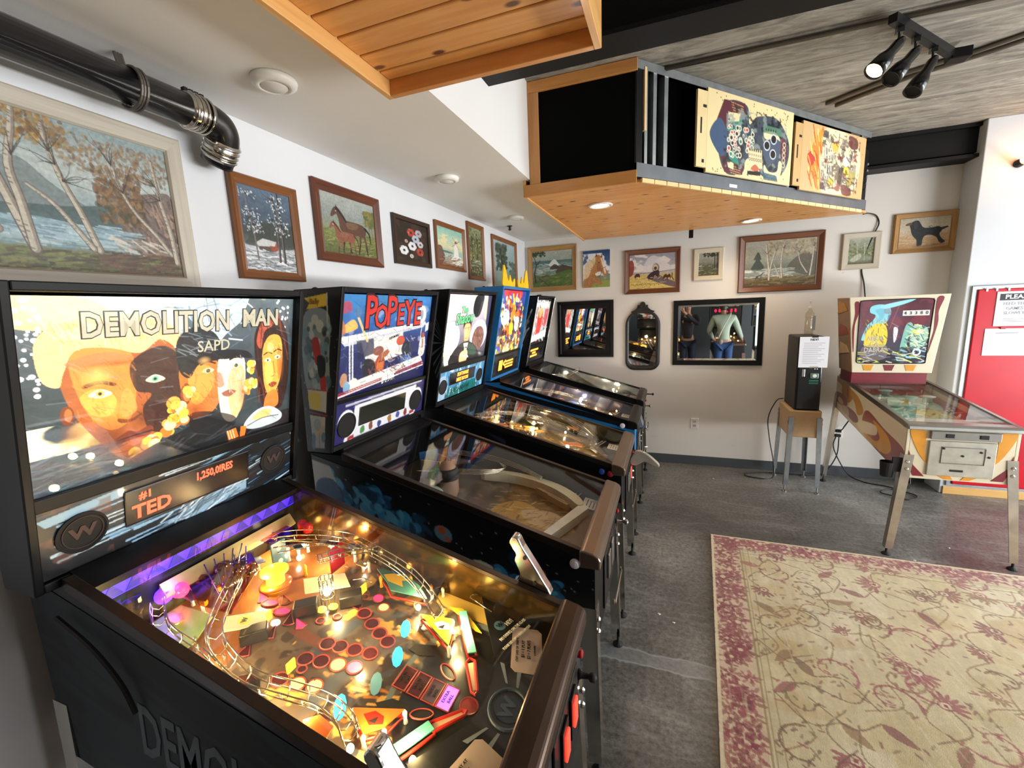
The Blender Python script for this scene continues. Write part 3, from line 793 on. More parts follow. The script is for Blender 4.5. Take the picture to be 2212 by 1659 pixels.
    for col, x, y, rx, ry, al in (('#5a2410', .22, .78, .10, .14, .75), ('#6a2a12', .30, .90, .08, .08, .8), ('#ffd070', .20, .42, .05, .06, .6), ('#ffc060', .235, .60, .03, .06, .55), ('#3a120a', .33, .70, .05, .09, .6), ('#8a3c16', .13, .70, .04, .10, .6), ('#2a0e08', .27, .355, .10, .02, .5), ('#7a3414', .52, .72, .05, .07, .6), ('#ffc878', .56, .40, .03, .03, .5), ('#8a4a1c', .94, .52, .02, .14, .6), ('#fff0b0', .875, .36, .025, .05, .5), ('#9a5a34', .73, .66, .02, .14, .5), ('#0c0e10', .10, .93, .16, .10, .7), ('#0a0c0e', .45, .97, .3, .08, .6)): c.ell(col, x, y, rx, ry, 0, al, .9)
    c.strokes(['#8a9aa0', '#2a3438', '#4d5a60'], 120, 0, 1, 0, .9, .08, .004, .25, .5, .22)
    return c.mott(.12, 60, 40)


def art_streaks(seed=5, w_=360, h_=80):
    c = Cv(w_, h_, '#171719', seed=seed)
    c.mott(.5, 20, 6)
    for k in range(90):
        x = c.r.rand(); y = c.r.rand(); Ln = .1 + .25 * c.r.rand(); s_ = -.10 if x < .5 else -.25
        c.line(['#5f8fb4', '#8fb8d4', '#2f5878', '#b9cfdb', '#20364a'][c.r.randint(5)], .003 + .008 * c.r.rand(), [(x, y), (x + Ln * (1 if x < .5 else .6), y + s_ * Ln * 2.2)], .8, taper=.9)
    c.poly('#8fb4cc', [(.0, .12), (.24, .02), (.24, .16), (.02, .24)], .7); c.poly('#9dbbd0', [(.36, .92), (.60, .66), (.74, .60), (.74, .90), (.5, 1)], .75)
    c.strokes(['#46535c', '#dfeaf0', '#2a343b'], 60, .36, .74, .62, 1, .06, .006, -.4, .5, .6)
    c.blob('#5a3a30', .6, 14, 4, .6, 0, 1, 0, .2)
    return c


W0 = None
M_GOLD = mat('mirror_blade', '#6e5a34', .16, .9, var=.25, nsc=5)
# ================================================================= machine 1: nearest, lit city-action theme
dm = thing('pinball_machine', (.8, .415, 0), 'nearest pinball machine, orange faces on backglass, golden-lit playfield under glass', 'pinball machine', 'pinball machines along the left wall')
V0, V1 = .095, .735
cab, bb = pinball(W0, V0, V1, .049, .79, 1.187, 1.889, dm, cab=mat('smoky_blue_cabinet', '#12171a', .55, var=.35, nsc=5), lock=mat('dark_bronze_lockbar', '#4a3c34', .28, .85), inner=M_GOLD)
f = bplane(1.187, 1.889)
bg, spk = head(dm, W0, f, 1.187, 1.889, .067, .772, 1.418, 1.862, art_faces(), M_LITP, 1.212, 1.385, art_streaks(), M_DIMP, ((.148, 1.303), (.690, 1.303)), .052)
rt_ = (0, 1, 0); upb = Vector((UT - UB, 0, 1.889 - 1.187)).normalized(); nb = Vector((0, 1, 0)).cross(upb)
M_SILV = mat('silver_letter', '#b9b29a', .4, .2, emit=.38, ecol='#d8d2b8'); M_SILVD = mat('grey_letter_edge', '#1c1d1e', .5)
for m_, k, rec in ((M_SILVD, .035, .0315), (M_SILV, 0, .030)):
    lettering('DEMOLITION', .082, Vector(f(.36, 1.795, rec)), rt_, upb, m_, bg, squeeze=.72, bold=.02 + k)
    lettering('MAN', .074, Vector(f(.645, 1.800, rec)), rt_, upb, m_, bg, squeeze=.80, bold=.03 + k)
lettering('SAPD', .046, Vector(f(.49, 1.725, .031)), rt_, upb, M_SILV, bg, squeeze=.9, bold=.01)
M_EMB = mat('speaker_emblem', '#3d2826', .7)
for v in (.148, .690): lettering('W', .042, Vector(f(v, 1.303, .011)), rt_, upb, M_EMB, spk, bold=.04, squeeze=1.2); outline_c = [tuple(Vector(f(v, 1.303, .0105)) + Vector(rt_) * (.040 * math.cos(a)) + upb * (.040 * math.sin(a))) for a in [2 * PI * k / 28 for k in range(28)]]; G().tube(outline_c, .0012, 5, closed=True).ob('emblem_ring', M_EMB, spk)
dsp = headslab(f, 'display', .236, .592, 1.268, 1.366, .011, .018, mat('display_screen', '#1b1716', .25), dm, W0, .004)
M_DOT = mat('orange_dots', '#ff5436', .5, emit=1.6, ecol='#ff5a3c')
for s, sz, v, z, sq in (('#1', .030, .285, 1.342, 1), ('TED', .055, .300, 1.299, .95), ('1,250,0!RES', .034, .475, 1.338, .72)): lettering(s, sz, Vector(f(v, z, .0105)), rt_, upb, M_DOT, dsp, squeeze=sq, bold=.03)
G().tube([f(.236, 1.268, .0105), f(.592, 1.268, .0105), f(.592, 1.366, .0105), f(.236, 1.366, .0105)], .0012, 5, closed=True).ob('display_bezel', M_EMB, dsp)


def side_print(cv, name, v, u0, u1, z0, z1, m, par, sgn=-1, W=None):
    """upright print on a cabinet side, seen from -v (sgn -1)"""
    return cv.mesh(name, (u0, v, z1), (u1, v, z1), (u0, v, z0), (u1, v, z0), m, par, W)


def cabside(cv, v, par, W=None, m=None, uf=1.405, ur=.145):
    """print following the cabinet side outline"""
    return cv.mesh('side_art', (ur, v, zr(.31) - .02), (uf, v, zr(uf) - .02 - .0), (ur, v, .67), (uf, v, .525), m or M_GLOSSP, par, W)


c = Cv(160, 70, '#0e1214', seed=9); c.mott(.5, 10, 6); c.blob('#1c2830', .55, 6, 4, .7); c.blob('#22292c', .62, 4, 8, .7)
c.strokes(['#222c32', '#0a0d0f', '#172027'], 90, 0, 1, 0, 1, .2, .01, .15, .2, .5)
cabside(c, V0 - .0015, cab, m=M_PRINT)
M_FADE = mat('faded_letter', '#5c676b', .8)
lettering('DEMOLITION MAN', .20, (.50, V0 - .002, .86), (1, 0, -.13), (.10, 0, 1), M_FADE, cab, align='LEFT', squeeze=.52, bold=.015)
G().tube(cr([(.30, V0 - .02, 1.12), (.42, V0 - .02, 1.07), (.50, V0 - .018, 1.0), (.53, V0 - .016, .93)], 6), .006, 6).ob('side_cable', M_RUB, dm)

# playfield board and print
c = Cv(230, 400, '#4a4038', seed=11); c.mott(.3, 12, 20)
c.vgrad([(0, '#7c5430'), (.25, '#8a5630'), (.45, '#5c4a3a'), (.62, '#4c4640'), (.8, '#3a3c40'), (1, '#2a2b2e')]).mott(.25, 16, 28)
c.poly('#5c4d40', [(.12, .30), (.5, .28), (.86, .36), (.86, .62), (.62, .76), (.3, .76), (.12, .62)], .9, 1)
c.blob('#756a58', .60, 14, 24, .7, .3, .75); c.blob('#2a2320', .58, 18, 30, .8, .3, .8); c.blob('#d5a956', .64, 18, 26, .9, .36, .8)
for k in range(24): x = .1 + .8 * c.r.rand(); y = .42 + .3 * c.r.rand(); c.line('#3b4f66', .03, [(x, y), (x + .1 * c.r.rand(), y + .02)], .3)
c.poly('#44566a', [(.28, .40), (.62, .44), (.62, .47), (.28, .44)], .8); c.poly('#7c4636', [(.42, .32), (.47, .32), (.45, .48), (.40, .48)], .8); c.poly('#4a5866', [(.20, .50), (.4, .52), (.4, .55), (.20, .54)], .7)
for x0, sx in ((.20, 1), (.80, -1)):
    c.strokes(['#e2b04e', '#c8792a', '#2a1d12', '#f3d98a'], 40, min(x0, x0 + .18 * sx), max(x0, x0 + .18 * sx), .58, .74, .06, .014, 1.2 * sx, .4, .9)
c.ell('#1b1d20', .5, .80, .34, .12); c.ell('#6f7a78', .5, .80, .40, .15, ring=.09); c.poly('#20201f', [(.18, .80), (.82, .80), (.70, 1), (.30, 1)], .9)
c.poly('#cfae5a', [(.0, .62), (.12, .66), (.10, .95), (0, 1)], .9, 1); c.poly('#cfae5a', [(1, .62), (.9, .66), (.92, .95), (1, 1)], .9, 1)
pf = G().prism([(1.36, zp(1.36) - .002), (.352, zp(.352) - .002), (.352, zp(.352) - .015), (1.36, zp(1.36) - .015)], V0 + .02, V1 - .02).ob('playfield', mat('playfield_ply', '#b08a55', .5), dm)
c.mesh('playfield_art', (.352, V0 + .022, zp(.352)), (.352, V1 - .022, zp(.352)), (1.36, V0 + .022, zp(1.36)), (1.36, V1 - .022, zp(1.36)), M_LITPF, pf)

I_DK = mat('dark_red_insert', '#4a1512', .25, coat=.5); I_RING = mat('red_ring', '#a8423a', .4); I_RED = mat('lit_red_insert', '#ff2a4a', .3, emit=2.6, ecol='#ff2a50'); I_YEL = mat('lit_yellow_insert', '#ffe46a', .3, emit=2.2, ecol='#ffdf60')
I_WHT = mat('lit_white_insert', '#fff0d0', .3, emit=5, ecol='#fff0d0'); I_CYAN = mat('lit_cyan_insert', '#3fd4f0', .3, emit=1.3, ecol='#34c8ee'); I_CYD = mat('pale_cyan_insert', '#6fa6b8', .25, coat=.5); I_PUR = mat('lit_purple_insert', '#b060ff', .3, emit=2.4, ecol='#a858ff'); I_PINK = mat('lit_pink_insert', '#ff6080', .3, emit=1.6, ecol='#ff6a80')


def insert(u, v, r, m, ring=True, ru=1.0, rot=0):
    o = disc(dm, W0, 'insert', u, v, .0008, r, m, 18, ru, rot, .0012)
    if ring: G().tube([(u + (r * 1.12) * ru * math.cos(a) * math.cos(rot) - r * 1.12 * math.sin(a) * math.sin(rot), v + r * 1.12 * ru * math.cos(a) * math.sin(rot) + r * 1.12 * math.sin(a) * math.cos(rot), zp(u) + .002 - (r * ru * math.cos(a)) * .189) for a in [2 * PI * k / 20 for k in range(20)]], .0022, 5, closed=True).ob('insert_ring', I_RING, o)
    return o


def tri(u, v, s, m, rot):
    pts = [(u + s * 1.5 * math.cos(rot), v + s * 1.5 * math.sin(rot)), (u + s * math.cos(rot + 2.3), v + s * math.sin(rot + 2.3)), (u - s * .9 * math.cos(rot), v - s * .9 * math.sin(rot)), (u + s * math.cos(rot - 2.3), v + s * math.sin(rot - 2.3))]
    o = plate(dm, W0, 'arrow_insert', pts, .0008, m, .0012); outline(o, W0, 'insert_ring', pts, .002, .002, I_RING)


for u, v in ((.808, .516), (.851, .495), (.890, .477), (.926, .464), (.793, .383), (.827, .392), (.867, .401), (.909, .411), (.778, .322), (.817, .335), (.770, .252)): insert(u, v, .0175, I_DK)
insert(.860, .346, .0175, I_YEL); insert(.901, .359, .0175, I_PINK); insert(.814, .261, .0165, I_YEL); insert(.853, .275, .0165, I_YEL)
for s, u, v in (('6', .796, .275), ('3', .838, .288)): lettering(s, .02, (u, v, zp(u) + .0022), (0, 1, 0), (-1, 0, .189), M_INK, dm)
for u, v in ((.793, .296), (.721, .435), (.751, .468), (.767, .571)): insert(u, v, .010, I_DK)
insert(.623, .373, .012, I_WHT, False); insert(.805, .586, .0145, I_RED); insert(.842, .562, .0145, I_YEL); insert(.552, .418, .014, I_RED, True, 1.4, .5); insert(.606, .411, .014, I_RED, True, 1.4, .5)
for u, v, m_, r_ in ((.520, .421, I_RED, 2.6), (.581, .447, I_DK, 2.6), (.649, .395, I_DK, 2.2), (.683, .399, I_RED, 2.7), (.641, .339, I_DK, 1.9), (.768, .529, I_DK, 3.4), (.634, .271, I_DK, 2.0)): tri(u, v, .019, m_, r_)
for k, (u, v) in enumerate(((1.030, .392), (1.071, .392), (1.111, .392), (1.150, .393))):
    pts = [(u - .017, v - .032), (u + .017, v - .032), (u + .017, v + .032), (u - .017, v + .032)]
    m_ = (I_DK, I_DK, mat('dim_insert', '#5a4650', .3, emit=.12), I_PUR)[k]; o = plate(dm, W0, 'panel_insert', pts, .0008, m_, .0012); outline(o, W0, 'insert_ring', pts, .002, .0024, I_RING)
    for j, tx in enumerate((('EXTRA', 'BALL') if k == 3 else ('MULTI', 'BALL'))): lettering(tx, .011, (u - .006 + .013 * j, v, zp(u - .006 + .013 * j) + .0024), (0, 1, 0), (-1, 0, .189), M_INK, o)
for k, (u, v, a) in enumerate(((.943, .525, -.35), (.977, .436, -.30), (.976, .346, -.2), (.940, .261, .1))): disc(dm, W0, 'lane_insert', u, v, .001, .014, I_CYD if k == 2 else I_CYAN, 10, 2.3, -1.0 + a * .3, .002)
insert(1.116, .457, .012, mat('black_slot', '#15120f', .4), True, 2.0, -.5); insert(1.115, .330, .012, mat('black_slot', '#15120f'), True, 2.0, .5); insert(1.205, .398, .02, mat('red_insert', '#8a2a20', .3, emit=.25))
# flippers, slings, lane guides
M_FLIP = mat('cream_flipper', '#d9b98f', .4); M_REDRUB = mat('red_rubber', '#c22a1c', .5)
for (u0, v0_), (u1, v1_) in (((1.163, .497), (1.208, .425)), ((1.159, .304), (1.207, .365))):
    a = Vector((u0, v0_, zp(u0) + .018)); b = Vector((u1, v1_, zp(u1) + .018)); n_ = Vector((-(b - a).y, (b - a).x, 0)).normalized()
    base = [a + n_ * .011, b + n_ * .006, b - n_ * .006, a - n_ * .011]; o = G().hexa([p - Vector((0, 0, .012)) for p in base], base).ob('flipper', M_FLIP, dm, bevel=.004)
    G().tube([a + n_ * .012, b + n_ * .0075, b + (b - a).normalized() * .008, b - n_ * .0075, a - n_ * .012, a - (b - a).normalized() * .011], .0042, 6, closed=True).ob('flipper_rubber', M_REDRUB, o)
P_YEL = mat('yellow_plastic', '#e8b02c', .3, coat=.5, emit=.25); P_TEAL = mat('teal_plastic', '#5aa39a', .3, coat=.5); P_ORG = mat('orange_plastic', '#d8661e', .3, coat=.5, emit=.25); P_AMB = glassy('amber_plastic', '#c88a3c', 1.5, .1, 1.5)
M_CUT = mat('black_cutout', '#141110', .5)
for pts, m_ in ((((.973, .560), (1.097, .501), (1.081, .559), (1.064, .588)), P_YEL), (((.990, .250), (1.092, .298), (1.076, .244), (1.045, .213)), P_ORG)):
    o = plate(dm, W0, 'slingshot_plastic', pts, .034, m_); outline(o, W0, 'sling_rubber', pts, .018, .0045, M_REDRUB); cu, cv_ = sum(p[0] for p in pts) / 4, sum(p[1] for p in pts) / 4
    plate(o, W0, 'printed_figure', [(cu - .03, cv_ - .004), (cu - .005, cv_ - .018), (cu + .02, cv_ - .003), (cu + .012, cv_ + .012), (cu - .012, cv_ + .014)], .0372, M_WHITEINK if m_ is P_YEL else mat('red_ink', '#9a1d12', .4), .0005)
    plate(o, W0, 'printed_figure', [(cu - .012, cv_ - .012), (cu + .004, cv_ - .010), (cu + .002, cv_ + .006)], .0378, M_CUT, .0004)
    for p in pts: post(o, W0, p[0], p[1], .034, M_WHITEP)
for (a, b) in (((1.071, .638), (1.159, .517)), ((1.100, .180), (1.160, .300))):
    d = Vector((b[0] - a[0], b[1] - a[1])).normalized() * .001; n_ = Vector((-d.y, d.x)).normalized() * .012
    pts = [(a[0] + n_.x, a[1] + n_.y), (b[0] + n_.x, b[1] + n_.y), (b[0] - n_.x, b[1] - n_.y), (a[0] - n_.x, a[1] - n_.y)]
    o = plate(dm, W0, 'lane_guide', pts, .026, P_TEAL); outline(o, W0, 'guide_rubber', pts, .014, .0045, M_REDRUB)
for pts, m_ in ((((1.023, .649), (1.129, .603), (1.148, .604), (1.061, .662)), P_YEL), (((1.033, .162), (1.119, .201), (1.100, .155)), P_YEL)): plate(dm, W0, 'outlane_plastic', pts, .012, m_)
# dark ball-launch cut-outs
for pts in (((.995, .493), (1.052, .517), (1.061, .483), (1.023, .465), (.990, .471)), ((1.033, .332), (1.081, .339), (1.090, .310), (1.042, .287), (1.004, .305))): plate(dm, W0, 'printed_figure', pts, .0010, M_CUT, .0006)
# upper right plastic, targets, bumper, cages and boxes
pts = ((.755, .653), (.818, .618), (.849, .593), (.962, .617), (.915, .653), (.837, .678)); o = plate(dm, W0, 'lane_plastic', pts, .04, P_TEAL); outline(o, W0, 'plastic_rubber', pts, .02, .004, M_REDRUB)
plate(o, W0, 'printed_flame', ((.791, .640), (.818, .622), (.874, .622), (.855, .645), (.883, .662), (.818, .662)), .0435, P_YEL, .0006)
o = G().lathe([(.034, 0), (.034, .012), (.026, .016), (.026, .045), (.040, .052), (.040, .060), (.02, .066), (.0001, .067)], (.514, .476, zp(.514)), n=24).ob('pop_bumper', mat('lit_amber_cap', '#ffbe3a', .3, emit=2.0, ecol='#ffb028'), dm, smooth=True)
G().lathe([(.042, .006), (.046, .012), (.042, .018)], (.514, .476, zp(.514)), n=24).ob('bumper_ring', P_ORG, o, smooth=True)
G().box(.459, .464, .515, .570, zp(.46) + .01, zp(.46) + .10).ob('target_panel', mat('blue_target', '#1f5f74', .35, coat=.4), dm, bevel=.002)
G().box(.624, .628, .586, .650, zp(.626) + .015, zp(.626) + .10).ob('target_panel', mat('red_clear_plastic', '#a3202c', .25, coat=.5, emit=.2), dm, bevel=.002)
for z in (.045, .09): G().lathe([(.009, 0), (.009, .002), (.0001, .002)], (.462, .543, zp(.46) + z - .015), (1, 0, 0), 12).ob('target_dot', M_WHITEP, dm)
cg = G(); 
for k in range(10):
    a = 2 * PI * k / 10; cg.tube([(.696 + .02 * math.cos(a), .495 + .02 * math.sin(a), zp(.696) + z * 1.0) for z in (.006, .09)], .0014, 5)
for z in (.03, .06, .09): cg.tube([(.696 + .02 * math.cos(a), .495 + .02 * math.sin(a), zp(.696) + z) for a in [2 * PI * k / 16 for k in range(16)]], .0014, 5, closed=True)
cg.ob('lamp_cage', M_WIRE, dm, smooth=True); bulb(dm, W0, .696, .495, .045, M_BULBW, .012)
for u, v in ((.705, .460), (.724, .484)): disc(dm, W0, 'target_disc', u, v, .012, .0135, mat('yellow_disc', '#f0d23c', .35, emit=.5), 16)
for u, v, a in ((.666, .441, .7), (.750, .530, .7), (.624, .308, .8)):
    d = Vector((math.cos(a), math.sin(a), 0)); n_ = Vector((-d.y, d.x, 0)); p = Vector((u, v, zp(u)))
    q = [p + d * .032 + n_ * .02, p - d * .032 + n_ * .02, p - d * .032 - n_ * .02, p + d * .032 - n_ * .02]
    G().hexa([x + Vector((0, 0, .002)) for x in q], [x + Vector((0, 0, .036)) for x in q]).ob('mechanism_cover', mat('black_cover', '#15130f', .4, coat=.3), dm, bevel=.003)
for u, v in ((.604, .366), (.755, .582), (.777, .280)): G().box(u - .003, u + .003, v - .013, v + .013, zp(u) + .004, zp(u) + .032).ob('standup_target', mat('yellow_target', '#f2cf38', .4, emit=.6), dm, bevel=.002)
for pts in (((.566, .266), (.637, .333), (.597, .369), (.527, .302)), ((.637, .468), (.727, .557), (.673, .596), (.588, .512))): 
    o = plate(dm, W0, 'target_bank', pts, .03, mat('pale_plastic', '#d9cf9a', .3, coat=.5, emit=.45)); cu = sum(p[0] for p in pts) / 4; cv_ = sum(p[1] for p in pts) / 4
    disc(o, W0, 'printed_badge', cu, cv_, .0335, .017, mat('badge_yellow', '#e6d36a', .4, emit=.4), 18, th=.0006); lettering('W', .018, (cu, cv_, zp(cu) + .0345), (-.5, .85, 0), (-.85, -.5, .1), mat('badge_ink', '#5a5228', .5), o, bold=.03)
# translucent ramps at the back, green well, purple lamps, clear tower, red domes
for pts, h, m_, nm in ((((.342, .329), (.302, .456), (.376, .506), (.476, .457), (.567, .294), (.471, .278)), .062, P_AMB, 'ramp_sheet'), (((.376, .110), (.376, .289), (.479, .304), (.522, .221), (.514, .125)), .012, mat('green_well', '#7f9a55', .35, coat=.4, emit=.25), 'ramp_well'),
                       (((.341, .541), (.341, .645), (.479, .657), (.496, .610), (.444, .549)), .07, P_AMB, 'ramp_sheet')): plate(dm, W0, nm, pts, h, m_, .004)
g = G()
for k in range(9): g.ball((.38 + .016 * k, .35 + .012 * ((k * 5) % 7), zp(.44) + .065 + .01 * (k % 3)), .02, 8)
g.ob('ramp_dome', P_AMB, dm, smooth=True)
for u, v, m_ in ((.363, .260, mat('purple_lamp', '#5a28ff', .3, emit=5, ecol='#4a20ff')), (.376, .294, mat('red_lamp', '#ff2040', .3, emit=7, ecol='#ff2040'))): G().ball((u, v, zp(u) + .06), .022, 14).ob('dome_lamp', m_, dm, smooth=True)
G().lathe([(.024, 0), (.024, .03), (.020, .032), (.020, .07), (.024, .072), (.024, .11), (.0001, .112)], (.373, .181, zp(.373)), n=12).ob('clear_tower', M_CLEAR, dm)
for u, v in ((.488, .643), (.462, .646)): G().lathe([(.016, 0), (.016, .02), (.010, .032), (.0001, .034)], (u, v, zp(u) + .09), n=14).ob('flasher_dome', mat('red_dome', '#a00f14', .2, coat=.6, emit=.3), dm, smooth=True)
# rear panel: violet strip with triangles, cream trough under it
G().box(.352, .356, V0 + .022, V1 - .022, 1.125, 1.166).ob('violet_strip', mat('violet_panel', '#3a22e0', .4, emit=2.2, ecol='#3a20f0'), dm)
for k in range(12):
    v = V0 + .04 + k * .05; G().add([(.3565, v, 1.128), (.3565, v + .046, 1.128), (.3565, v + .023, 1.162), (.3578, v, 1.128), (.3578, v + .046, 1.128), (.3578, v + .023, 1.162)], [(0, 1, 2), (3, 5, 4), (0, 3, 4, 1), (1, 4, 5, 2), (2, 5, 3, 0)]).ob('panel_triangle', mat('dark_violet', '#1c1470', .4, emit=.5, ecol='#2a18c0'), dm)
G().prism([(.36, 1.085), (.382, 1.06), (.387, 1.066), (.363, 1.10)], V0 + .16, V1 - .05).ob('ball_trough', mat('cream_ramp', '#b0a468', .3, coat=.5, emit=.05), dm)
# wire ramps
habitrail(dm, W0, [(.431, .545, .09), (.518, .604, .10), (.635, .657, .10), (.752, .657, .09), (.872, .641, .08), (.963, .604, .07), (1.038, .561, .05)])
habitrail(dm, W0, [(.409, .453, .09), (.486, .385, .085), (.543, .302, .08), (.609, .222, .075), (.690, .188, .07), (.785, .179, .065), (.871, .198, .06), (.944, .213, .055), (1.004, .206, .05), (1.038, .188, .04)])
habitrail(dm, W0, [(.404, .223, .075), (.452, .195, .08), (.515, .171, .075), (.610, .167, .07), (.674, .160, .06)], .012)
habitrail(dm, W0, [(.640, .528, .10), (.652, .549, .10), (.676, .591, .10), (.720, .641, .10), (.747, .673, .10)], .012)
for pts in ([(1.091, .705), (1.076, .698), (1.076, .684), (1.158, .660)], [(.496, .134), (.549, .141), (.584, .138)], [(.727, .571), (.750, .593), (.782, .590)]): G().tube([(u, v, zp(u) + .045) for u, v in pts], .0025, 6).ob('wire_gate', M_WIRE, dm, smooth=True)
for u, v in ((.418, .140), (.566, .127), (.637, .217), (.727, .134), (.818, .128), (.911, .142), (.655, .624), (.782, .634), (.864, .680), (.549, .557), (.427, .586), (.939, .588), (.593, .417), (.531, .221), (.479, .342), (.637, .121), (.976, .170)): post(dm, W0, u, v, .04, M_CLEAR if int(u * 100) % 2 else P_YEL)
for k, (u, v) in enumerate(((.500, .163), (.663, .170), (.804, .162), (.573, .180), (.376, .629), (.452, .645), (.694, .666), (1.096, .590), (1.033, .187), (1.099, .205), (1.160, .223), (.465, .513), (.490, .591), (.945, .593), (.892, .156), (.727, .149), (.575, .655), (.818, .686), (.341, .494), (.410, .376), (.427, .320))): bulb(dm, W0, u, v, .022, M_BULB if k % 3 else M_BULBW)
for k, (u, v, p) in enumerate(((.479, .162, .55), (.655, .179, .55), (.818, .167, .5), (.410, .565, .6), (.593, .618, .55), (.522, .431, .5), (1.081, .579, .4), (1.071, .219, .45), (.745, .495, .35), (.957, .609, .35), (.929, .182, .5), (1.158, .243, .3), (.911, .389, .2), (1.119, .542, .3))): point('playfield_lamp', (u, v, zp(u) + .06), p * 2.6, (1, .72, .30), .012, dm)
point('playfield_lamp', (.381, .267, zp(.381) + .10), .35, (.4, .15, 1), .02, dm)
r_ = random.Random(5)
for k in range(34):
    if k < 16: u, v = r_.uniform(.42, 1.0), r_.uniform(V0 + .03, V0 + .10)
    elif k < 26: u, v = r_.uniform(.38, .50), r_.uniform(V0 + .06, V1 - .06)
    else: u, v = r_.uniform(.45, .98), r_.uniform(V1 - .09, V1 - .04)
    s_ = r_.uniform(.012, .026); a0 = r_.uniform(0, 6.28); n_ = r_.choice((3, 4, 4, 5)); h = r_.uniform(.02, .06)
    o = plate(dm, W0, 'plastic', [(u + s_ * 1.5 * math.cos(a0 + 2 * PI * i_ / n_), v + s_ * math.sin(a0 + 2 * PI * i_ / n_)) for i_ in range(n_)], h, (P_AMB, M_CLEAR, mat('cream_plastic', '#d9c88c', .3, coat=.5), P_ORG, mat('red_plastic', '#8c1c14', .3, coat=.5), mat('blue_plastic', '#2a4a7c', .3, coat=.5), mat('black_cover', '#15130f'))[r_.randrange(7)], .003)
    post(o, W0, u, v, h, M_WHITEP)
for k in range(4): G().tube(cr([(.40 + .04 * k, .55 - .02 * k, zp(.42) + .09), (.48 + .04 * k, .59, zp(.5) + .09), (.62 + .04 * k, .625 + .008 * k, zp(.64) + .09)], 5), .002, 5).ob('ramp_rail', M_WIRE, dm, smooth=True)
for k in range(5): G().tube(cr([(.385, .36 + .03 * k, zp(.385) + .10), (.44, .34 + .02 * k, zp(.44) + .085), (.52, .31 + .01 * k, zp(.52) + .07)], 5), .0018, 5).ob('ramp_rail', M_WIRE, dm, smooth=True)
# apron with cards, emblem and printed notes
ap = plate(dm, W0, 'apron', ((1.36, V0 + .02), (1.36, V1 - .02), (1.10, V1 - .02), (1.215, .535), (1.238, .485), (1.248, .412), (1.24, .340), (1.15, V0 + .09), (1.13, V0 + .02)), .032, mat('black_apron', '#101113', .4, coat=.3), .004)
for u, v, a in ((1.292, .588, .30), (1.285, .235, -.30)):
    d = Vector((math.cos(a), math.sin(a))); n_ = Vector((-d.y, d.x)); w2, h2, k = .075, .042, .012
    loc = [(-h2 + k, -w2), (h2 - k, -w2), (h2, -w2 + k), (h2, w2 - k), (h2 - k, w2), (-h2 + k, w2), (-h2, w2 - k), (-h2, -w2 + k)]
    o = plate(ap, W0, 'instruction_card', [(u + d.x * x + n_.x * y, v + d.y * x + n_.y * y) for x, y in loc], .0365, mat('ivory_card', '#d8c2b2', .6), .001)
    rr = (n_.x, n_.y, -.189 * n_.x); uu = (-d.x, -d.y, .189 * d.x)
    for j, (tx, sz) in enumerate((('CUT LASS OF THEFTED', .010), ('$1 = 1 PLAY', .013), ('$3 = 7 PLAYS', .013), ('1-4 PLAYERS', .007)) if v > .4 else (('REPLAY AT', .010), ('SPECIAL', .010))):
        q = Vector((u, v)) + d * (-.026 + .016 * j); lettering(tx, sz, (q.x, q.y, zp(q.x) + .0382), rr, uu, M_INK, o, squeeze=.85)
em = (1.305, .405); G().tube([(em[0] + .044 * math.cos(a), em[1] + .052 * math.sin(a), zp(em[0]) + .0385 - .044 * math.cos(a) * .189) for a in [2 * PI * k / 28 for k in range(28)]], .004, 6, closed=True).ob('apron_emblem_ring', mat('steel_blue_print', '#3c5366', .5), ap)
disc(ap, W0, 'apron_emblem', em[0], em[1], .0365, .034, mat('navy_print', '#22364a', .5), 24); lettering('W', .045, (em[0], em[1], zp(em[0]) + .0395), (0, 1, 0), (-1, 0, .189), mat('steel_blue_print', '#3c5366', .5), ap, bold=.04, squeeze=1.1)
for s_ in (-1, 1):
    for k in range(4):
        a = .35 + .28 * k - .4; u0 = em[0] - .03 + .028 * k; v0_ = em[1] + s_ * .062; pts = [(u0, v0_), (u0 + .006, v0_), (u0 + .02 * (k - 1.5) + .008, v0_ + s_ * .05), (u0 + .02 * (k - 1.5) - .004, v0_ + s_ * .05)]; plate(ap, W0, 'apron_ray', pts, .0366, mat('grey_ray', '#8c9aa0', .5), .0008)
disc(ap, W0, 'apron_badge', 1.195, .632, .0366, .017, mat('blue_badge', '#4f7388', .5), 20, th=.0008); lettering('W', .02, (1.195, .632, zp(1.195) + .0385), (.35, .93, 0), (-.93, .35, .1), M_BLACK, ap)
for j, (tx, sz) in enumerate((('HEY!', .021), ('NO DRINKS ON THE GLASS', .0145), ('PLEASE USE CUP HOLDER ON LEG!', .0125))): u = 1.215 + .020 * j; lettering(tx, sz, (u, .655 - .02 * j, zp(u) + .0385), (.33, .94, -.04), (-.94, .33, .107), M_WHITEINK, ap, squeeze=.62, bold=.01)
for j, tx in enumerate(('1 PLAY LEFT', 'AMPM HLE')): lettering(tx, .011, (1.22 + .016 * j, .165, zp(1.22) + .037), (.3, .95, 0), (-.95, .3, .1), M_WHITEINK, ap, squeeze=.7)
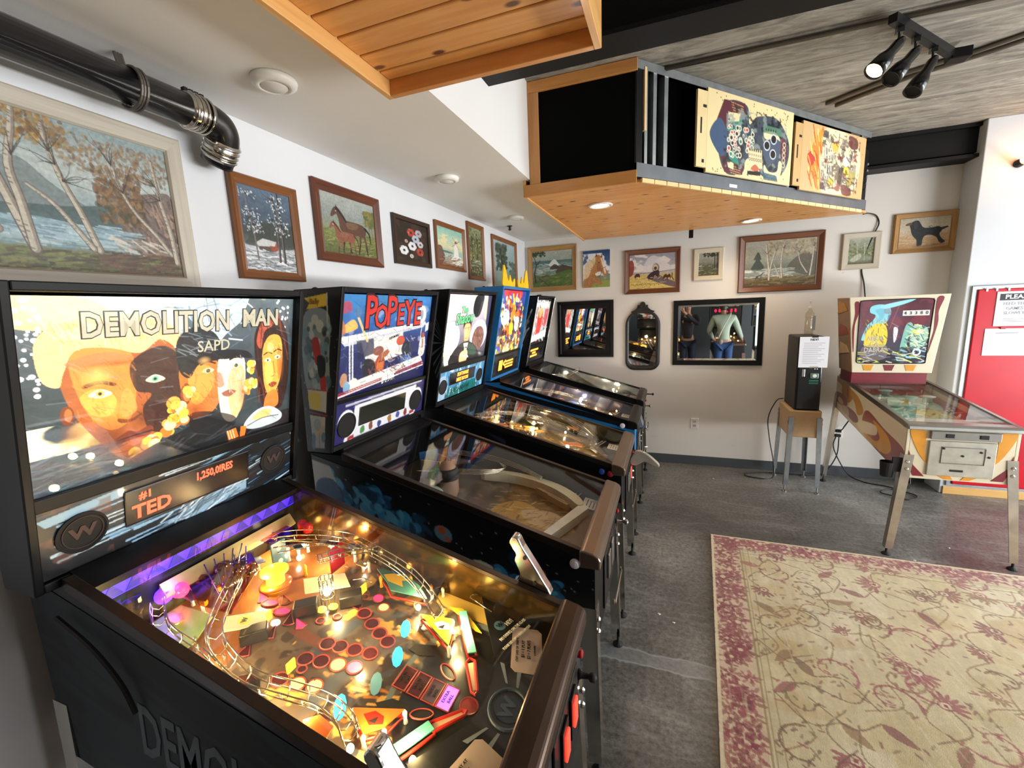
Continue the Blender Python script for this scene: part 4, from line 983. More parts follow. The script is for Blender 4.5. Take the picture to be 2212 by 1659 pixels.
# chrome pistol grips on both sides of the cabinet front
for v, s_ in ((V1 + .004, 1), (V0 - .004, -1)):
    prof = cr([(1.318, .925), (1.292, .985), (1.262, 1.035), (1.236, 1.075), (1.222, 1.103), (1.205, 1.108), (1.193, 1.090), (1.200, 1.070), (1.212, 1.050), (1.208, 1.025), (1.222, .990), (1.218, .965), (1.200, .948)], 4, True)
    gp = G().prism(prof, v, v + s_ * .035).ob('pistol_grip', M_CHROME, dm, bevel=.007)
    for u, z in ((1.243, 1.045), (1.272, .965)): G().cyl((u, v - s_ * .004, z), (u, v + s_ * .038, z), .006, 10).ob('grip_bolt', M_RUB, gp)
    G().lathe([(.012, 0), (.012, .003), (.007, .003), (.007, .001), (.0001, .001)], (1.213, v + s_ * .016, 1.106), (-.3, 0, 1), 14).ob('trigger_button', M_STEEL, gp)
# front: coin door, lit coin slots, start button, plunger knob
cd = G().box(1.411, 1.418, .40, .66, .56, .80).ob('coin_door', mat('black_coin_door', '#1a1a1d', .35, .4), dm, bevel=.003)
for v in (.48, .575): o = G().box(1.418, 1.426, v - .03, v + .03, .66, .78).ob('coin_slot', M_BLKM, cd, bevel=.002); G().box(1.426, 1.433, v - .018, v + .018, .69, .76).ob('coin_button', mat('lit_red_coin', '#ff3a2a', .3, emit=2.5, ecol='#ff3020'), o, bevel=.003)
G().lathe([(.012, 0), (.012, .012), (.009, .016), (.0001, .016)], (1.412, .69, .80), (1, 0, 0), 14).ob('start_button', mat('red_button', '#b01820', .3, coat=.5), dm)
G().lathe([(.016, 0), (.01, .01), (.007, .03), (.013, .036), (.013, .05), (.0001, .055)], (1.412, .70, .72), (1, 0, 0), 14).ob('launch_knob', M_RUB, dm, smooth=True)
# ================================================================= machine 2: unlit playfield, sailor-blue cabinet
pm = thing('pinball_machine', (.8, 1.355, 0), 'second pinball machine, red cartoon title, unlit brown playfield, blue printed side', 'pinball machine', 'pinball machines along the left wall')
V0, V1 = 1.022, 1.69
cab, bb = pinball(W0, V0, V1, .978, 1.735, 1.222, 1.912, pm, inner=mat('dark_brown_blade', '#2a211a', .3))
f = bplane(1.222, 1.912)


def art_title():
    c = Cv(220, 150, '#1c2c66', seed=21)
    c.vgrad([(0, '#3f86c4'), (.3, '#2b5fa6'), (.5, '#1c2a66'), (1, '#151c4a')]).mott(.25, 8, 8)
    c.blob('#a8b8d8', .66, 8, 6, .5, .1, .6)
    c.poly('#c0352c', [(.02, .10), (.10, .07), (.12, .16), (.03, .17)], .8, 1); c.poly('#e0b85a', [(.06, .30), (.14, .24), (.18, .32), (.08, .36)], .95, 1); c.poly('#b8744a', [(0, .28), (.05, .24), (.08, .36), (.02, .37)], .9, 1)
    c.poly('#e9e6e2', [(.02, .40), (.94, .30), (.96, .34), (.06, .46)], 1); c.poly('#c9ccd4', [(.06, .46), (.94, .345), (.92, .37), (.08, .49)], 1)
    c.poly('#e4e0dc', [(.22, .46), (.66, .40), (.68, .66), (.30, .74)], .95); c.poly('#1b2248', [(.18, .45), (.34, .44), (.36, .60), (.20, .64)], .9)
    for x in (.12, .145): c.line('#dfe3ea', .012, [(x, .45), (x + .03, .92)])
    c.line('#d9c58a', .02, [(.18, .22), (.28, .46)], .9); c.ell('#4e79a8', .175, .17, .035)
    # plain rounded shapes in the print's colours
    c.ell('#a8482e', .42, .76, .055, .14, .15); c.ell('#d0703c', .43, .74, .035, .09, .15); c.ell('#8a4a34', .40, .58, .055, .05); c.ell('#a55a3c', .47, .63, .06, .035, -.5)
    c.ell('#3a5f9c', .72, .76, .06, .12, .3); c.ell('#5b8fce', .77, .78, .04, .07); c.ell('#20242e', .72, .60, .06, .08); c.ell('#c4553c', .64, .50, .05, .055); c.poly('#20242e', [(.26, .66), (.36, .68), (.38, .84), (.28, .86)], 1, 1)
    c.poly('#e9e4da', [(.90, .52), (.96, .50), (.97, .70), (.90, .72)], .9, 1); c.ell('#b0563c', .93, .47, .022); c.line('#8e2c24', .012, [(.93, .52), (.935, .62)])
    c.ell('#eef0ee', .885, .22, .062, .115); c.ell('#20406c', .885, .22, .06, .112, ring=.05); c.ell('#9aa6b4', .885, .22, .02, .06); c.line('#dfe3ea', .008, [(.90, .33), (.89, .70)])
    c.poly('#e8eef0', [(.95, .33), (.995, .31), (.995, .41), (.95, .43)], .95); c.poly('#eef1ea', [(.50, .54), (.58, .52), (.59, .58), (.51, .60)], .95)
    c.poly('#ece8e4', [(.16, .86), (.92, .72), (.96, .80), (.10, .97)], .95); c.ell('#e8ead8', .18, .88, .04); c.ell('#b98a6a', .09, .82, .03, .07); c.ell('#7fa8c8', .12, .90, .03, .06)
    c.strokes(['#6b4a3c', '#3a2a28', '#b8b4b0', '#8a3a30'], 50, .3, .85, .66, .84, .05, .008, .4, .8, .8)
    for k in range(3): c.line('#a8343a', .008, [(.03, .955 + .018 * k), (.46, .89 + .018 * k)]); c.line('#a8343a', .008, [(.62, .86 + .018 * k), (.96, .80 + .018 * k)])
    c.poly('#f4f2ee', [(.46, .90), (.60, .875), (.605, .935), (.465, .96)]); c.line('#e6e6ea', .01, [(.0, .99), (.97, .85)])
    c.strokes(['#16182a', '#2a2c44', '#d8d4d0', '#7a8ab0'], 140, .05, .95, .36, .9, .05, .005, .5, 1.5, .55); c.strokes(['#10142c', '#4a6aa8'], 60, 0, 1, .02, .34, .06, .006, .3, 1, .4)
    return c.mott(.15, 40, 30)


def art_panel_sky():
    c = Cv(180, 46, '#241f5c', seed=22); c.mott(.3, 10, 4)
    for k in range(40): c.ell('#8a84c8', c.r.rand(), c.r.rand(), .003)
    c.poly('#e6e6ea', [(.18, .16), (.88, .10), (.88, .16), (.90, .92), (.17, .95)], .98); c.line('#5a5f78', .006, [(.14, .12), (.92, .06)]); c.line('#c9ccd6', .012, [(.10, .10), (.95, .03)])
    for i, (x, col) in enumerate(((.27, '#4f8a4a'), (.36, '#8a4a3a'), (.45, '#3a4a8a'), (.56, '#a8743a'), (.66, '#4a5a9c'), (.76, '#8a3a34'))):
        for k in range(5): c.ell(col, x + .02 * (c.r.rand() - .5), .82 + .1 * (c.r.rand() - .5), .018)
    for x in (.11, .90): c.ell('#eef0f4', x, .5, .075); c.poly('#e9e9ee', [(x - .02 + (.06 if x < .5 else -.06), .5), (x + .06 * (1 if x < .5 else -1), .35), (x + .075 * (1 if x < .5 else -1), .95), (x - .01, .98)], .95, 1)
    c.poly('#a83238', [(.13, .88), (.19, .86), (.19, .96), (.13, .98)]); c.poly('#a83238', [(.82, .84), (.88, .83), (.88, .92), (.82, .94)])
    return c


bg, spk = head(pm, W0, f, 1.222, 1.912, .996, 1.717, 1.448, 1.886, art_title(), vcol('faint_glow_print', .30, .4, .1), 1.240, 1.428, art_panel_sky(), vcol('faint_glow_panel_print', .06, .45, .1), ((1.079, 1.322), (1.632, 1.322)), .058)  # both prints carry a faint added glow of their own
upb = Vector((UT - UB, 0, 1.912 - 1.222)).normalized()
M_TRED = mat('title_red', '#c8302a', .4, emit=.35); M_TDK = mat('title_outline', '#2a0d12', .5)
for i, (ch, dz, sz) in enumerate((('P', 0, .205), ('O', -.02, .15), ('P', .004, .195), ('E', -.014, .15), ('Y', -.008, .175), ('E', -.014, .165))):
    v = 1.205 + .076 * i
    for m_, k, rec in ((M_TDK, .055, .0312), (M_TRED, .015, .0302)): lettering(ch, sz, Vector(f(v, 1.805 + dz, rec)), (0, 1, .04), upb, m_, bg, bold=k, squeeze=.82)
lettering('SKYDECK', .022, Vector(f(1.385, 1.472, .0312)), (0, 1, .06), upb, M_INK, bg, bold=.02)
lettering('CUSTOM BUILD', .016, Vector(f(1.40, 1.69, .0312)), (0, 1, .18), upb, M_INK, bg, bold=.01, squeeze=.8)
dsp = headslab(f, 'display', 1.160, 1.53, 1.295, 1.385, .011, .018, mat('dark_display_glass', '#2b2d26', .12, coat=.8), pm, W0, .003)
# printed backbox side and cabinet side: loose pastel and blue shapes
c = Cv(80, 190, '#121214', seed=23); c.poly('#7d8f98', [(.18, .16), (.74, .14), (.80, .40), (.78, .60), (.16, .60)], .9, 1)
for k in range(60): c.ell(['#5f7f90', '#8ea4ac', '#3f5c6c', '#b4bcb8', '#2a3238'][k % 5], .2 + .6 * c.r.rand(), .18 + .42 * c.r.rand(), .03 + .06 * c.r.rand(), al=.8)
c.poly('#9c2a28', [(.36, .30), (.52, .29), (.58, .42), (.44, .44)], 1, 1); c.poly('#9c2a28', [(.56, .50), (.70, .50), (.74, .63), (.60, .62)], 1, 1); c.poly('#15161a', [(.48, .40), (.68, .40), (.70, .50), (.54, .52)], 1, 1)
c.poly('#b8bab4', [(.18, .60), (.76, .60), (.76, .74), (.2, .72)], .9); c.poly('#c8b23c', [(.20, .62), (.52, .62), (.54, .72), (.24, .71)], .9, 1); c.line('#8a3a34', .02, [(.18, .74), (.8, .76)]); c.line('#8a3a34', .02, [(.16, .595), (.8, .605)])
c.poly('#aeb0a8', [(.20, .76), (.74, .77), (.74, .97), (.26, .97)], .95); c.ell('#c8a878', .50, .84, .12, .05); c.ell('#6f93a4', .46, .82, .13, .04, al=.7); c.line('#8f8f88', .05, [(.53, .88), (.53, .96)], .8)
for x, y in ((.3, .91), (.68, .90), (.28, .95)): c.ell('#4f7486', x, y, .08, al=.9)
for k in range(30): c.ell('#c8ccd0', c.r.rand(), c.r.rand(), .006)
c.poly('#d0b428', [(.22, .05), (.70, .03), (.70, .10), (.26, .115), (.34, .08)], 1); c.line('#b4b8ba', .02, [(.71, .03), (.73, .20)])
c.mesh('side_art', (.203, .9765, 1.908), (.446, .9765, 1.908), (.174, .9765, 1.226), (.299, .9765, 1.226), M_GLOSSP, bb)
lettering('Bally', .034, (.305, .976, 1.860), (1, 0, 0), (0.15, 0, 1), mat('ochre_ink', '#8a5a14', .5), bb, squeeze=.8)
c = Cv(260, 110, '#0b0c10', seed=24)
for k in range(70): c.ell('#9fb0bc', c.r.rand(), c.r.rand(), .0025)
for cx, cy, r, n_ in ((.10, .30, .09, 40), (.25, .26, .07, 36), (.36, .36, .06, 34), (.47, .58, .06, 32), (.72, .60, .07, 36), (.90, .62, .05, 28), (.58, .70, .05, 24), (.86, .45, .03, 14), (.42, .30, .04, 16), (.79, .30, .03, 12)):
    for k in range(n_): a = c.r.rand() * 6.3; q = r * c.r.rand() ** .5; c.ell(['#2a6a9c', '#3a8cc0', '#1c4468', '#5aaad0', '#14304a'][c.r.randint(5)], cx + q * math.cos(a), cy + 2.0 * q * math.sin(a), .012 + .02 * c.r.rand(), .02 + .05 * c.r.rand(), c.r.rand() * 3, .85)
c.ell('#5c88a4', .515, .30, .032); c.ell('#b4582c', .51, .27, .016); c.ell('#b4582c', .53, .34, .012, al=.8); c.ell('#c07a3a', .835, .34, .02); c.ell('#a8562a', .345, .48, .014)
c.ell('#b89a74', .64, .56, .035, .08, .2); c.ell('#d8d4c8', .65, .47, .035, .03); c.poly('#8a3030', [(.60, .66), (.68, .62), (.69, .72), (.61, .76)], .9, 1)
c.poly('#c9c4ba', [(0, .05), (.08, .05), (.12, .30), (0, .45)], .9); c.poly('#235078', [(.01, .25), (.10, .18), (.13, .50), (.02, .62)], .95, 1)
c.poly('#c8c2b8', [(.40, .99), (1, .90), (1, 1)], .95); c.line('#7a3a3a', .006, [(.4, .97), (1, .875)]); c.line('#7a3a3a', .005, [(.4, 1), (1, .905)])
cabside(c, V0 - .0015, cab)
G().lathe([(.019, 0), (.019, .006), (.013, .008), (.013, .014), (.0001, .016)], (1.337, V0 - .001, .872), (0, -1, 0), 18).ob('flipper_button', mat('white_button', '#d8d6e0', .3), pm)


def playfield_print(c, t, v0, v1, m=None):
    pf = G().prism([(1.36, zp(1.36) - .002), (.352, zp(.352) - .002), (.352, zp(.352) - .015), (1.36, zp(1.36) - .015)], v0 + .02, v1 - .02).ob('playfield', mat('playfield_ply', '#b08a55', .5), t)
    c.mesh('playfield_art', (.352, v0 + .022, zp(.352)), (.352, v1 - .022, zp(.352)), (1.36, v0 + .022, zp(1.36)), (1.36, v1 - .022, zp(1.36)), m or M_GLOSSP, pf)


c = Cv(150, 240, '#4a3a26', seed=25); c.vgrad([(0, '#2c2620'), (.4, '#4a3c2a'), (.6, '#5e4a30'), (1, '#3a2c1e')]).mott(.35, 10, 16); c.blob('#7a6038', .56, 12, 18, .8, .3, .95); c.blob('#2a1f14', .58, 14, 22, .8)
c.poly('#b08a3c', [(.16, .62), (.40, .54), (.62, .62), (.52, .78), (.24, .80)], .8, 1); c.poly('#b8a888', [(.36, .74), (.5, .66), (.60, .80), (.40, .92)], .8, 1); c.strokes(['#2a2016', '#d0b878', '#6a4a24'], 160, .1, .8, .5, .95, .08, .007, .6, .8, .8)
for k in range(5): c.ell('#3a2a1c', .35 + .09 * k, .50, .03)
c.ell('#e0d8c0', .28, .46, .05); c.ell('#4a3a26', .30, .455, .045); playfield_print(c, pm, V0, V1)
M_CREAM = mat('cream_wall', '#c9bf9d', .35, coat=.3); M_WRAIL = mat('white_rail', '#d8dad2', .4)
lp = [(.745, 1.546), (.874, 1.610), (1.004, 1.631), (1.129, 1.621), (1.231, 1.566), (1.280, 1.497), (1.257, 1.464), (1.196, 1.515), (1.100, 1.566), (.986, 1.583), (.874, 1.566), (.763, 1.519)]
plate(pm, W0, 'loop_wall', cr(lp, 3, True), .008, M_CREAM, .045)
plate(pm, W0, 'lane_rail', [(1.280, 1.502), (1.309, 1.471), (1.196, 1.102), (1.162, 1.098), (1.257, 1.453)], .01, M_WRAIL, .04)
plate(pm, W0, 'inner_lane_guide', [(1.033, 1.536), (1.052, 1.549), (1.196, 1.490), (1.187, 1.474)], .01, mat('tan_guide', '#7c6648', .5), .03)
plate(pm, W0, 'inner_lane_guide', [(1.100, 1.501), (1.114, 1.513), (1.216, 1.473), (1.206, 1.456)], .01, mat('tan_guide', '#7c6648'), .03)
for off in (0, .018, .036, .054):
    G().tube(cr([(.553, 1.222, zp(.553) + .11), (.694, 1.300 + off, zp(.694) + .11), (.820, 1.397 + off, zp(.820) + .105), (.875, 1.504 + off * .7, zp(.875) + .10), (.820, 1.583, zp(.820) + .10)], 7), .0022, 5).ob('ramp_rail', M_WIRE, pm, smooth=True)
    G().tube(cr([(.597, 1.513 - off, zp(.597) + .13), (.775, 1.589 - off, zp(.775) + .12), (.930, 1.612 - off * .8, zp(.930) + .10), (1.052, 1.593 - off * .6, zp(1.052) + .08)], 6), .0020, 5).ob('ramp_rail', M_WIRE, pm, smooth=True)
for pts in (((.401, 1.000), (.401, 1.113), (.531, 1.149), (.655, 1.242), (.691, 1.198), (.549, 1.036)), ((.505, 1.336), (.514, 1.528), (.637, 1.577), (.745, 1.565), (.637, 1.413))): plate(pm, W0, 'clear_ramp', pts, .09, M_CLEAR, .006)
G().box(.48, .57, 1.085, 1.16, zp(.52) + .04, zp(.52) + .09).ob('ramp_entry_box', mat('pale_grey_plastic', '#a8acb0', .3), pm, bevel=.006)
G().lathe([(.0001, 0), (.04, .0), (.05, .03), (.05, .10), (.042, .14), (.02, .165), (.0001, .17)], (.700, 1.248, zp(.700) + .02), n=18).ob('toy_dome', mat('tan_toy', '#8a6a54', .5), pm, smooth=True, label='plain rounded tan playfield toy')
G().lathe([(.052, .0), (.056, .02), (.05, .045), (.046, .05)], (.703, 1.243, zp(.703) + .11), n=18).ob('toy_cap', M_RUB, pm, smooth=True)
G().lathe([(.042, 0), (.042, .008), (.034, .012), (.0001, .012)], (.679, 1.161, zp(.679) + .06), (.5, -.25, .8), 22).ob('turn_wheel', mat('grey_green_disc', '#a9b8a8', .4), pm)
for a, b, col in (((.549, 1.419), (.655, 1.358), '#a86a2c'), ((.531, 1.302), (.637, 1.297), '#c9a86a'), ((.479, 1.371), (.549, 1.419), '#2c5f94')):
    G().hexa([(a[0], a[1], zp(a[0]) + .01), (b[0], b[1], zp(b[0]) + .01), (b[0], b[1] + .006, zp(b[0]) + .01), (a[0], a[1] + .006, zp(a[0]) + .01)], [(a[0], a[1], zp(a[0]) + .13), (b[0], b[1], zp(b[0]) + .15), (b[0], b[1] + .006, zp(b[0]) + .15), (a[0], a[1] + .006, zp(a[0]) + .13)]).ob('standing_plastic', mat('plastic_' + col, col, .3, coat=.5), pm)
for u, v in ((.462, 1.026), (.566, 1.057), (.727, 1.076), (.864, 1.073), (.957, 1.183), (.800, 1.222), (.637, 1.452), (.911, 1.473), (1.061, 1.615)): post(pm, W0, u, v, .05, M_CLEAR)


def apron_cards(t, v0, v1, m=None, emb=True):
    vc = (v0 + v1) / 2
    ap = plate(t, W0, 'apron', ((1.36, v0 + .02), (1.36, v1 - .02), (1.14, v1 - .02), (1.285, vc + .06), (1.285, vc - .06), (1.14, v0 + .02)), .012, m or mat('plum_apron', '#1b1622', .4, coat=.2), .004)
    for sv in (-1, 1):
        v = vc + sv * (v1 - v0) * .33; pts = [(1.262, v - .055), (1.335, v - .055), (1.335, v + .055), (1.262, v + .055)]
        cdo = plate(ap, W0, 'instruction_card', pts, .017, mat('card_stock', '#cfc6ba', .6), .001)
        for j in range(3): plate(cdo, W0, 'print_line', [(1.28 + .016 * j, v - .04), (1.284 + .016 * j, v - .04), (1.284 + .016 * j, v + .04 - .01 * j), (1.28 + .016 * j, v + .04 - .01 * j)], .0183, M_INK, .0003)
    for j, tx in enumerate(('HEY!', 'NO DRINKS ON THE GLASS', 'PLEASE USE CUP HOLDER ON LEG!')): u = 1.185 + .018 * j; lettering(tx, .013, (u, v1 - .09, zp(u) + .0175), (.25, .97, -.03), (-.97, .25, .11), M_WHITEINK, ap, squeeze=.6)
    return ap


apron_cards(pm, V0, V1)


def front_fittings(t, v0, v1, red=True):
    vc = (v0 + v1) / 2
    cd = G().box(1.411, 1.418, vc - .14, vc + .14, .56, .80).ob('coin_door', mat('black_coin_door', '#1a1a1d', .35, .4), t, bevel=.003)
    for v in (vc - .05, vc + .05): G().box(1.418, 1.428, v - .03, v + .03, .66, .77).ob('coin_slot', M_STEEL, cd, bevel=.003)
    G().lathe([(.012, 0), (.012, .012), (.0001, .016)], (1.412, v1 - .06, .80), (1, 0, 0), 12).ob('start_button', mat('red_button', '#b01820', .3, coat=.5), t)
    G().lathe([(.015, 0), (.008, .01), (.006, .04), (.014, .046), (.014, .058), (.0001, .062)], (1.412, v1 - .05, .74), (1, 0, 0), 14).ob('plunger', M_STEEL, t, smooth=True)
    G().tube([(1.45, vc - .12, .60), (1.455, vc - .12, .58), (1.455, vc + .12, .58), (1.45, vc + .12, .60)], .006, 6).ob('coin_door_bar', M_CHROME, t)


front_fittings(pm, V0, V1)

# ================================================================= machine 3: dark, green title
sm = thing('pinball_machine', (.8, 2.26, 0), 'third pinball machine, green title over man in tuxedo, black cabinet', 'pinball machine', 'pinball machines along the left wall')
V0, V1 = 1.935, 2.60
cab, bb = pinball(W0, V0, V1, 1.858, 2.60, 1.222, 1.932, sm, inner=mat('smoked_blade', '#4a4334', .18, .7))
f = bplane(1.222, 1.932)
c = Cv(150, 110, '#9a95a0', seed=31); c.vgrad([(0, '#d0bfb4'), (.3, '#a49aa4'), (.6, '#6c6670'), (1, '#2c2c36')])
c.poly('#b8aea8', [(0, 0), (.5, 0), (.35, .3), (0, .35)], .8, 1); c.poly('#101015', [(.62, .02), (.80, 0), (.76, .28), (.66, .34), (.58, .22)], 1, 1); c.ell('#e0b49a', .90, .2, .05, .18); c.poly('#232a48', [(.9, 0), (1, 0), (1, .6), (.93, .5)], .95)
for x in (.16, .78): c.ell('#c8c4dc', x, .62, .20, .24); c.ell('#8fb2d0', x, .63, .18, .21, ring=.1); c.ell('#f0e6b0' if x < .5 else '#6a4438', x, .68, .14, .20)
c.poly('#f4ecc6', [(.10, .50), (.18, .48), (.22, .62), (.20, .98), (.12, .98), (.08, .66)], .95, 1); c.strokes(['#d8c890', '#a8986a', '#fff4d4'], 40, .07, .26, .45, .95, .04, .01, 1.4, .5, .8); c.strokes(['#4a2c26', '#8a6a5a', '#2a1a18'], 40, .68, .88, .5, .85, .05, .012, 1.2, .6, .8)
c.poly('#e8a060', [(.44, .42), (.55, .42), (.57, .60), (.50, .74), (.45, .60)], 1, 1); c.poly('#f6c888', [(.46, .46), (.51, .46), (.51, .62), (.47, .60)], .8, 1); c.poly('#1c130f', [(.42, .50), (.42, .36), (.50, .32), (.58, .37), (.575, .50), (.55, .43), (.46, .43)], 1, 1)
for x in (.475, .53): c.line('#2a160c', .008, [(x - .02, .495), (x + .02, .485)]); c.ell('#2a1a10', x, .515, .006)
c.line('#9a4a30', .009, [(.48, .645), (.525, .645)])
c.poly('#17171b', [(.22, 1), (.28, .80), (.44, .70), (.58, .70), (.76, .82), (.82, 1)], 1, 1); c.poly('#f0ead8', [(.46, .72), (.56, .72), (.54, .86), (.50, .84)], 1); c.poly('#121214', [(.455, .76), (.50, .785), (.545, .76), (.545, .81), (.50, .79), (.455, .81)]); c.poly('#f0a878', [(.42, .86), (.56, .84), (.56, 1), (.42, 1)], 1, 1); c.poly('#2c4438', [(.58, .74), (.72, .80), (.78, .92), (.60, .90)], .9, 1)
cs = Cv(140, 40, '#4a84b0', seed=32); cs.mott(.4, 12, 4); cs.poly('#1c6a68', [(.2, .68), (.86, .60), (.86, 1), (.2, 1)]); cs.strokes(['#8fc0dc', '#1c3a58', '#0f4a48', '#b8d8e8'], 90, 0, 1, 0, 1, .06, .02, 1.4, .5, .8); cs.poly('#b4c8da', [(0, .25), (.14, .2), (.16, .9), (.06, 1), (0, .8)], .6, 1)
bg, spk = head(sm, W0, f, 1.222, 1.932, 1.876, 2.582, 1.468, 1.906, c, M_LITS, 1.250, 1.430, cs, M_DIMP, ((1.947, 1.335), (2.500, 1.335)), .048)
upb = Vector((UT - UB, 0, .71)).normalized(); M_TGRN = mat('title_green', '#6fdc8a', .4, emit=1.0); M_TGD = mat('title_dark_green', '#0f1c16', .5)
for m_, k, rec in ((M_TGD, .05, .0312), (M_TGRN, .012, .0302)):
    lettering('The', .060, Vector(f(2.16, 1.81, rec)), (0, 1, .06), upb, m_, bg, bold=k); lettering('Shadow', .10, Vector(f(2.18, 1.755, rec)), (0, 1, .06), upb, m_, bg, bold=k, squeeze=.85)
M_ODOT = mat('amber_dots', '#ff9a3c', .5, emit=2.4, ecol='#ff8a2c')
dsp = headslab(f, 'display', 2.03, 2.41, 1.33, 1.41, .011, .018, mat('display_screen', '#1b1716', .25), sm, W0, .003)
for s, z in (('SOFTWARE', 1.388), ('MIKE BOON', 1.352)): lettering(s, .036, Vector(f(2.21, z, .0105)), (0, 1, 0), upb, M_ODOT, dsp, bold=.02, squeeze=.9)
lettering('THE SHADOW', .04, Vector(f(2.20, 1.285, .015)), (0, 1, 0), upb, mat('dark_teal_ink', '#0c3a38', .5), spk, squeeze=1.1)
# pale rays printed on the side of the backbox
rays = G()
for k in range(9):
    a = -1.2 + .3 * k; cx, cz = .40, 1.62; rays.add([(cx + .02 * math.cos(a + 2.6), 1.8572, cz + .03 * math.sin(a)), (cx - .10 * math.cos(a * .6), 1.8572, cz + .22 * math.sin(a * 1.1) - .006), (cx - .10 * math.cos(a * .6), 1.8572, cz + .22 * math.sin(a * 1.1) + .012)], [(0, 1, 2)])
rays.ob('side_rays', mat('pale_ray', '#46545a', .6), bb)
c = Cv(120, 50, '#0a0a0c', seed=33); c.poly('#b0b4b8', [(.50, .20), (.56, .24), (.62, .58), (.60, .60)], .9); c.poly('#20285c', [(.62, .40), (.74, .46), (1, .9), (.92, .98)], .95); c.poly('#2a2c44', [(.36, .05), (.46, .08), (.46, .16)], .8); c.mott(.3, 10, 5); cabside(c, V0 - .0015, cab)
for u, col in ((1.30, '#2a4a9c'), (1.348, '#9c2030')): G().lathe([(.017, 0), (.017, .005), (.012, .007), (.012, .012), (.0001, .014)], (u, V0 - .001, .878 - (u - 1.3) * .2), (0, -1, 0), 16).ob('flipper_button', mat('button' + col, col, .3, coat=.5), sm)
# white pistol grip launcher on the front
gp = G().prism(cr([(1.415, .80), (1.44, .845), (1.47, .862), (1.51, .850), (1.56, .815), (1.60, .775), (1.588, .758), (1.55, .772), (1.51, .79), (1.48, .775), (1.45, .76), (1.42, .77)], 4, True), 2.39, 2.425).ob('gun_grip_launcher', mat('ivory_grip', '#b8b0a2', .25, .4), sm, bevel=.006)
G().tube([(1.50, 2.407, .855), (1.51, 2.407, .885), (1.525, 2.407, .885)], .005, 6).ob('grip_hammer', M_CHROME, gp)

# lively playfields: lamps, posts, plastics and ramps
def toys(t, v0, v1, seed, cols, nplast, nbulb, lamps, ramps=2, wire=True):
    r = random.Random(seed); vm = (v0 + v1) / 2; hw = (v1 - v0) / 2 - .05
    for k in range(nplast):
        u = r.uniform(.40, 1.12); v = vm + r.uniform(-1, 1) * hw * .95; s_ = r.uniform(.02, .045); a0 = r.uniform(0, 6.28); n_ = r.choice((3, 4, 5))
        pts = [(u + s_ * math.cos(a0 + 2 * PI * i / n_) * 1.4, v + s_ * math.sin(a0 + 2 * PI * i / n_)) for i in range(n_)]; h = r.uniform(.025, .07); col = r.choice(cols)
        o = plate(t, W0, 'plastic', pts, h, mat('plastic_' + col, col, .3, coat=.5), .003); post(o, W0, u, v, h, M_CLEAR)
    for k in range(6):
        u = r.uniform(.40, .85); v = vm + r.uniform(-1, 1) * hw * .9; h0 = r.uniform(.03, .05); col = r.choice(cols); G().box(u - .003, u + .003, v - .02, v + .02, zp(u) + .005, zp(u) + .005 + h0 * 1.6).ob('standup_target', mat('plastic_' + col, col, .3, coat=.5), t, bevel=.001)
    for k in range(3):
        u = r.uniform(.44, .64); v = vm + (k - 1) * hw * .6; o = G().lathe([(.03, 0), (.03, .01), (.022, .014), (.022, .04), (.034, .046), (.034, .052), (.0001, .058)], (u, v, zp(u)), n=16).ob('pop_bumper', mat('cap_' + cols[k % len(cols)], cols[k % len(cols)], .3, coat=.5, emit=.6), t, smooth=True)
    for k in range(nbulb): bulb(t, W0, r.uniform(.40, 1.22), vm + r.uniform(-1, 1) * hw, r.uniform(.015, .05), M_BULB if k % 4 else M_BULBW, .007)
    for u, v, p, col in lamps: point('playfield_lamp', (u, v, zp(u) + .07), p * 3.0, col, .015, t); bulb(t, W0, u, v + .01, .07, M_BULBW, .011)
    for s_ in ((-1, 1) if ramps > 1 else (1,)):
        G().tube(cr([(1.10, vm + s_ * hw * .55, zp(1.1) + .02), (.80, vm + s_ * hw * .8, zp(.8) + .06), (.54, vm + s_ * hw * .75, zp(.54) + .08), (.44, vm + s_ * hw * .3, zp(.44) + .09), (.50, vm - s_ * hw * .1, zp(.50) + .09)], 6), .016, 8).ob('clear_ramp', M_CLEAR, t, smooth=True)
    if wire: habitrail(t, W0, [(.42, vm - hw * .3, .10), (.50, vm + hw * .3, .10), (.68, vm + hw * .75, .09), (.95, vm + hw * .85, .07), (1.12, vm + hw * .75, .05)], .012)
    for s_ in (-1, 1):
        a = Vector((1.165, vm + s_ * .10)); b = Vector((1.215, vm + s_ * .035)); n_ = Vector((-(b - a).y, (b - a).x)).normalized()
        plate(t, W0, 'flipper', [tuple(a + n_ * .01), tuple(b + n_ * .005), tuple(b - n_ * .005), tuple(a - n_ * .01)], .01, M_WHITEP, .012)
        plate(t, W0, 'slingshot_plastic', [(1.0, vm + s_ * .17), (1.09, vm + s_ * .13), (1.07, vm + s_ * .19)], .03, mat('plastic_' + cols[0], cols[0], .3, coat=.5))


c = Cv(110, 180, '#5a4a34', seed=34); c.vgrad([(0, '#3c2e2a'), (.4, '#5a4834'), (.7, '#9a8458'), (1, '#4a3c28')]).mott(.4, 10, 16); c.strokes(['#e0c060', '#7a2a2a', '#2a2018', '#d8d0b0', '#3a4a6a'], 240, .05, .95, .05, .95, .08, .02, .8, 1.5, .8); playfield_print(c, sm, V0, V1)
toys(sm, V0, V1, 3, ['#d8a030', '#a83028', '#e8dca8', '#5a3a6a', '#e07a28'], 16, 14, ((.45, 2.12, .8, (1, .72, .4)), (.80, 2.10, 1.0, (1, .82, .5)), (1.06, 2.12, 1.3, (1, .84, .5)), (.75, 2.42, .6, (1, .8, .5))))
G().box(.80, .805, 2.06, 2.13, zp(.8) + .02, zp(.8) + .09).ob('window_panel', mat('lit_window', '#ffe890', .3, emit=2.2, ecol='#ffe080'), sm)
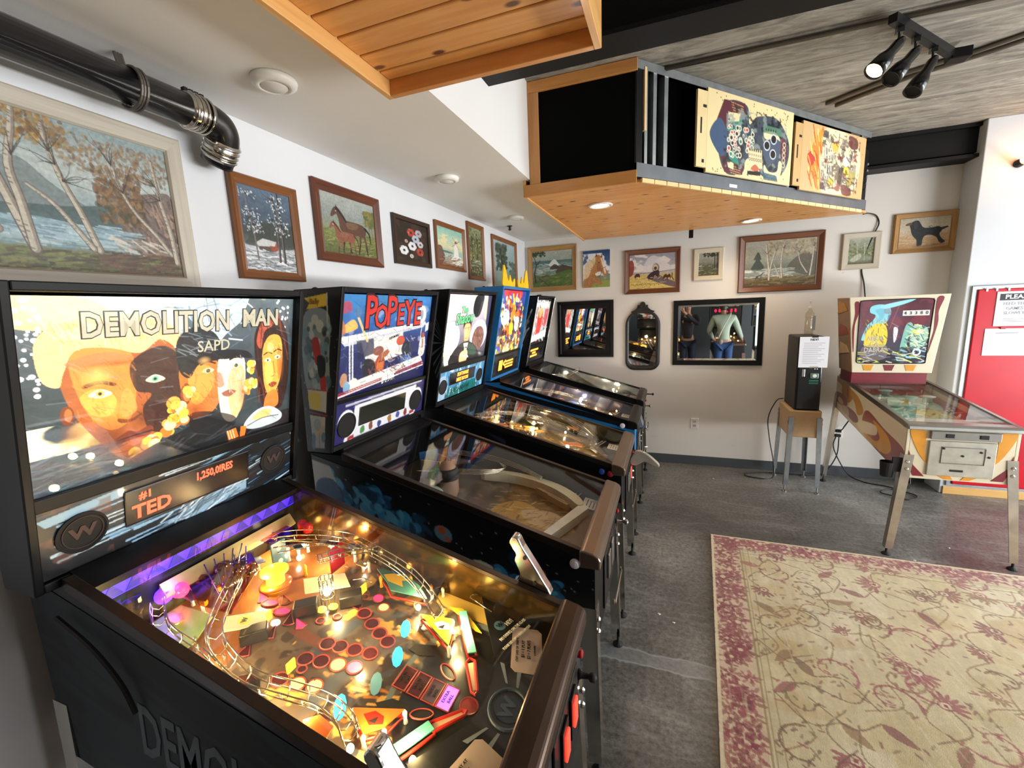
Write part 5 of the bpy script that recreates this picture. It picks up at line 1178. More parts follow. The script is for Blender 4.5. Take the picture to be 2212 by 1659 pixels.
G().tube(cr([(.45, 2.50, zp(.45) + .13), (.75, 2.54, zp(.75) + .14), (1.0, 2.50, zp(1) + .13), (1.17, 2.36, zp(1.17) + .10), (1.20, 2.24, zp(1.2) + .08)], 8), .028, 10).ob('clear_ramp', M_CLEAR, sm, smooth=True)
apron_cards(sm, V0, V1, mat('black_apron', '#101113')); front_fittings(sm, V0, V1)
G().box(1.419, 1.428, 2.36, 2.40, .68, .75).ob('lit_button', mat('lit_red_coin', '#ff3a2a'), sm, bevel=.003)

# ================================================================= machine 4: blue cabinet with yellow crest
rm = thing('pinball_machine', (.8, 3.2, 0), 'fourth pinball machine, bright blue cabinet topped by a yellow antler crest', 'pinball machine', 'pinball machines along the left wall')
V0, V1 = 2.905, 3.48
M_BLUE = mat('bright_blue_cabinet', '#1f6fae', .4, var=.08, coat=.15)
cab, bb = pinball(W0, V0, V1, 2.735, 3.42, 1.240, 1.985, rm, cab=M_BLUE, box=M_BLUE, lock=mat('black_lockbar', '#1c1a18', .35, .6), rail=mat('black_rail', '#121212', .35, .5), inner=mat('blue_grey_blade', '#5a5e78', .2, .6))
f = bplane(1.240, 1.985)
c = Cv(120, 110, '#20346c', seed=41); c.vgrad([(0, '#2a3f86'), (.5, '#1c2450'), (1, '#6a5a34')]).mott(.3, 8, 8); c.poly('#d02a2c', [(.2, 0), (.8, 0), (.78, .14), (.5, .2), (.22, .12)], .95, 1); c.poly('#b01c44', [(.72, .24), (.9, .2), (.88, .42), (.78, .44)], .95, 1)
c.strokes(['#f0c430', '#e86c24', '#d8e0d4', '#1c1c20', '#b8281f', '#f0e4c0', '#2a4a9c'], 170, .05, .95, .1, 1, .10, .05, 1.2, 1.0, .95); c.ell('#e87a28', .56, .34, .08, .12); c.ell('#eef0e6', .30, .42, .14, .13); c.poly('#f2c828', [(.50, .54), (.62, .54), (.64, .70), (.52, .70)], 1, 1); c.poly('#f4e9c8', [(.70, .44), (.84, .46), (.82, .66), (.70, .62)], 1, 1); c.blob('#1a1a1e', .60, 10, 12, .9, .25, 1); c.blob('#f0d060', .62, 14, 16, .9, .72, 1)
cs = Cv(40, 20, '#141315'); bg, spk = head(rm, W0, f, 1.240, 1.985, 2.753, 3.402, 1.448, 1.958, c, M_LITS, 1.262, 1.43, cs, M_DIMP, ((2.80, 1.34), (3.35, 1.34)), .036)
dsp = headslab(f, 'display', 2.88, 3.26, 1.285, 1.40, .011, .018, mat('display_screen', '#1b1716'), rm, W0, .003); upb = Vector((UT - UB, 0, .745)).normalized()
for v0_, v1_, z0, z1 in ((2.90, 2.98, 1.30, 1.385), (3.05, 3.24, 1.33, 1.345), (3.05, 3.24, 1.355, 1.37), (3.05, 3.24, 1.305, 1.32)): headslab(f, 'display_bar', v0_, v1_, z0, z1, .0095, .0105, M_ODOT, dsp, W0)
lettering('<', .11, Vector(f(3.02, 1.345, .010)), (0, 1, 0), upb, M_ODOT, dsp, bold=.03)
# yellow crest: two pronged plates on the top of the head, thickness as cut board
M_CREST = mat('yellow_crest', '#f2c318', .45)
for s_, vb in ((1, 2.90), (-1, 3.50)):
    pr_ = [(0, 0), (.13, 0), (.15, .04), (.145, .10), (.115, .055), (.10, .065), (.085, .13), (.065, .07), (.052, .075), (.03, .165), (.015, .21), (.0, .205), (-.012, .10), (-.02, .03)]
    pts = cr([(vb + s_ * p[0] * 1.75, 1.985 + p[1] * .8) for p in pr_], 4, True); G().prism(pts, .38, .392, 'x').ob('antler_crest', M_CREST, rm, bevel=.002)
c = Cv(150, 70, '#1f6fae', seed=42); c.mott(.08, 6, 4); c.poly('#14161a', [(0, 0), (1, 0), (1, .12), (.0, .10)]); c.poly('#a85a2a', [(.42, .30), (.62, .34), (.62, .60), (.42, .56)]); c.poly('#c89a5a', [(.44, .34), (.60, .37), (.60, .58), (.44, .54)])
c.poly('#d8a23a', [(.64, .42), (.68, .30), (.71, .50), (.74, .46), (.77, .60), (.82, .56), (.86, .70), (.92, .66), (.97, .80), (.97, 1), (.62, 1)], 1, 1); c.poly('#a82030', [(.80, .60), (.88, .62), (.90, .76), (.82, .74)], 1, 1); c.poly('#101114', [(.84, .20), (1, .24), (1, .70), (.9, .60)], .95, 1); c.blob('#f0efe8', .7, 20, 10, .8, .5, .9, .7, 1)
cabside(c, V0 - .0015, cab); G().lathe([(.02, 0), (.02, .006), (.014, .008), (.014, .014), (.0001, .016)], (1.316, V0 - .001, .885), (0, -1, 0), 18).ob('flipper_button', mat('white_button', '#d8d6e0'), rm)
c = Cv(100, 170, '#8a7a58', seed=43); c.vgrad([(0, '#3a3a5a'), (.4, '#5a5058'), (.7, '#b89448'), (1, '#8a6a34')]).mott(.4, 10, 16); c.strokes(['#f0d070', '#c8641e', '#2a2a3a', '#e8e0c8', '#3a4a8a'], 220, .05, .95, .05, .95, .08, .02, .8, 1.5, .8); playfield_print(c, rm, V0, V1)
toys(rm, V0, V1, 5, ['#e07a28', '#e8b848', '#c83a2a', '#e8e4d8', '#5a78b0'], 15, 14, ((.42, 3.08, .8, (1, .75, .5)), (.78, 3.08, 1.2, (1, .84, .5)), (1.02, 3.10, 1.5, (1, .88, .6)), (.9, 3.36, .7, (.9, .9, 1))))
for k in range(3): G().tube([(.66 + .06 * k + .03 * math.cos(a), 3.03, zp(.7) + .01 + .055 * math.sin(a)) for a in [PI * j / 10 for j in range(11)]], .005, 6).ob('ramp_arch', mat('plastic_#e07a28', '#e07a28'), rm, smooth=True)
apron_cards(rm, V0, V1, mat('navy_apron', '#23283c', .4)); front_fittings(rm, V0, V1)
G().hexa([(1.42, 3.22, .80), (1.45, 3.22, .80), (1.45, 3.36, .80), (1.42, 3.36, .80)], [(1.42, 3.22, .86), (1.43, 3.22, .87), (1.43, 3.36, .87), (1.42, 3.36, .86)]).ob('sign_plate', mat('pale_steel_sign', '#8d9499', .3, .5), rm)

# ================================================================= machine 5: last in the row
nm = thing('pinball_machine', (.8, 4.0, 0), 'fifth pinball machine in the corner, black cabinet with red figure backglass', 'pinball machine', 'pinball machines along the left wall')
V0, V1 = 3.72, 4.33
cab, bb = pinball(W0, V0, V1, 3.64, 4.32, 1.236, 1.93, nm, lock=mat('black_lockbar', '#1c1a18'), rail=mat('black_rail', '#121212'), inner=mat('grey_blade', '#8a8c84', .15, .8))
f = bplane(1.236, 1.93)
c = Cv(100, 100, '#18181a', seed=51); c.poly('#e8e8e2', [(.05, .10), (.95, .06), (.95, .90), (.05, .98)], .5); c.strokes(['#f0f0e8', '#101012', '#c8c8c0', '#d0281f'], 120, .05, .95, .15, .95, .10, .03, 1.3, .7, .9); c.poly('#d82a20', [(.36, .30), (.54, .24), (.60, .60), (.52, .90), (.40, .88), (.34, .60)], .95, 1); c.poly('#f0a858', [(.38, .26), (.54, .22), (.52, .40), (.42, .42)], .9, 1); c.poly('#b02030', [(.70, .28), (.90, .26), (.88, .6), (.74, .62)], .8, 1); c.poly('#f4f2e8', [(.05, .86), (.95, .72), (.95, .86), (.05, .98)], .9)
cs = Cv(40, 20, '#121214'); bg, spk = head(nm, W0, f, 1.236, 1.93, 3.658, 4.302, 1.452, 1.904, c, M_LITS, 1.258, 1.43, cs, M_DIMP, ((4.20, 1.34),), .04)
upb = Vector((UT - UB, 0, .694)).normalized(); M_TW = mat('white_letter', '#f0f0ea', .4, emit=1.0)
lettering('GOVERNA', .10, Vector(f(3.96, 1.85, .0305)), (0, 1, 0), upb, M_TW, bg, squeeze=1.0, bold=.02)
dsp = headslab(f, 'display', 3.72, 4.06, 1.30, 1.405, .011, .018, mat('display_screen', '#1b1716'), nm, W0, .003)
for k, (a, b) in enumerate(((3.75, 4.02), (3.82, 3.94), (3.76, 4.0))): headslab(f, 'display_bar', a, b, 1.375 - .03 * k, 1.395 - .03 * k, .0095, .0105, M_ODOT, dsp, W0)
c = Cv(60, 90, '#101012', seed=52); c.strokes(['#a8aaae', '#6a6c72', '#2a2a30'], 30, .1, .95, .3, .95, .3, .06, -.8, .5, .8)
c.mesh('side_art', (.21, 3.6385, 1.92), (.44, 3.6385, 1.92), (.18, 3.6385, 1.352), (.298, 3.6385, 1.352), M_GLOSSP, bb)
for v in (3.655, 4.305): G().tube([f(v, 1.25, -.001), f(v, 1.915, -.001)], .003, 6).ob('chrome_edge', M_CHROME, nm)
c = Cv(90, 150, '#7a7c74', seed=53); c.vgrad([(0, '#3a3c3c'), (.5, '#5a5c54'), (1, '#9a9c90')]).mott(.4, 10, 14); c.strokes(['#f0f0e8', '#202224', '#b02a30', '#c8c0a0'], 150, .05, .95, .05, .95, .08, .02, .8, 1.5, .8); playfield_print(c, nm, V0, V1)
toys(nm, V0, V1, 8, ['#e8e8e0', '#c83040', '#8a8c84', '#d8d0a0'], 10, 10, ((.95, 3.95, 1.2, (1, .95, .8)), (1.1, 4.12, 1.0, (1, .96, .85)), (.5, 4.1, .6, (.95, 1, .9))))
lp_ = [(.66 + .09 * math.cos(a), 4.12 + .07 * math.sin(a), zp(.62) + .14 + .05 * math.cos(a)) for a in [2 * PI * k / 24 for k in range(24)]]
for z in (0, .02): G().tube([(x, y, zz + z) for x, y, zz in lp_], .003, 5, closed=True).ob('wire_loop', M_WIRE, nm, smooth=True)
apron_cards(nm, V0, V1, mat('grey_green_apron', '#3a3e36', .4)); front_fittings(nm, V0, V1)
G().lathe([(.006, 0), (.006, .05), (.014, .056), (.014, .066), (.0001, .07)], (1.43, 4.27, .87), (1, 0, 0), 12).ob('shooter_rod', M_RUB, nm, smooth=True)
G().box(.27, .31, 4.2, 4.25, 1.93, 1.955).ob('topper_latch', M_RUB, nm)
# ================================================================= the older wooden-legged style machine at the right, facing the room
def turned(xc, yc, s):
    """u runs out from the wall towards -y (s=-1) or +y (s=1); v to the onlooker's right"""
    def W(u, v, z): return (xc - s * v, yc + s * u, z)
    W.affine = (np.array([[0, -s, 0], [s, 0, 0], [0, 0, 1.]]), np.array([xc, yc, 0.])); return W


WE = turned(3.4425, 4.47, -1)
em = thing('pinball_machine', (3.44, 3.75, 0), 'vintage cream pinball machine with orange and red swirls beside the red door', 'pinball machine')
ez = lambda u: .945 + (1.352 - u) * .105
eb = lambda u: .567 + (1.352 - u) * .140
M_CREAMC = mat('cream_cabinet', '#e4d9bd', .45, var=.05); M_MAROON = mat('maroon_paint', '#7c1526', .45); M_ORANGE = mat('orange_paint', '#e39a22', .45)
side = [(1.352, eb(1.352)), (1.352, ez(1.352) - .02), (.0, ez(0) - .02), (.0, eb(0))]
g = G().prism(side, -.285, -.267).prism(side, .267, .285).box(1.334, 1.352, -.267, .267, .567, .915).box(0, .018, -.267, .267, .76, 1.05).prism([(1.33, .575), (.02, .76), (.02, .775), (1.33, .59)], -.267, .267)
ec = g.ob('cabinet', M_CREAMC, em, WE, bevel=.003)
c = Cv(190, 90, '#dfd2b4', seed=61); c.mott(.06, 8, 6)
c.poly('#b9721f', [(0, .02), (.22, .05), (.30, .30), (.22, .55), (.12, .40), (.10, .2), (0, .16)], .95, 1); c.poly('#8d2a2a', [(.55, .30), (.75, .40), (1, .50), (1, 1), (.70, 1), (.50, .80), (.48, .5)], .95, 1)
c.poly('#d8972a', [(.62, .42), (.80, .48), (.86, .70), (.78, .92), (.58, .96), (.50, .88), (.66, .84), (.72, .66)], 1, 1); c.poly('#e6dabc', [(.38, .80), (.52, .60), (.66, .50), (.68, .66), (.60, .80), (.48, .92)], 1, 1); c.poly('#c08a34', [(.18, .10), (.38, .16), (.48, .42), (.40, .62), (.34, .40), (.24, .22)], 1, 1)
c.poly('#8a3030', [(.02, .50), (.14, .42), (.22, .52), (.20, .70), (.06, .78), (.0, .70)], .95, 1); c.ell('#d8b898', .10, .66, .05, .09); c.poly('#7a2626', [(.22, .66), (.36, .62), (.42, .76), (.34, .90), (.22, .84)], .95, 1); c.poly('#cbb48c', [(.14, .72), (.24, .68), (.26, .86), (.16, .88)], .9, 1); c.line('#8a3030', .02, [(.20, .08), (.22, .40)], .8)
c.mesh('side_art', (0.004, -.2865, ez(0) - .022), (1.348, -.2865, ez(1.35) - .022), (.004, -.2865, eb(0) + .003), (1.348, -.2865, eb(1.35) + .003), M_GLOSSP, ec, WE)
# front panel print as raised painted shapes
fr = 1.3535


def fplate(pts, m, nm_, par, th=.0015, u0=fr):
    n = len(pts); a = [(u0, p[0], p[1]) for p in pts]; b = [(u0 + th, p[0], p[1]) for p in pts]
    return G().add(a + b, [tuple(range(n)), tuple(reversed(range(n, 2 * n)))] + [(i, (i + 1) % n, (i + 1) % n + n, i + n) for i in range(n)]).ob(nm_, m, par, WE)


for s_ in (-1, 1):
    fplate(cr([(s_ * .27, .90), (s_ * .19, .90), (s_ * .18, .74), (s_ * .15, .67), (s_ * .21, .74)], 4, True), M_ORANGE, 'painted_flame', ec); fplate([(s_ * .265, .76), (s_ * .235, .66), (s_ * .17, .585), (s_ * .23, .585), (s_ * .262, .66)], M_MAROON, 'painted_flame', ec)
    fplate([(s_ * .16, .63), (s_ * .06, .575), (s_ * .02, .575), (s_ * .05, .62), (s_ * .10, .66)], M_ORANGE, 'painted_flame', ec)
cd = G().box(1.3535, 1.364, -.165, .175, .60, .838).ob('coin_door', mat('worn_steel_door', '#b5b2a6', .42, .55, var=.15, nsc=14), em, WE, bevel=.004)
G().tube([(1.366, v, z) for v, z in ((-.10, .80), (.12, .80), (.12, .69), (-.10, .69))], .003, 6, closed=True).ob('door_panel_bead', M_STEEL, cd, WE)
for v, z in ((.01, .745), (.10, .775), (-.09, .79), (.14, .745)): G().lathe([(.007, 0), (.007, .004), (.0001, .005)], (1.364, v, z), (1, 0, 0), 10).ob('door_lock', M_RUB, cd, WE)
G().box(1.364, 1.368, -.045, .02, .635, .648).ob('coin_return', M_RUB, cd, WE)
tp = G().box(1.3535, 1.372, -.165, .185, .85, .905).ob('coin_entry_plate', M_STEEL, em, WE, bevel=.003)
for v in (-.07, .10): G().box(1.372, 1.378, v - .02, v + .02, .865, .89).ob('coin_slot', M_RUB, tp, WE)
G().prism([(1.30, .952), (1.36, .948), (1.378, .938), (1.382, .912), (1.30, .912)], -.292, .292).ob('lockdown_bar', M_STEEL, em, WE, bevel=.005)
for v in (-.289, .265): G().prism([(1.34, ez(1.34) + .004), (.05, ez(.05) + .004), (.05, ez(.05) - .035), (1.34, ez(1.34) - .035)], v, v + .024).ob('side_rail', M_STEEL, em, WE, bevel=.002)
G().prism([(1.30, ez(1.3) - .002), (.36, ez(.36) - .002), (.36, ez(.36) - .006), (1.30, ez(1.3) - .006)], -.265, .265).ob('playfield_glass', M_GLASS, em, WE)
ep = lambda u: ez(u) - .075
c = Cv(130, 210, '#c8b48a', seed=62); c.vgrad([(0, '#b09468'), (.25, '#a88a62'), (.6, '#b8a07a'), (.85, '#d8d8d4'), (1, '#e4e6ea')]).mott(.2, 10, 14)
c.poly('#7fbcae', [(.12, .35), (.5, .28), (.62, .50), (.45, .72), (.12, .72)], .95, 1); c.poly('#cfc24a', [(.40, .62), (.66, .60), (.74, .76), (.50, .82)], .95, 1); c.poly('#8a2424', [(.78, .40), (1, .34), (1, .80), (.84, .82)], .95, 1); c.poly('#9fd0c0', [(.6, .36), (.8, .36), (.82, .56), (.64, .56)], .8, 1); c.poly('#8a5a30', [(.05, .05), (.5, .03), (.4, .2), (.1, .3)], .7, 1)
c.strokes(['#f0f0e0', '#5a9a8c', '#d8d090', '#7a4a2a'], 160, .05, .95, .08, .85, .07, .02, .5, 1.5, .8)
pe = G().prism([(1.30, ep(1.3)), (.06, ep(.06)), (.06, ep(.06) - .013), (1.30, ep(1.3) - .013)], -.262, .262).ob('playfield', mat('playfield_ply', '#b08a55'), em, WE)
c.mesh('playfield_art', (.1, -.26, ep(.1) + .001), (.1, .26, ep(.1) + .001), (1.3, -.26, ep(1.3) + .001), (1.3, .26, ep(1.3) + .001), M_GLOSSP, pe, WE)
r_ = random.Random(4)
for k in range(22):
    u, v = r_.uniform(.2, 1.1), r_.uniform(-.22, .22); G().lathe([(.007, 0), (.005, .02), (.008, .032), (.0001, .038)], (u, v, ep(u)), n=8).ob('post', M_WHITEP if k % 2 else M_CLEAR, em, WE, smooth=True)
for u, v, col in ((.45, -.08, '#7fbcae'), (.62, .02, '#8ec8b8'), (.75, -.12, '#9ed0c0'), (.6, .14, '#e8e6da')): G().lathe([(.032, 0), (.03, .03), (.048, .04), (.048, .046), (.0001, .052)], (u, v, ep(u)), n=22).ob('pop_bumper', mat('cap' + col, col, .3, coat=.5), em, WE, smooth=True)
G().prism([(1.295, ep(1.295) + .02), (1.08, ep(1.08) + .02), (1.08, ep(1.08) + .024), (1.295, ep(1.295) + .024)], -.26, .26).ob('apron', M_WHITEP, em, WE)
G().tube([(.30, -.25, ep(.3) + .03)] + [(.30 - .10 * math.sin(a), -.25 * math.cos(a), ep(.3) + .03) for a in [PI * k / 12 for k in range(1, 12)]] + [(.30, .25, ep(.3) + .03)], .006, 6).ob('top_arch', M_WHITEP, em, WE, smooth=True)
# head: wedge shaped, cream front with maroon ribbons
g = G(); HB, HT = 1.15, 1.792; hv = -.035
bot = [(.11, hv - .272, HB), (.40, hv - .272, HB), (.40, hv + .272, HB), (.11, hv + .272, HB)]; top = [(.11, hv - .335, HT), (.40, hv - .335, HT), (.40, hv + .335, HT), (.11, hv + .335, HT)]
hb = g.hexa(bot, top).ob('backbox', M_CREAMC, em, WE, bevel=.004)
G().box(.10, .36, hv - .26, hv + .26, 1.05, HB).ob('backbox_neck', M_MAROON, em, WE)
G().hexa([(.10, hv - .274, HB - .0), (.39, hv - .274, HB), (.39, hv - .271, HB), (.10, hv - .271, HB)], [(.115, hv - .337, HT - .004), (.39, hv - .337, HT - .004), (.39, hv - .334, HT - .004), (.115, hv - .334, HT - .004)]).ob('side_panel', mat('brown_side_paint', '#8a6a4a', .45), hb, WE)
for k, (z, col) in enumerate(((1.72, '#b07a34'), (1.52, '#8a3f30'), (1.36, '#c8a880'))):
    v = hv - .3365 + (HT - z) * .098; G().hexa([(.13, v - .002, z - .07), (.36, v - .002, z - .04), (.36, v + .003, z - .04), (.13, v + .003, z - .07)], [(.15, v - .006, z + .04), (.30, v - .006, z + .02), (.30, v - .001, z + .02), (.15, v - .001, z + .04)]).ob('side_swirl', mat('swirl' + col, col, .5), hb, WE)
c = Cv(190, 200, '#2a1a3a', seed=63)
c.vgrad([(0, '#4a1626'), (.35, '#5a1c2a'), (.6, '#2c1a34'), (1, '#232a34')]).mott(.35, 8, 8)
c.poly('#7fc8d8', [(.12, .40), (.05, .62), (.14, .60), (.24, .44), (.38, .36), (.44, .22), (.40, .10), (.28, .07), (.16, .10), (.15, .19), (.23, .24), (.18, .34)], 1, 1); c.poly('#5aa0b8', [(.22, .16), (.34, .14), (.34, .28), (.24, .36), (.28, .26)], .6, 1); c.blob('#7a2434', .56, 8, 8, .5, 0, .6); c.blob('#3a1c4a', .58, 7, 9, .6, .2, .8, .4, .7); c.poly('#8fd0dc', [(.30, .09), (.60, .02), (.76, .0), (.62, .07), (.36, .14)], 1, 1)
c.poly('#d8c22c', [(.12, .48), (.22, .38), (.36, .38), (.42, .52), (.40, .72), (.24, .74), (.10, .70)], 1, 1); c.strokes(['#4a3c10', '#f0e060', '#a88a1c'], 50, .08, .40, .30, .72, .06, .012, 1.3, .5, .8)
c.poly('#7fb8a8', [(.60, .98), (.62, .70), (.66, .42), (.72, .36), (.76, .42), (.72, .60), (.70, .78), (.70, .98)], .95, 1); c.poly('#9ec8b0', [(.76, .42), (.95, .44), (.98, .62), (.90, .76), (.76, .74)], .9, 1); c.ell('#d8d860', .84, .50, .07, .05); c.strokes(['#cfe4d4', '#3a6a6a', '#1c3a44', '#e0e4a0'], 80, .70, 1, .40, .8, .09, .014, .2, .9, .8)
c.poly('#e8dfe4', [(.50, .44), (.56, .46), (.55, .62), (.52, .66)], .9, 1); c.line('#a88a9c', .006, [(.46, .36), (.56, .42), (.50, .50), (.56, .62)], .9); c.line('#8a4a54', .01, [(.54, .10), (.44, .46)], .8)
c.poly('#232030', [(0, .78), (.5, .74), (1, .80), (1, 1), (0, 1)], .8, 1); c.strokes(['#d8d86a', '#8fc8d8', '#1a1620', '#6a5a74', '#e0e0d0'], 110, 0, 1, .76, 1, .12, .016, .1, .5, .85); c.ell('#cdd4d4', .86, .82, .06, ring=.4); c.poly('#8a7a78', [(.08, .74), (.4, .70), (.42, .92), (.1, .96)], .5, 1)
c.mesh('backglass', (.4018, 3.15 - 3.4425, 1.76), (.4018, 3.64 - 3.4425, 1.76), (.4018, 3.16 - 3.4425, 1.232), (.4018, 3.625 - 3.4425, 1.232), vcol('soft_backlit', .25, .3, .5), em, WE)
bgl = em
G().tube([(.402, v, z) for v, z in cr([(-.292, 1.70), (-.290, 1.745), (-.26, 1.76), (0, 1.762), (.16, 1.76), (.195, 1.745), (.197, 1.70), (.185, 1.28), (.18, 1.24), (.15, 1.232), (-.05, 1.231), (-.25, 1.232), (-.28, 1.245), (-.284, 1.29)], 3, True)], .004, 6, closed=True).ob('glass_bezel', M_RUB, em, WE)
M_PALE = mat('pale_letter', '#d8cfc0', .5)
for j, s in enumerate(('ABRA', 'CA', 'DABRA')): lettering(s, .055, (.4025, -.17, 1.44 - .048 * j), (0, 1, 0), (0, 0, 1), M_PALE, em, fn=WE, squeeze=.8, bold=.01)
sr_ = G().box(.4022, .4035, .0, .215 - .04, 1.625, 1.668).ob('score_reels', M_WHITEP, em, WE)
for k, ch in enumerate('43380'): lettering(ch, .036, (.404, .018 + .035 * k, 1.646), (0, 1, 0), (0, 0, 1), M_INK, sr_, fn=WE)
for pts in (((-.330, 1.745), (-.300, 1.745), (-.297, 1.66), (-.318, 1.55), (-.310, 1.33), (-.322, 1.40), (-.332, 1.52), (-.322, 1.65)), ((.215, 1.76), (.258, 1.765), (.232, 1.66), (.235, 1.55), (.195, 1.32), (.200, 1.40), (.215, 1.50), (.212, 1.62))): fplate(cr(pts, 4, True), M_MAROON, 'painted_ribbon', hb, .0015, .4005)
for k, m_ in enumerate((M_ORANGE, M_MAROON, M_ORANGE)): v = -.20 + .145 * k; fplate([(v - .04, 1.218), (v + .04, 1.218), (v + .024, 1.168), (v - .024, 1.168)], m_, 'painted_pennant', hb, .0015, .4005)
M_WORN = mat('worn_nickel', '#b4aca0', .28, .95, var=.25, nsc=7)
for u, su, uo in ((1.356, -1, .03), (-.004, 1, -.0)):
    for v, sv in ((-.289, 1), (.289, -1)): leg(em, WE, u, v, su, sv, .73 if su < 0 else .90, u + uo, v - sv * .06, M_WORN, .055)
ch = G().lathe([(.034, 0), (.042, .10), (.042, .104), (.038, .104), (.031, .004), (.0001, .004)], (3.085, 3.16, .555), n=18).ob('cup_holder', M_RUB, em); G().box(3.10, 3.15, 3.125, 3.14, .60, .70).ob('holder_clamp', M_RUB, ch)

# ================================================================= change machine on its stand
st = thing('stand', (2.83, 4.32, 0), 'plywood stand on four steel angle legs under the change machine', 'stand')
G().box(2.705, 2.957, 4.11, 4.53, .53, .785).ob('stand_box', mat('birch_plywood', '#c8a77c', .55, var=.08), st, bevel=.012)
for x, sx in ((2.70, 1), (2.962, -1)):
    for y, sy in ((4.105, 1), (4.535, -1)):
        def L6(xx, yy, w_, z): k = .005; return [(xx, yy, z), (xx + sx * w_, yy, z), (xx + sx * w_, yy + sy * k, z), (xx + sx * k, yy + sy * k, z), (xx + sx * k, yy + sy * w_, z), (xx, yy + sy * w_, z)]
        lg = G().add(L6(x, y, .042, .72) + L6(x - sx * .014, y - sy * .016, .036, .06), [(0, 1, 2, 3, 4, 5), (11, 10, 9, 8, 7, 6)] + [(i, (i + 1) % 6, (i + 1) % 6 + 6, i + 6) for i in range(6)]).ob('leg', M_GALV, st)
        G().lathe([(.022, 0), (.022, .005), (.006, .014), (.006, .07)], (x - sx * .0, y - sy * .0, 0), n=12).ob('leveling_foot', M_STEEL, lg)
        for z in (.66, .70): G().lathe([(.009, 0), (.009, .006), (.0001, .010)], (x - sx * .001, y + sy * .02, z), (-sx, 0, 0), 8).ob('leg_bolt', M_CHROME, lg)
cm = thing('change_machine', (2.84, 4.31, .785), 'tall black change machine with bill slot, standing on the plywood stand', 'change machine')
G().box(2.738, 2.938, 4.13, 4.51, .786, 1.462).ob('body', mat('charcoal_enamel', '#191919', .4, spec=.3), cm, bevel=.012)
dr = G().box(2.752, 2.928, 4.118, 4.131, .80, 1.45).ob('door', mat('black_door', '#141414', .25, coat=.4), cm, bevel=.004)
G().box(2.775, 2.80, 4.110, 4.119, 1.10, 1.17).ob('lock_plate', M_STEEL, dr, bevel=.003); b_ = G().box(2.838, 2.905, 4.096, 4.119, 1.085, 1.135).ob('bill_acceptor', mat('grey_green_bezel', '#5d7a70', .35), dr, bevel=.008); G().lathe([(.016, 0), (.016, .003), (.0001, .004)], (2.871, 4.096, 1.112), (0, -1, 0), 16).ob('bill_badge', M_WHITEP, b_)
for z in (1.045, 1.068): G().box(2.832, 2.905, 4.108, 4.119, z - .011, z + .005).ob('acceptor_lip', mat('dark_green_plastic', '#1f5a48', .35, emit=.15), dr, bevel=.002)
for x in (2.875, 2.893): G().ball((x, 4.117, 1.172), .003, 8).ob('status_light', mat('white_led', '#f0f4ff', .3, emit=3), dr)
pp = tag(G().box(2.737, 2.958, 4.088, 4.0895, 1.188, 1.462).ob('paper_notice', M_PAPER), 'white paper notice headed HEY taped on the black change machine', 'notice')
lettering('HEY?', .026, (2.848, 4.0878, 1.436), (1, 0, 0), (0, 0, 1), M_INK, pp, bold=.02, squeeze=1.1)
for k in range(12):
    z = 1.405 - .0165 * k; G().box(2.765 if k > 2 else 2.77, 2.93 - .05 * ((k * 7) % 3) / 2, 4.0872, 4.088, z, z + .003).ob('print_line', M_GREYINK, pp)
G().box(2.83, 2.875, 4.084, 4.0885, 1.455, 1.474).ob('clip', M_RUB, pp); G().box(2.825, 2.89, 4.0868, 4.0882, 1.178, 1.20).ob('tape', M_CLEAR, pp)
bo = thing('spray_bottle', (2.852, 4.30, 1.463), 'clear plastic bottle with nozzle standing on the black change machine', 'bottle')
G().lathe([(.034, 0), (.036, .004), (.036, .12), (.031, .15), (.036, .165), (.034, .20), (.014, .23), (.013, .245)], (2.852, 4.30, 1.463), n=20).ob('bottle_body', M_CLEAR, bo, smooth=True)
G().lathe([(.015, .24), (.015, .262), (.006, .264), (.005, .30), (.010, .302), (.010, .308), (.0001, .309)], (2.852, 4.30, 1.463), n=12).ob('nozzle', mat('milky_plastic', '#c9c9c4', .4), bo, smooth=True)
G().box(2.868, 2.890, 4.262, 4.268, 1.51, 1.64).ob('printed_label', mat('grey_label', '#8a8a86', .5), bo)

# ================================================================= red door with notices on the pier
dr = struct(G().box(4.02, 4.96, 4.385, 4.399, .08, 1.845).ob('door_1', M_GALV, bevel=.004)); dr['label'] = 'red metal door with grey frame at the right edge'
G().box(4.055, 4.94, 4.372, 4.386, .10, 1.815).ob('door_leaf', mat('red_enamel', '#b00a20', .38, var=.18, nsc=2.5, spec=.3), dr, bevel=.03)
for x in (4.108, 4.17, 4.245): G().box(x - .006, x + .006, 4.366, 4.374, 1.796, 1.822).ob('top_clip', M_WHITEP, dr)
sg = tag(G().box(4.175, 4.42, 4.3665, 4.3705, 1.508, 1.79).ob('notice_sign', M_PAPER, bevel=.002), 'white sign reading PLEASE FEED THE GAMES SLOWLY on red door', 'sign')
G().box(4.195, 4.41, 4.3655, 4.3668, 1.718, 1.772).ob('sign_header', M_INK, sg); lettering('PLEASE', .046, (4.305, 4.365, 1.745), (1, 0, 0), (0, 0, 1), M_PAPER, sg, bold=.025, squeeze=1.1)
for k, s in enumerate(('FEED THE', 'GAMES', 'SLOWLY')): lettering(s, .034, (4.295, 4.366, 1.69 - .038 * k), (1, 0, 0), (0, 0, 1), M_GREYINK, sg, bold=.02)
for k in range(3): G().box(4.23, 4.36, 4.3655, 4.3665, 1.565 - .012 * k, 1.570 - .012 * k).ob('print_line', M_GREYINK, sg)
pn = tag(G().box(4.13, 4.42, 4.3670, 4.3700, 1.262, 1.488).ob('paper_notice', M_PAPER, bevel=.001), 'white paper notice taped under the printed sign on red door', 'notice')
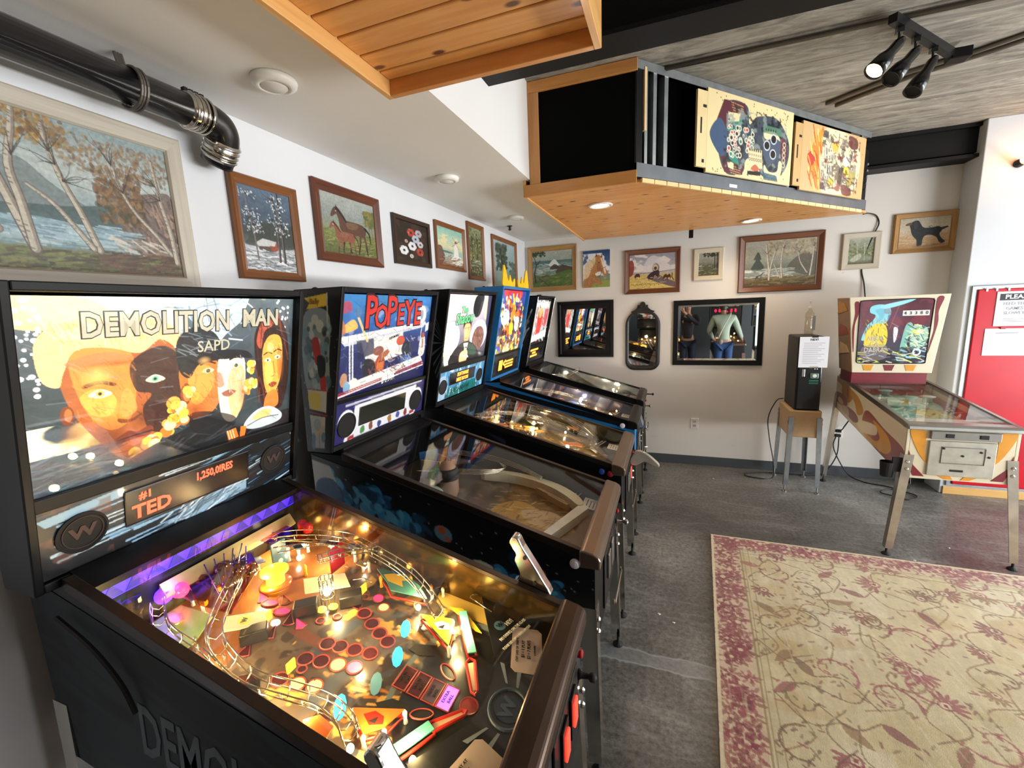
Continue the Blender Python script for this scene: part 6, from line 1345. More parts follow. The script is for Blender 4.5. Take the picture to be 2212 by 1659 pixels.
G().box(4.20, 4.34, 4.3660, 4.3672, 1.445, 1.455).ob('print_line', M_GREYINK, pn); G().box(4.225, 4.255, 4.360, 4.3685, 1.482, 1.50).ob('clip', mat('red_magnet', '#8c1020', .4), pn)

# ================================================================= power points and cords
def outlet(x, z, lab):
    o = tag(G().box(x - .04, x + .04, L - .008, L, z - .06, z + .06).ob('power_outlet', M_WHITEP, bevel=.004), lab, 'outlet')
    for dz in (-.024, .024):
        s_ = G().box(x - .018, x + .018, L - .0105, L - .008, z + dz - .015, z + dz + .015).ob('socket', mat('socket_grey', '#c2beb6', .5), o, bevel=.002); G().box(x - .008, x - .005, L - .0112, L - .0105, z + dz - .006, z + dz + .006).box(x + .005, x + .008, L - .0112, L - .0105, z + dz - .006, z + dz + .006).ob('slot', M_RUB, s_)
    return o


outlet(1.923, .475, 'white wall outlet with nothing plugged in below the large mirror'); outlet(3.262, .455, 'white wall outlet with two black plugs behind the vintage machine')
M_CORD = mat('black_cord', '#101011', .5)
for pts, par, nm_, lab in ((((3.255, L - .03, .475), (3.275, L - .06, .50), (3.30, L - .06, .55), (3.36, 4.45, .80)), em, 'power_cord', None),
                 (((2.732, 4.50, .82), (2.67, 4.50, .79), (2.60, 4.46, .62), (2.62, 4.44, .40), (2.66, 4.42, .18), (2.66, 4.40, .012), (2.55, 4.36, .008), (2.42, 4.40, .008), (2.44, 4.48, .008), (2.62, 4.545, .008), (2.9, 4.56, .008), (3.12, 4.58, .02), (3.25, 4.62, .2), (3.265, L - .03, .42)), None, 'extension_cord', 'black power cord looping from the change machine down to the floor'),
                 (((3.24, L - .03, .43), (3.22, 4.60, .30), (3.34, 4.58, .06), (3.45, 4.50, .009), (3.62, 4.42, .009), (3.70, 4.30, .009), (3.60, 4.20, .009), (3.50, 4.26, .009), (3.62, 4.36, .009), (3.76, 4.26, .009), (3.68, 4.14, .009), (3.55, 4.16, .009)), None, 'extension_cord', 'black extension cord coiled on floor under vintage machine'),
                 (((3.20, 4.34, 2.50), (3.30, 4.52, 2.53), (3.40, L - .014, 2.52), (3.425, L - .012, 2.45), (3.40, L - .012, 2.37), (3.35, L - .004, 2.20), (3.33, L - .004, 2.05), (3.355, L - .012, 1.92), (3.372, L - .02, 1.79)), b2, 'hanging_cable', None)):
    o = G().tube(cr(pts, 8), .0055, 6).ob(nm_, M_CORD, par, smooth=True)
    if lab: tag(o, lab, 'cord')
for k in range(3):
    q = G().box(3.235, 3.28, L - .035, L - .008, .425 + .048 * k - .014, .425 + .048 * k + .014)
    if k < 2: tag(q.ob('plug', M_RUB, bevel=.004), ('black plug in lower socket', 'black plug in upper socket')[k] + ' of outlet behind vintage machine', 'plug')
# ------------------------------------------------------------------ pictures and mirrors
def WL(a, z, d): return (d, a, z)
def WB(a, z, d): return (a, L - d, z)


WOODS = {}


def framew(nm, c0, c1):
    return (wood(nm + '_rail_x', c0, c1, 'x', 40, rough=.4, coat=.15), wood(nm + '_rail_y', c0, c1, 'y', 40, rough=.4, coat=.15), wood(nm + '_stile', c0, c1, 'z', 40, rough=.4, coat=.15))


F_OAK = framew('oak_frame', '#6b3d1c', '#8a562c'); F_MAHO = framew('mahogany_frame', '#4e2416', '#6f3a22'); F_DARK = framew('dark_frame', '#2a1c14', '#3c2a1e'); F_LIME = framew('limed_frame', '#a89c88', '#c9bfae'); F_TAN = framew('tan_frame', '#8a6238', '#b08750'); F_BLK = (mat('black_frame_paint', '#0c0a0a', .5, spec=.25),) * 3; F_CHEST = framew('chestnut_frame', '#54301a', '#74452a'); F_CREAMF = framew('cream_frame', '#b8ab90', '#d8cdb4')


def frame(t, Wp, a0, a1, z0, z1, fwd, mats, prof):
    """four mitred sides; prof: (fraction across, depth)"""
    cs = [(a0, z1), (a1, z1), (a1, z0), (a0, z0)]; ins = [(1, -1), (-1, -1), (-1, 1), (1, 1)]
    for i in range(4):
        j = (i + 1) % 4; g = G(); rows = []
        for fr_, d in [(0, .001)] + list(prof) + [(1, .001)]:
            k = fr_ * fwd; rows.append([Wp(cs[i][0] + ins[i][0] * k, cs[i][1] + ins[i][1] * k, d), Wp(cs[j][0] + ins[j][0] * k, cs[j][1] + ins[j][1] * k, d)])
        n = len(rows); v = [p for r in rows for p in r]; f_ = [(2 * k, 2 * k + 1, 2 * k + 3, 2 * k + 2) for k in range(n - 1)] + [tuple(2 * k for k in range(n)), tuple(2 * k + 1 for k in reversed(range(n))), (0, 1, 2 * n - 1, 2 * n - 2)]
        m = mats[2] if i in (1, 3) else (mats[1] if Wp is WL else mats[0])
        G().add(v, f_).ob('frame_stile' if i in (1, 3) else 'frame_rail', m, t)


P_COVE = ((0, .020), (.15, .026), (.55, .016), (.85, .010), (1, .012)); P_STEP = ((0, .024), (.35, .028), (.45, .020), (.8, .016), (1, .010)); P_FLAT = ((0, .018), (.1, .022), (.9, .020), (1, .012))


def picture(Wp, a0, a1, z0, z1, fwd, mats, cv, label, prof=P_COVE, grp=None, glass=False):
    t = thing('painting', Wp((a0 + a1) / 2, z0, 0), label, 'painting', grp or ('pictures on the left wall' if Wp is WL else 'pictures on the back wall'))
    if fwd: frame(t, Wp, a0, a1, z0, z1, fwd, mats, prof)
    k = fwd * .96; d = .009 if fwd else .016
    b0, b1 = Wp(a0 + k, z0 + k, .002), Wp(a1 - k, z1 - k, d - .0006)
    G().box(min(b0[0], b1[0]), max(b0[0], b1[0]), min(b0[1], b1[1]), max(b0[1], b1[1]), b0[2], b1[2]).ob('backing_board', mat('canvas_edge', '#cfc6b4', .8), t)
    cv.mesh('canvas', Wp(a0 + k, z1 - k, d), Wp(a1 - k, z1 - k, d), Wp(a0 + k, z0 + k, d), Wp(a1 - k, z0 + k, d), M_PAINT, t)
    return t


def birch(c, pts, w_, tone='#bdb3a0'):
    c.line('#5a4e44', w_ * 1.15, pts, 1, 1, .5); c.line('#8d8274', w_ * .9, pts, 1, 1, .5); c.line(tone, w_ * .56, [(x - w_ * .15, y) for x, y in pts], 1, 1, .5)
    P = cr(pts, 8)
    for k in range(len(P)):
        if c.r.rand() < .5: x, y = P[k]; c.line('#3a3430', w_ * .16, [(x - w_ * .4 * (1 - .5 * k / len(P)), y), (x - w_ * .1, y + .004)], .6)


def twigs(c, x, y, n, ln, col='#3c3430', up=-1.57, spread=1.0, w_=.006):
    for k in range(n):
        a = up + c.r.uniform(-spread, spread); b = a + c.r.uniform(-.6, .6); L1 = ln * c.r.uniform(.5, 1.2)
        p1 = (x + math.cos(a) * L1 * .5, y + math.sin(a) * L1 * .5 / c.asp); p2 = (p1[0] + math.cos(b) * L1 * .6, p1[1] + math.sin(b) * L1 * .6 / c.asp); c.line(col, w_, [(x, y), p1, p2], .9, 1, .8)


def leaves(c, cols, n, x0, x1, y0, y1, s=.012, al=.7):
    for k in range(n): c.ell(cols[c.r.randint(len(cols))], c.r.uniform(x0, x1), c.r.uniform(y0, y1), s * c.r.uniform(.5, 1.5), s * c.r.uniform(.4, 1.1) / c.asp, c.r.rand() * 3, al)


# 1 birches by a lake
c = Cv(300, 210, '#8fa0a0', seed=71); c.vgrad([(0, '#8a9a9a'), (.35, '#b2bab4'), (.55, '#93a5a6'), (.62, '#7f9aa2'), (.78, '#9fb4b8'), (.86, '#6a6e48'), (1, '#4a4a2c')]).mott(.12, 14, 18)
c.poly('#6d7876', [(0, .50), (.08, .36), (.22, .30), (.34, .42), (.46, .52), (.56, .60), (0, .62)], .85, 1); c.poly('#3f5450', [(.10, .60), (.40, .56), (.62, .52), (.76, .62), (.62, .68), (.3, .66), (.1, .66)], .9, 1)
c.poly('#6e5a4e', [(.66, .70), (.74, .44), (.88, .36), (1, .38), (1, .86), (.74, .82)], .9, 1); c.strokes(['#8a6e5c', '#4a3a34', '#a88a74', '#5a4a44'], 160, .68, 1, .40, .84, .05, .014, 1.0, .6, .7); leaves(c, ['#7a5a34', '#5f4a30', '#8a6a3c', '#46402c'], 240, .55, .80, .34, .62, .016)
c.strokes(['#b8c8ca', '#7f9ca6', '#9ab2b8', '#5f7f8a'], 160, 0, .75, .66, .84, .12, .007, .05, .1, .7); c.strokes(['#d0c8b8', '#8a7a6a'], 40, .62, .9, .74, .86, .08, .01, .3, .3, .7)
c.strokes(['#6a7038', '#7a7a40', '#4a5230', '#5a4428', '#3a3420'], 260, 0, 1, .86, 1, .09, .012, -.05, .2, .75); c.strokes(['#6a4a34', '#4a3428'], 80, .5, 1, .84, 1, .1, .012, -.1, .2, .7)
leaves(c, ['#8f6a34', '#a07c42', '#75562f', '#b09458', '#6a5236', '#8c8468'], 420, .0, .45, .0, .20, .011); leaves(c, ['#94745c', '#8a7350', '#9a8560', '#6e5c44', '#8f9088'], 380, .40, 1, .06, .30, .011); leaves(c, ['#7c5a3e', '#8f7048', '#5c4a34'], 160, .55, .8, .24, .5, .012)
for pts, w_ in ((((.22, .86), (.16, .60), (.11, .38), (.05, .16), (.02, 0)), .05), (((.22, .86), (.20, .58), (.18, .36), (.22, .14), (.24, 0)), .045), (((.09, .76), (.04, .64), (0, .58)), .03), (((.52, .84), (.46, .60), (.40, .40), (.36, .20), (.35, .06)), .036), (((.49, .83), (.42, .70), (.34, .56), (.24, .46)), .03), (((.94, .82), (.86, .68), (.76, .54), (.70, .40), (.66, .20)), .026), (((.97, .88), (.955, .64), (.92, .40), (.90, .12)), .036)): birch(c, pts, w_)
for x, y, u_ in ((.12, .40, -1.9), (.20, .30, -1.2), (.36, .22, -1.6), (.40, .40, -.8), (.05, .2, -1.6), (.70, .40, -1.9), (.90, .30, -2.2), (.66, .22, -2.0), (.92, .4, -2.6), (.38, .3, -2.4)): twigs(c, x, y, 6, .14, up=u_)
picture(WL, .15, .735, 1.905, 2.425, .052, F_LIME, c, 'large birch trees by a lake in a limed wood frame, leftmost', P_FLAT)
# 2 snowy cabin
c = Cv(120, 165, '#5a6a78', seed=72); c.vgrad([(0, '#5a6c80'), (.3, '#4a5a6a'), (.55, '#39423e'), (.66, '#5a605e'), (.72, '#b8bcbe'), (1, '#8a9094')]).mott(.25, 10, 14); c.poly('#3a4038', [(.1, .62), (.3, .44), (.55, .40), (.8, .44), (1, .40), (1, .68), (.1, .70)], .85, 1)
c.poly('#c9c8c4', [(.22, .66), (.36, .60), (.62, .62), (.58, .68), (.26, .70)], 1); c.poly('#9c4a34', [(.48, .68), (.58, .68), (.63, .62), (.64, .74), (.50, .75)], 1); c.poly('#5a4a40', [(.26, .70), (.50, .69), (.50, .75), (.28, .74)], 1)
c.strokes(['#d8dade', '#9aa0a4', '#6a7074', '#eceef0', '#4a4c4c'], 220, 0, 1, .74, 1, .14, .016, .12, .3, .75)
for pts, w_, col in ((((.66, .86), (.68, .5), (.64, .1), (.64, .04)), .05, '#39322e'), (((.76, .86), (.76, .5), (.74, .1), (.74, .02)), .055, '#2f2a28'), (((.24, .86), (.22, .6), (.16, .3), (.12, .04)), .03, '#6a625c')): c.line(col, w_, pts, 1, 1, .4); c.line('#8a8682', w_ * .25, [(x - w_ * .25, y) for x, y in pts], .8, 1, .4)
for x, y, u_ in ((.14, .1, .2), (.16, .30, .3), (.20, .45, -.2), (.2, .36, 2.8), (.64, .34, 2.9), (.72, .2, .3), (.74, .4, .2), (.66, .1, 3.0), (.22, .5, .5), (.74, .5, .4)): twigs(c, x, y, 4, .2, '#2c2c2e', u_, .5, .012); leaves(c, ['#e8ecf0', '#c8ced4', '#aab2ba', '#8a949c'], 22, x - .14, x + .18, y - .05, y + .05, .014, .85)
picture(WL, .905, 1.235, 1.966, 2.378, .038, F_OAK, c, 'snowy cabin among dark pines in an oak frame', P_COVE)
# 3 mare and foal
c = Cv(130, 110, '#98a096', seed=73); c.vgrad([(0, '#a8aca4'), (.35, '#8e9690'), (.55, '#8a9278'), (.62, '#76804c'), (1, '#5a6038')]).mott(.15, 10, 8); c.strokes(['#8a8a4c', '#5a6434', '#a09c5c', '#4a4c2c'], 140, 0, 1, .60, 1, .12, .012, -.1, .3, .7); leaves(c, ['#4f6038', '#64733f', '#8a7a3c'], 90, .78, 1, .16, .42, .03); [c.line('#6a5a44', .012, [(x, .3), (x + .02, .66)], .9) for x in (.86, .92, .97)]
def nag(c, ox, oy, s, body, dark):
    P = lambda pts: [(ox + x * s, oy + y * s) for x, y in pts]
    c.poly(body, P([(.20, .30), (.34, .26), (.60, .26), (.76, .30), (.80, .44), (.72, .56), (.58, .54), (.40, .58), (.26, .54), (.18, .44)]), 1, 1); c.poly(body, P([(.20, .46), (.16, .24), (.10, .08), (.16, .04), (.26, .16), (.36, .30), (.36, .42)]), 1, 1); c.poly(body, P([(.10, .02), (.17, .03), (.20, .10), (.10, .18), (.02, .24), (.0, .20), (.04, .10)]), 1, 1)
    for x0, x1 in ((.26, .22), (.34, .40), (.66, .58), (.74, .80)): c.line(body, .055 * s, P([(x0, .50), ((x0 + x1) / 2 + .01, .70), (x1, .94)]), 1, 1, .5); c.line(dark, .03 * s, P([((x0 + x1) / 2 + .01, .74), (x1, .94)]), .9)
    c.line(dark, .05 * s, P([(.78, .34), (.88, .46), (.90, .66)]), 1, 1, .6); c.line(dark, .06 * s, P([(.14, .04), (.24, .14), (.33, .28)]), .9, 1, .4); c.poly(dark, P([(.12, .03), (.13, -.04), (.16, .03)])); c.poly('#8a6a52', P([(.34, .30), (.6, .29), (.56, .40), (.38, .42)]), .5, 1); c.ell('#e8e4da', ox + .12 * s, oy + .1 * s, .008)
nag(c, .16, .20, .80, '#5c4034', '#241a18'); nag(c, .12, .46, .56, '#8a5440', '#4a2c24')
picture(WL, 1.342, 1.852, 2.078, 2.467, .048, F_MAHO, c, 'brown mare with foal in a mahogany frame', P_COVE)
# 4 anemones
c = Cv(90, 100, '#2c211c', seed=74); c.mott(.3, 8, 8); c.blob('#4a3428', .6, 5, 5, .6)
for x, y, r, col in ((.46, .26, .12, '#b4402c'), (.70, .24, .11, '#b8a8a8'), (.60, .40, .12, '#b4b8c8'), (.74, .52, .10, '#c8c4c4'), (.48, .60, .13, '#e4e4e2'), (.22, .74, .13, '#e8e8e4'), (.72, .72, .12, '#a83c2a'), (.44, .86, .06, '#d8d0c4'), (.30, .50, .05, '#b89a8a')):
    for k in range(6): a = k * 1.05 + r * 9; c.ell(col, x + r * .5 * math.cos(a), y + r * .5 * math.sin(a) / c.asp, r * .5, al=.95)
    c.ell('#20202a', x, y, r * .28); c.strokes(['#6a6a6e', '#f0f0ee'], 10, x - r * .7, x + r * .7, y - r * .7, y + r * .7, r * .4, .008, 1, 1.5, .4)
picture(WL, 1.985, 2.425, 2.118, 2.424, .030, F_DARK, c, 'red and white flowers on black in a thin dark frame', P_FLAT)
# 5 windmill shore
c = Cv(80, 95, '#9cc0b4', seed=75); c.vgrad([(0, '#88bcae'), (.3, '#b4cbb4'), (.5, '#d8cfa4'), (.6, '#9fb8a8'), (.75, '#a8bcae'), (1, '#7a4a30')]).mott(.1, 8, 8); c.blob('#e8d8a0', .55, 4, 8, .8, .18, .42); c.poly('#e8e2d4', [(.66, .36), (.76, .34), (.82, .72), (.60, .74)], 1); c.poly('#8a4a34', [(.64, .36), (.71, .28), (.78, .35)], 1); [c.line('#5a4438', .012, [(.71, .36), (.71 + .2 * math.cos(a), .36 + .17 * math.sin(a))]) for a in (-2.2, -.6, .95, 2.5)]
c.poly('#6a4030', [(0, .55), (.14, .50), (.2, .62), (.26, .80), (.1, 1), (0, 1)], .9, 1); c.poly('#f0ece0', [(.5, .78), (.8, .70), (1, .80), (.9, .94), (.6, .92)], .8, 1); c.strokes(['#7a3c2a', '#d8cfc0', '#4a2c24', '#c89a6a'], 60, .1, 1, .74, 1, .12, .02, -.2, .5, .8); c.poly('#4a5a54', [(.1, .62), (.3, .60), (.6, .64), (.3, .66)], .8, 1)
picture(WL, 2.508, 2.992, 2.128, 2.474, .034, F_OAK, c, 'small windmill on a sandy shore under teal sky', P_COVE)
# 6 tall woodland
c = Cv(44, 120, '#5a5c40', seed=76); c.vgrad([(0, '#8a8c6c'), (.3, '#5f6444'), (.6, '#6a6c48'), (1, '#3c4028')]).mott(.4, 8, 20); leaves(c, ['#4a5230', '#8c8a58', '#6a6a3c', '#2c341f', '#a8a478'], 260, 0, 1, 0, 1, .05, .7); [c.line('#3a2c20', .06, [(x, .2), (x + .06, .9)], .8, 0, .4) for x in (.2, .6)]; c.strokes(['#c9c8a8', '#8a9a90'], 20, .2, .9, .66, .8, .2, .03, 0, .2, .7)
picture(WL, 3.058, 3.392, 2.076, 2.558, .036, F_OAK, c, 'tall narrow green woodland picture on the left wall', P_COVE)
# 7 misty tree
c = Cv(64, 100, '#8a9a98', seed=77); c.vgrad([(0, '#9cb0b4'), (.5, '#8fa0a0'), (1, '#5a6650')]).mott(.15, 6, 10); leaves(c, ['#2e3a30', '#3f4c3c', '#4f5c44', '#25302a'], 260, .12, .58, .06, .62, .05, .75); c.line('#2c2822', .06, [(.36, .3), (.38, .98)], 1, 0, .3); leaves(c, ['#44544a', '#5a6a58'], 80, .7, .98, .4, .8, .05, .7)
picture(WL, 3.60, 4.30, 1.99, 2.532, .042, F_OAK, c, 'dark tree in pale mist, picture next to the room corner', P_COVE)
# back wall, from the corner to the right
c = Cv(120, 100, '#8f9a8c', seed=78); c.vgrad([(0, '#a8aca0'), (.26, '#98a096'), (.28, '#4f6a66'), (.42, '#5f7a74'), (.5, '#8a9484'), (.7, '#5a6a44'), (1, '#4a4a30')]).mott(.15, 12, 10); c.strokes(['#d0d4c8', '#6a8480', '#a8b4aa'], 120, .1, 1, .36, .66, .14, .012, .05, .25, .7)
c.poly('#e4e6de', [(.42, .42), (.50, .28), (.58, .26), (.66, .42)], .85, 1); c.poly('#3a3430', [(.44, .50), (.56, .38), (.68, .48), (.6, .52)], .95, 1); c.poly('#4a3a30', [(.58, .62), (.72, .42), (.90, .46), (1, .50), (1, .60), (.8, .64)], .95, 1); c.poly('#4f6a34', [(.4, .82), (.6, .64), (1, .58), (1, 1), (0, 1), (0, .9)], .9, 1); c.strokes(['#5f7a3c', '#3f4f28', '#7a6a44', '#8a8a54'], 90, .1, 1, .68, 1, .12, .014, -.3, .3, .7)
c.line('#2a241e', .03, [(.08, .86), (.06, .6), (.10, .36), (.04, .12)], 1, 1, .5); c.line('#2a241e', .018, [(.1, .4), (.2, .26)], 1, 1); leaves(c, ['#2f3a26', '#45502f'], 60, 0, .34, .02, .14, .025, .85); c.line('#4a3c30', .02, [(.16, .76), (.30, .86), (.36, .94)], 1, 1)
picture(WB, .04, .627, 2.005, 2.518, .055, F_TAN, c, 'waves breaking on rocks with a dark tree, corner of back wall', P_COVE)
c = Cv(72, 98, '#2f4a78', seed=79); c.vgrad([(0, '#23406c'), (.25, '#3a5a86'), (.8, '#7a8a6a'), (1, '#5a6a2c')]); c.blob('#e8e8ea', .45, 3, 4, .95, .08, .8); c.poly('#8f9c4a', [(0, .84), (1, .82), (1, 1), (0, 1)], .95)
c.poly('#b27c4c', [(.36, .30), (.44, .16), (.60, .13), (.72, .22), (.78, .40), (.90, .60), (.88, .68), (.78, .70), (.66, .58), (.52, .60), (.46, .76), (.18, .92), (.02, .95), (.06, .70), (.26, .56)], 1, 1); c.poly('#dcc49a', [(.34, .24), (.44, .16), (.46, .30), (.32, .50), (.20, .70), (.04, .74), (.06, .44), (.18, .30)], .95, 1); c.poly('#e8dccb', [(.66, .24), (.72, .26), (.84, .56), (.80, .62)], .95, 1); c.poly('#96603a', [(.52, .34), (.66, .40), (.64, .56), (.52, .54)], .8, 1); c.poly('#a8744a', [(.10, .78), (.34, .66), (.56, .74), (.72, .88), (.64, .94), (.44, .88), (.30, .99), (.04, .99)], 1, 1); c.poly('#f0ece4', [(.46, .62), (.62, .60), (.66, .66), (.5, .68)], .9, 1)
c.line('#5a3420', .02, [(.70, .50), (.84, .46)], 1); c.line('#5a3420', .02, [(.70, .52), (.66, .66), (.56, .72)], 1); c.ell('#1c120c', .60, .33, .022); c.poly('#6a3c24', [(.46, .17), (.50, .07), (.54, .16)], 1); c.poly('#6a3c24', [(.66, .20), (.70, .08), (.72, .2)], 1); c.strokes(['#6a3c24', '#d8b080', '#8a5a34'], 60, .1, .8, .2, .95, .1, .012, 1.0, .6, .6)
picture(WB, .698, 1.0, 2.019, 2.424, 0, F_TAN, c, 'unframed painted panel of a chestnut horse head with white mane')
c = Cv(130, 105, '#a8a4ac', seed=80); c.vgrad([(0, '#8f8f9c'), (.3, '#a8a8b0'), (.56, '#b8b0ac'), (.60, '#c8b068'), (1, '#d8bc6c')]).mott(.08, 10, 8); c.blob('#e4dcd4', .48, 4, 5, .95, .02, .5); c.poly('#d8d4d4', [(.3, .40), (.4, .14), (.54, .06), (.70, .20), (.92, .42), (.9, .5), (.3, .52)], .8, 1); c.poly('#8a3424', [(0, .20), (.08, .18), (.11, .36), (.08, .56), (0, .60)], .95, 1); c.line('#5a4438', .012, [(.0, .56), (.4, .54), (.7, .52), (1, .48)], .9)
c.poly('#5a4a64', [(.38, .66), (.60, .60), (.8, .72), (1, .84), (1, .98), (.74, .88), (.5, .76)], .9, 1); c.ell('#8a7a6c', .58, .42, .075, .14); c.ell('#c8b8a0', .57, .40, .055, .09); c.ell('#4a3430', .57, .42, .03, .05); c.poly('#3a2434', [(.40, .64), (.50, .52), (.64, .48), (.64, .66), (.46, .72)], 1, 1); c.line('#2a1c24', .012, [(.42, .68), (.44, .76)], 1); c.ell('#2a1c24', .50, .70, .035, ring=.3); c.ell('#d8ccc4', .57, .66, .025, ring=.35)
for x, y, s_ in ((.12, .60, .12), (.74, .66, .09), (.82, .66, .08)): c.poly('#4a2420', [(x, y), (x + s_ * .6, y - .06), (x + s_, y), (x + s_ * .9, y + .1), (x + s_ * .7, y + .04), (x + s_ * .3, y + .05), (x + s_ * .1, y + .12)], 1, 1)
c.line('#2a1c1c', .018, [(.93, .58), (.92, .68), (.96, .78)], 1); c.strokes(['#b89850', '#e8d490', '#8a6a34'], 90, 0, .8, .66, 1, .06, .01, -.2, .4, .8); [c.line('#5a3c24', .012, [(.04 + .09 * k, .86 + .02 * (k % 2)), (.09 + .09 * k, .85), (.11 + .09 * k, .90)], .9, 1) for k in range(7)]
picture(WB, 1.160, 1.738, 1.922, 2.392, .052, F_CHEST, c, 'covered wagon with horses and riders on yellow prairie', P_COVE)
c = Cv(60, 76, '#6a7064', seed=81); c.vgrad([(0, '#a8a89c'), (.4, '#8a8c7c'), (.55, '#4f5a48'), (1, '#4a4628')]).mott(.25, 8, 10); leaves(c, ['#1f261c', '#2c3424'], 70, .2, 1, .0, .18, .04, .85); [c.line('#201c18', .04, [(x, .05), (x + .01, .72)], 1) for x in (.80, .92)]; c.strokes(['#7c7c54', '#c8c8b4', '#4a4a2c', '#8a7a34'], 70, 0, .95, .5, 1, .16, .02, -.1, .4, .75)
picture(WB, 1.865, 2.148, 2.029, 2.352, .048, F_CREAMF, c, 'tiny dark pine shore picture in a cream frame', P_FLAT)
c = Cv(170, 125, '#9a9a8c', seed=82); c.vgrad([(0, '#a09c8c'), (.4, '#9a9a8a'), (.6, '#6c7468'), (.7, '#8a9490'), (.85, '#6a6444'), (1, '#4a3c28')]).mott(.15, 12, 12); c.poly('#3a463e', [(.10, .62), (.16, .42), (.13, .40), (.19, .24), (.24, .40), (.22, .42), (.28, .60)], .95, 1); c.poly('#5a564a', [(.60, .62), (.70, .42), (.86, .30), (1, .34), (1, .78), (.7, .72)], .85, 1); leaves(c, ['#a89a7c', '#8a7c5c', '#b8ac90'], 220, .3, 1, .02, .34, .022, .55); c.strokes(['#b4bcb8', '#76847f', '#d8d8cc'], 90, 0, .7, .62, .80, .12, .01, 0, .1, .7); c.strokes(['#6a5a3c', '#8a7a50', '#4a3a24'], 120, 0, 1, .80, 1, .12, .016, -.1, .2, .7)
for pts, w_ in ((((.36, .86), (.35, .6), (.32, .30), (.30, .08)), .034), (((.36, .86), (.38, .56), (.44, .2)), .028), (((.54, .82), (.52, .5), (.54, .1)), .026), (((.52, .82), (.46, .66), (.42, .52)), .018), (((.88, .74), (.78, .5), (.74, .24)), .02), (((.92, .80), (.94, .5), (.96, .06)), .026)): birch(c, pts, w_, '#d4ccbc')
for x, y in ((.32, .3), (.44, .24), (.54, .2), (.76, .3), (.95, .2)): twigs(c, x, y, 6, .14, '#5a5046')
c.line('#2a2420', .014, [(.17, .82), (.20, .76), (.25, .75), (.27, .70), (.29, .70)], 1); [c.line('#2a2420', .006, [(x, .77), (x - .01, .86)], 1) for x in (.18, .20, .24, .255)]
picture(WB, 2.288, 3.018, 1.880, 2.436, .058, F_CHEST, c, 'birch grove with a deer at the water, wide reddish frame', P_COVE)
c = Cv(64, 80, '#6a7460', seed=83); c.vgrad([(0, '#a4a89c'), (.4, '#7c8468'), (.6, '#5f6a4a'), (.8, '#8a9078'), (1, '#4f4a30')]).mott(.25, 8, 10); leaves(c, ['#4f5a38', '#7c8458', '#8f8a64', '#a8ac88'], 150, 0, 1, .2, .7, .04, .6); c.poly('#c4c8b4', [(.1, .84), (.3, .66), (.5, .6), (.52, .74), (.3, .9)], .6, 1); [c.line('#c8c4b0', .03, [(x, .2), (x + .04, .86)], .7, 0, .4) for x in (.34, .62)]
picture(WB, 3.160, 3.458, 2.05, 2.381, .052, F_LIME, c, 'small green woodland picture in a pale limed frame', P_FLAT)
c = Cv(120, 88, '#cbb79a', seed=84); c.vgrad([(0, '#b0aa98'), (.4, '#c8bca4'), (.6, '#c4a47c'), (.85, '#c29a6c'), (1, '#a87c50')]).mott(.1, 8, 6); c.strokes(['#d8ccb4', '#a08a6c', '#b89870'], 60, 0, 1, .5, 1, .18, .02, -.15, .3, .5)
c.poly('#15171c', [(.22, .34), (.20, .22), (.26, .12), (.36, .10), (.42, .22), (.48, .34), (.62, .36), (.78, .34), (.84, .46), (.80, .58), (.84, .72), (.92, .84), (.86, .90), (.80, .84), (.74, .68), (.62, .60), (.52, .62), (.48, .74), (.47, .92), (.38, .94), (.36, .74), (.28, .60), (.24, .46)], 1, 1); c.poly('#15171c', [(.80, .38), (.94, .34), (.96, .38), (.84, .46)], 1); c.poly('#6a4a2c', [(.12, .20), (.22, .14), (.24, .22), (.14, .25)], 1, 1); c.poly('#3a3034', [(.28, .16), (.34, .16), (.36, .32), (.30, .36)], .8, 1); c.strokes(['#2a3038', '#0c0e12', '#3a3a40'], 60, .28, .78, .3, .6, .06, .01, .5, .8, .6); c.poly('#8a6844', [(.3, .96), (.7, .90), (.95, .92), (.5, 1)], .6, 1)
picture(WB, 3.540, 3.990, 2.168, 2.514, .046, F_TAN, c, 'black spaniel standing in profile, picture nearest the right pier', P_COVE)


# mirrors
def mirror(a0, a1, z0, z1, fwd, label, prof, bevel_w):
    t = thing('mirror', WB((a0 + a1) / 2, z0, 0), label, 'mirror', 'mirrors on the back wall'); frame(t, WB, a0, a1, z0, z1, fwd, F_BLK, prof)
    k = fwd * .97; G().box(a0 + k, a1 - k, L - .0075, L - .002, z0 + k, z1 - k).ob('mirror_glass', M_MIRROR, t)
    if bevel_w:
        for i, (p, q) in enumerate((((a0 + k, z1 - k), (a1 - k, z1 - k)), ((a1 - k, z1 - k), (a1 - k, z0 + k)), ((a1 - k, z0 + k), (a0 + k, z0 + k)), ((a0 + k, z0 + k), (a0 + k, z1 - k)))):
            ins = lambda pt: (pt[0] + (bevel_w if pt[0] < (a0 + a1) / 2 else -bevel_w), pt[1] + (bevel_w if pt[1] < (z0 + z1) / 2 else -bevel_w)); pi, qi = ins(p), ins(q)
            G().add([WB(*p, .0078), WB(*q, .0078), WB(*qi, .0105), WB(*pi, .0105)], [(0, 1, 2, 3)]).ob('bevelled_edge', M_MIRROR, t)
    return t


mirror(.388, 1.038, 1.223, 1.872, .090, 'square mirror in a wide black frame, left of the three mirrors', P_STEP, 0)
mirror(1.678, 2.547, 1.132, 1.829, .052, 'wide black framed mirror showing a person in a pale green sweater', P_FLAT, .022)
t = thing('mirror', (1.357, L, 1.07), 'small dark arched mirror with carved crest, middle of three mirrors', 'mirror', 'mirrors on the back wall')


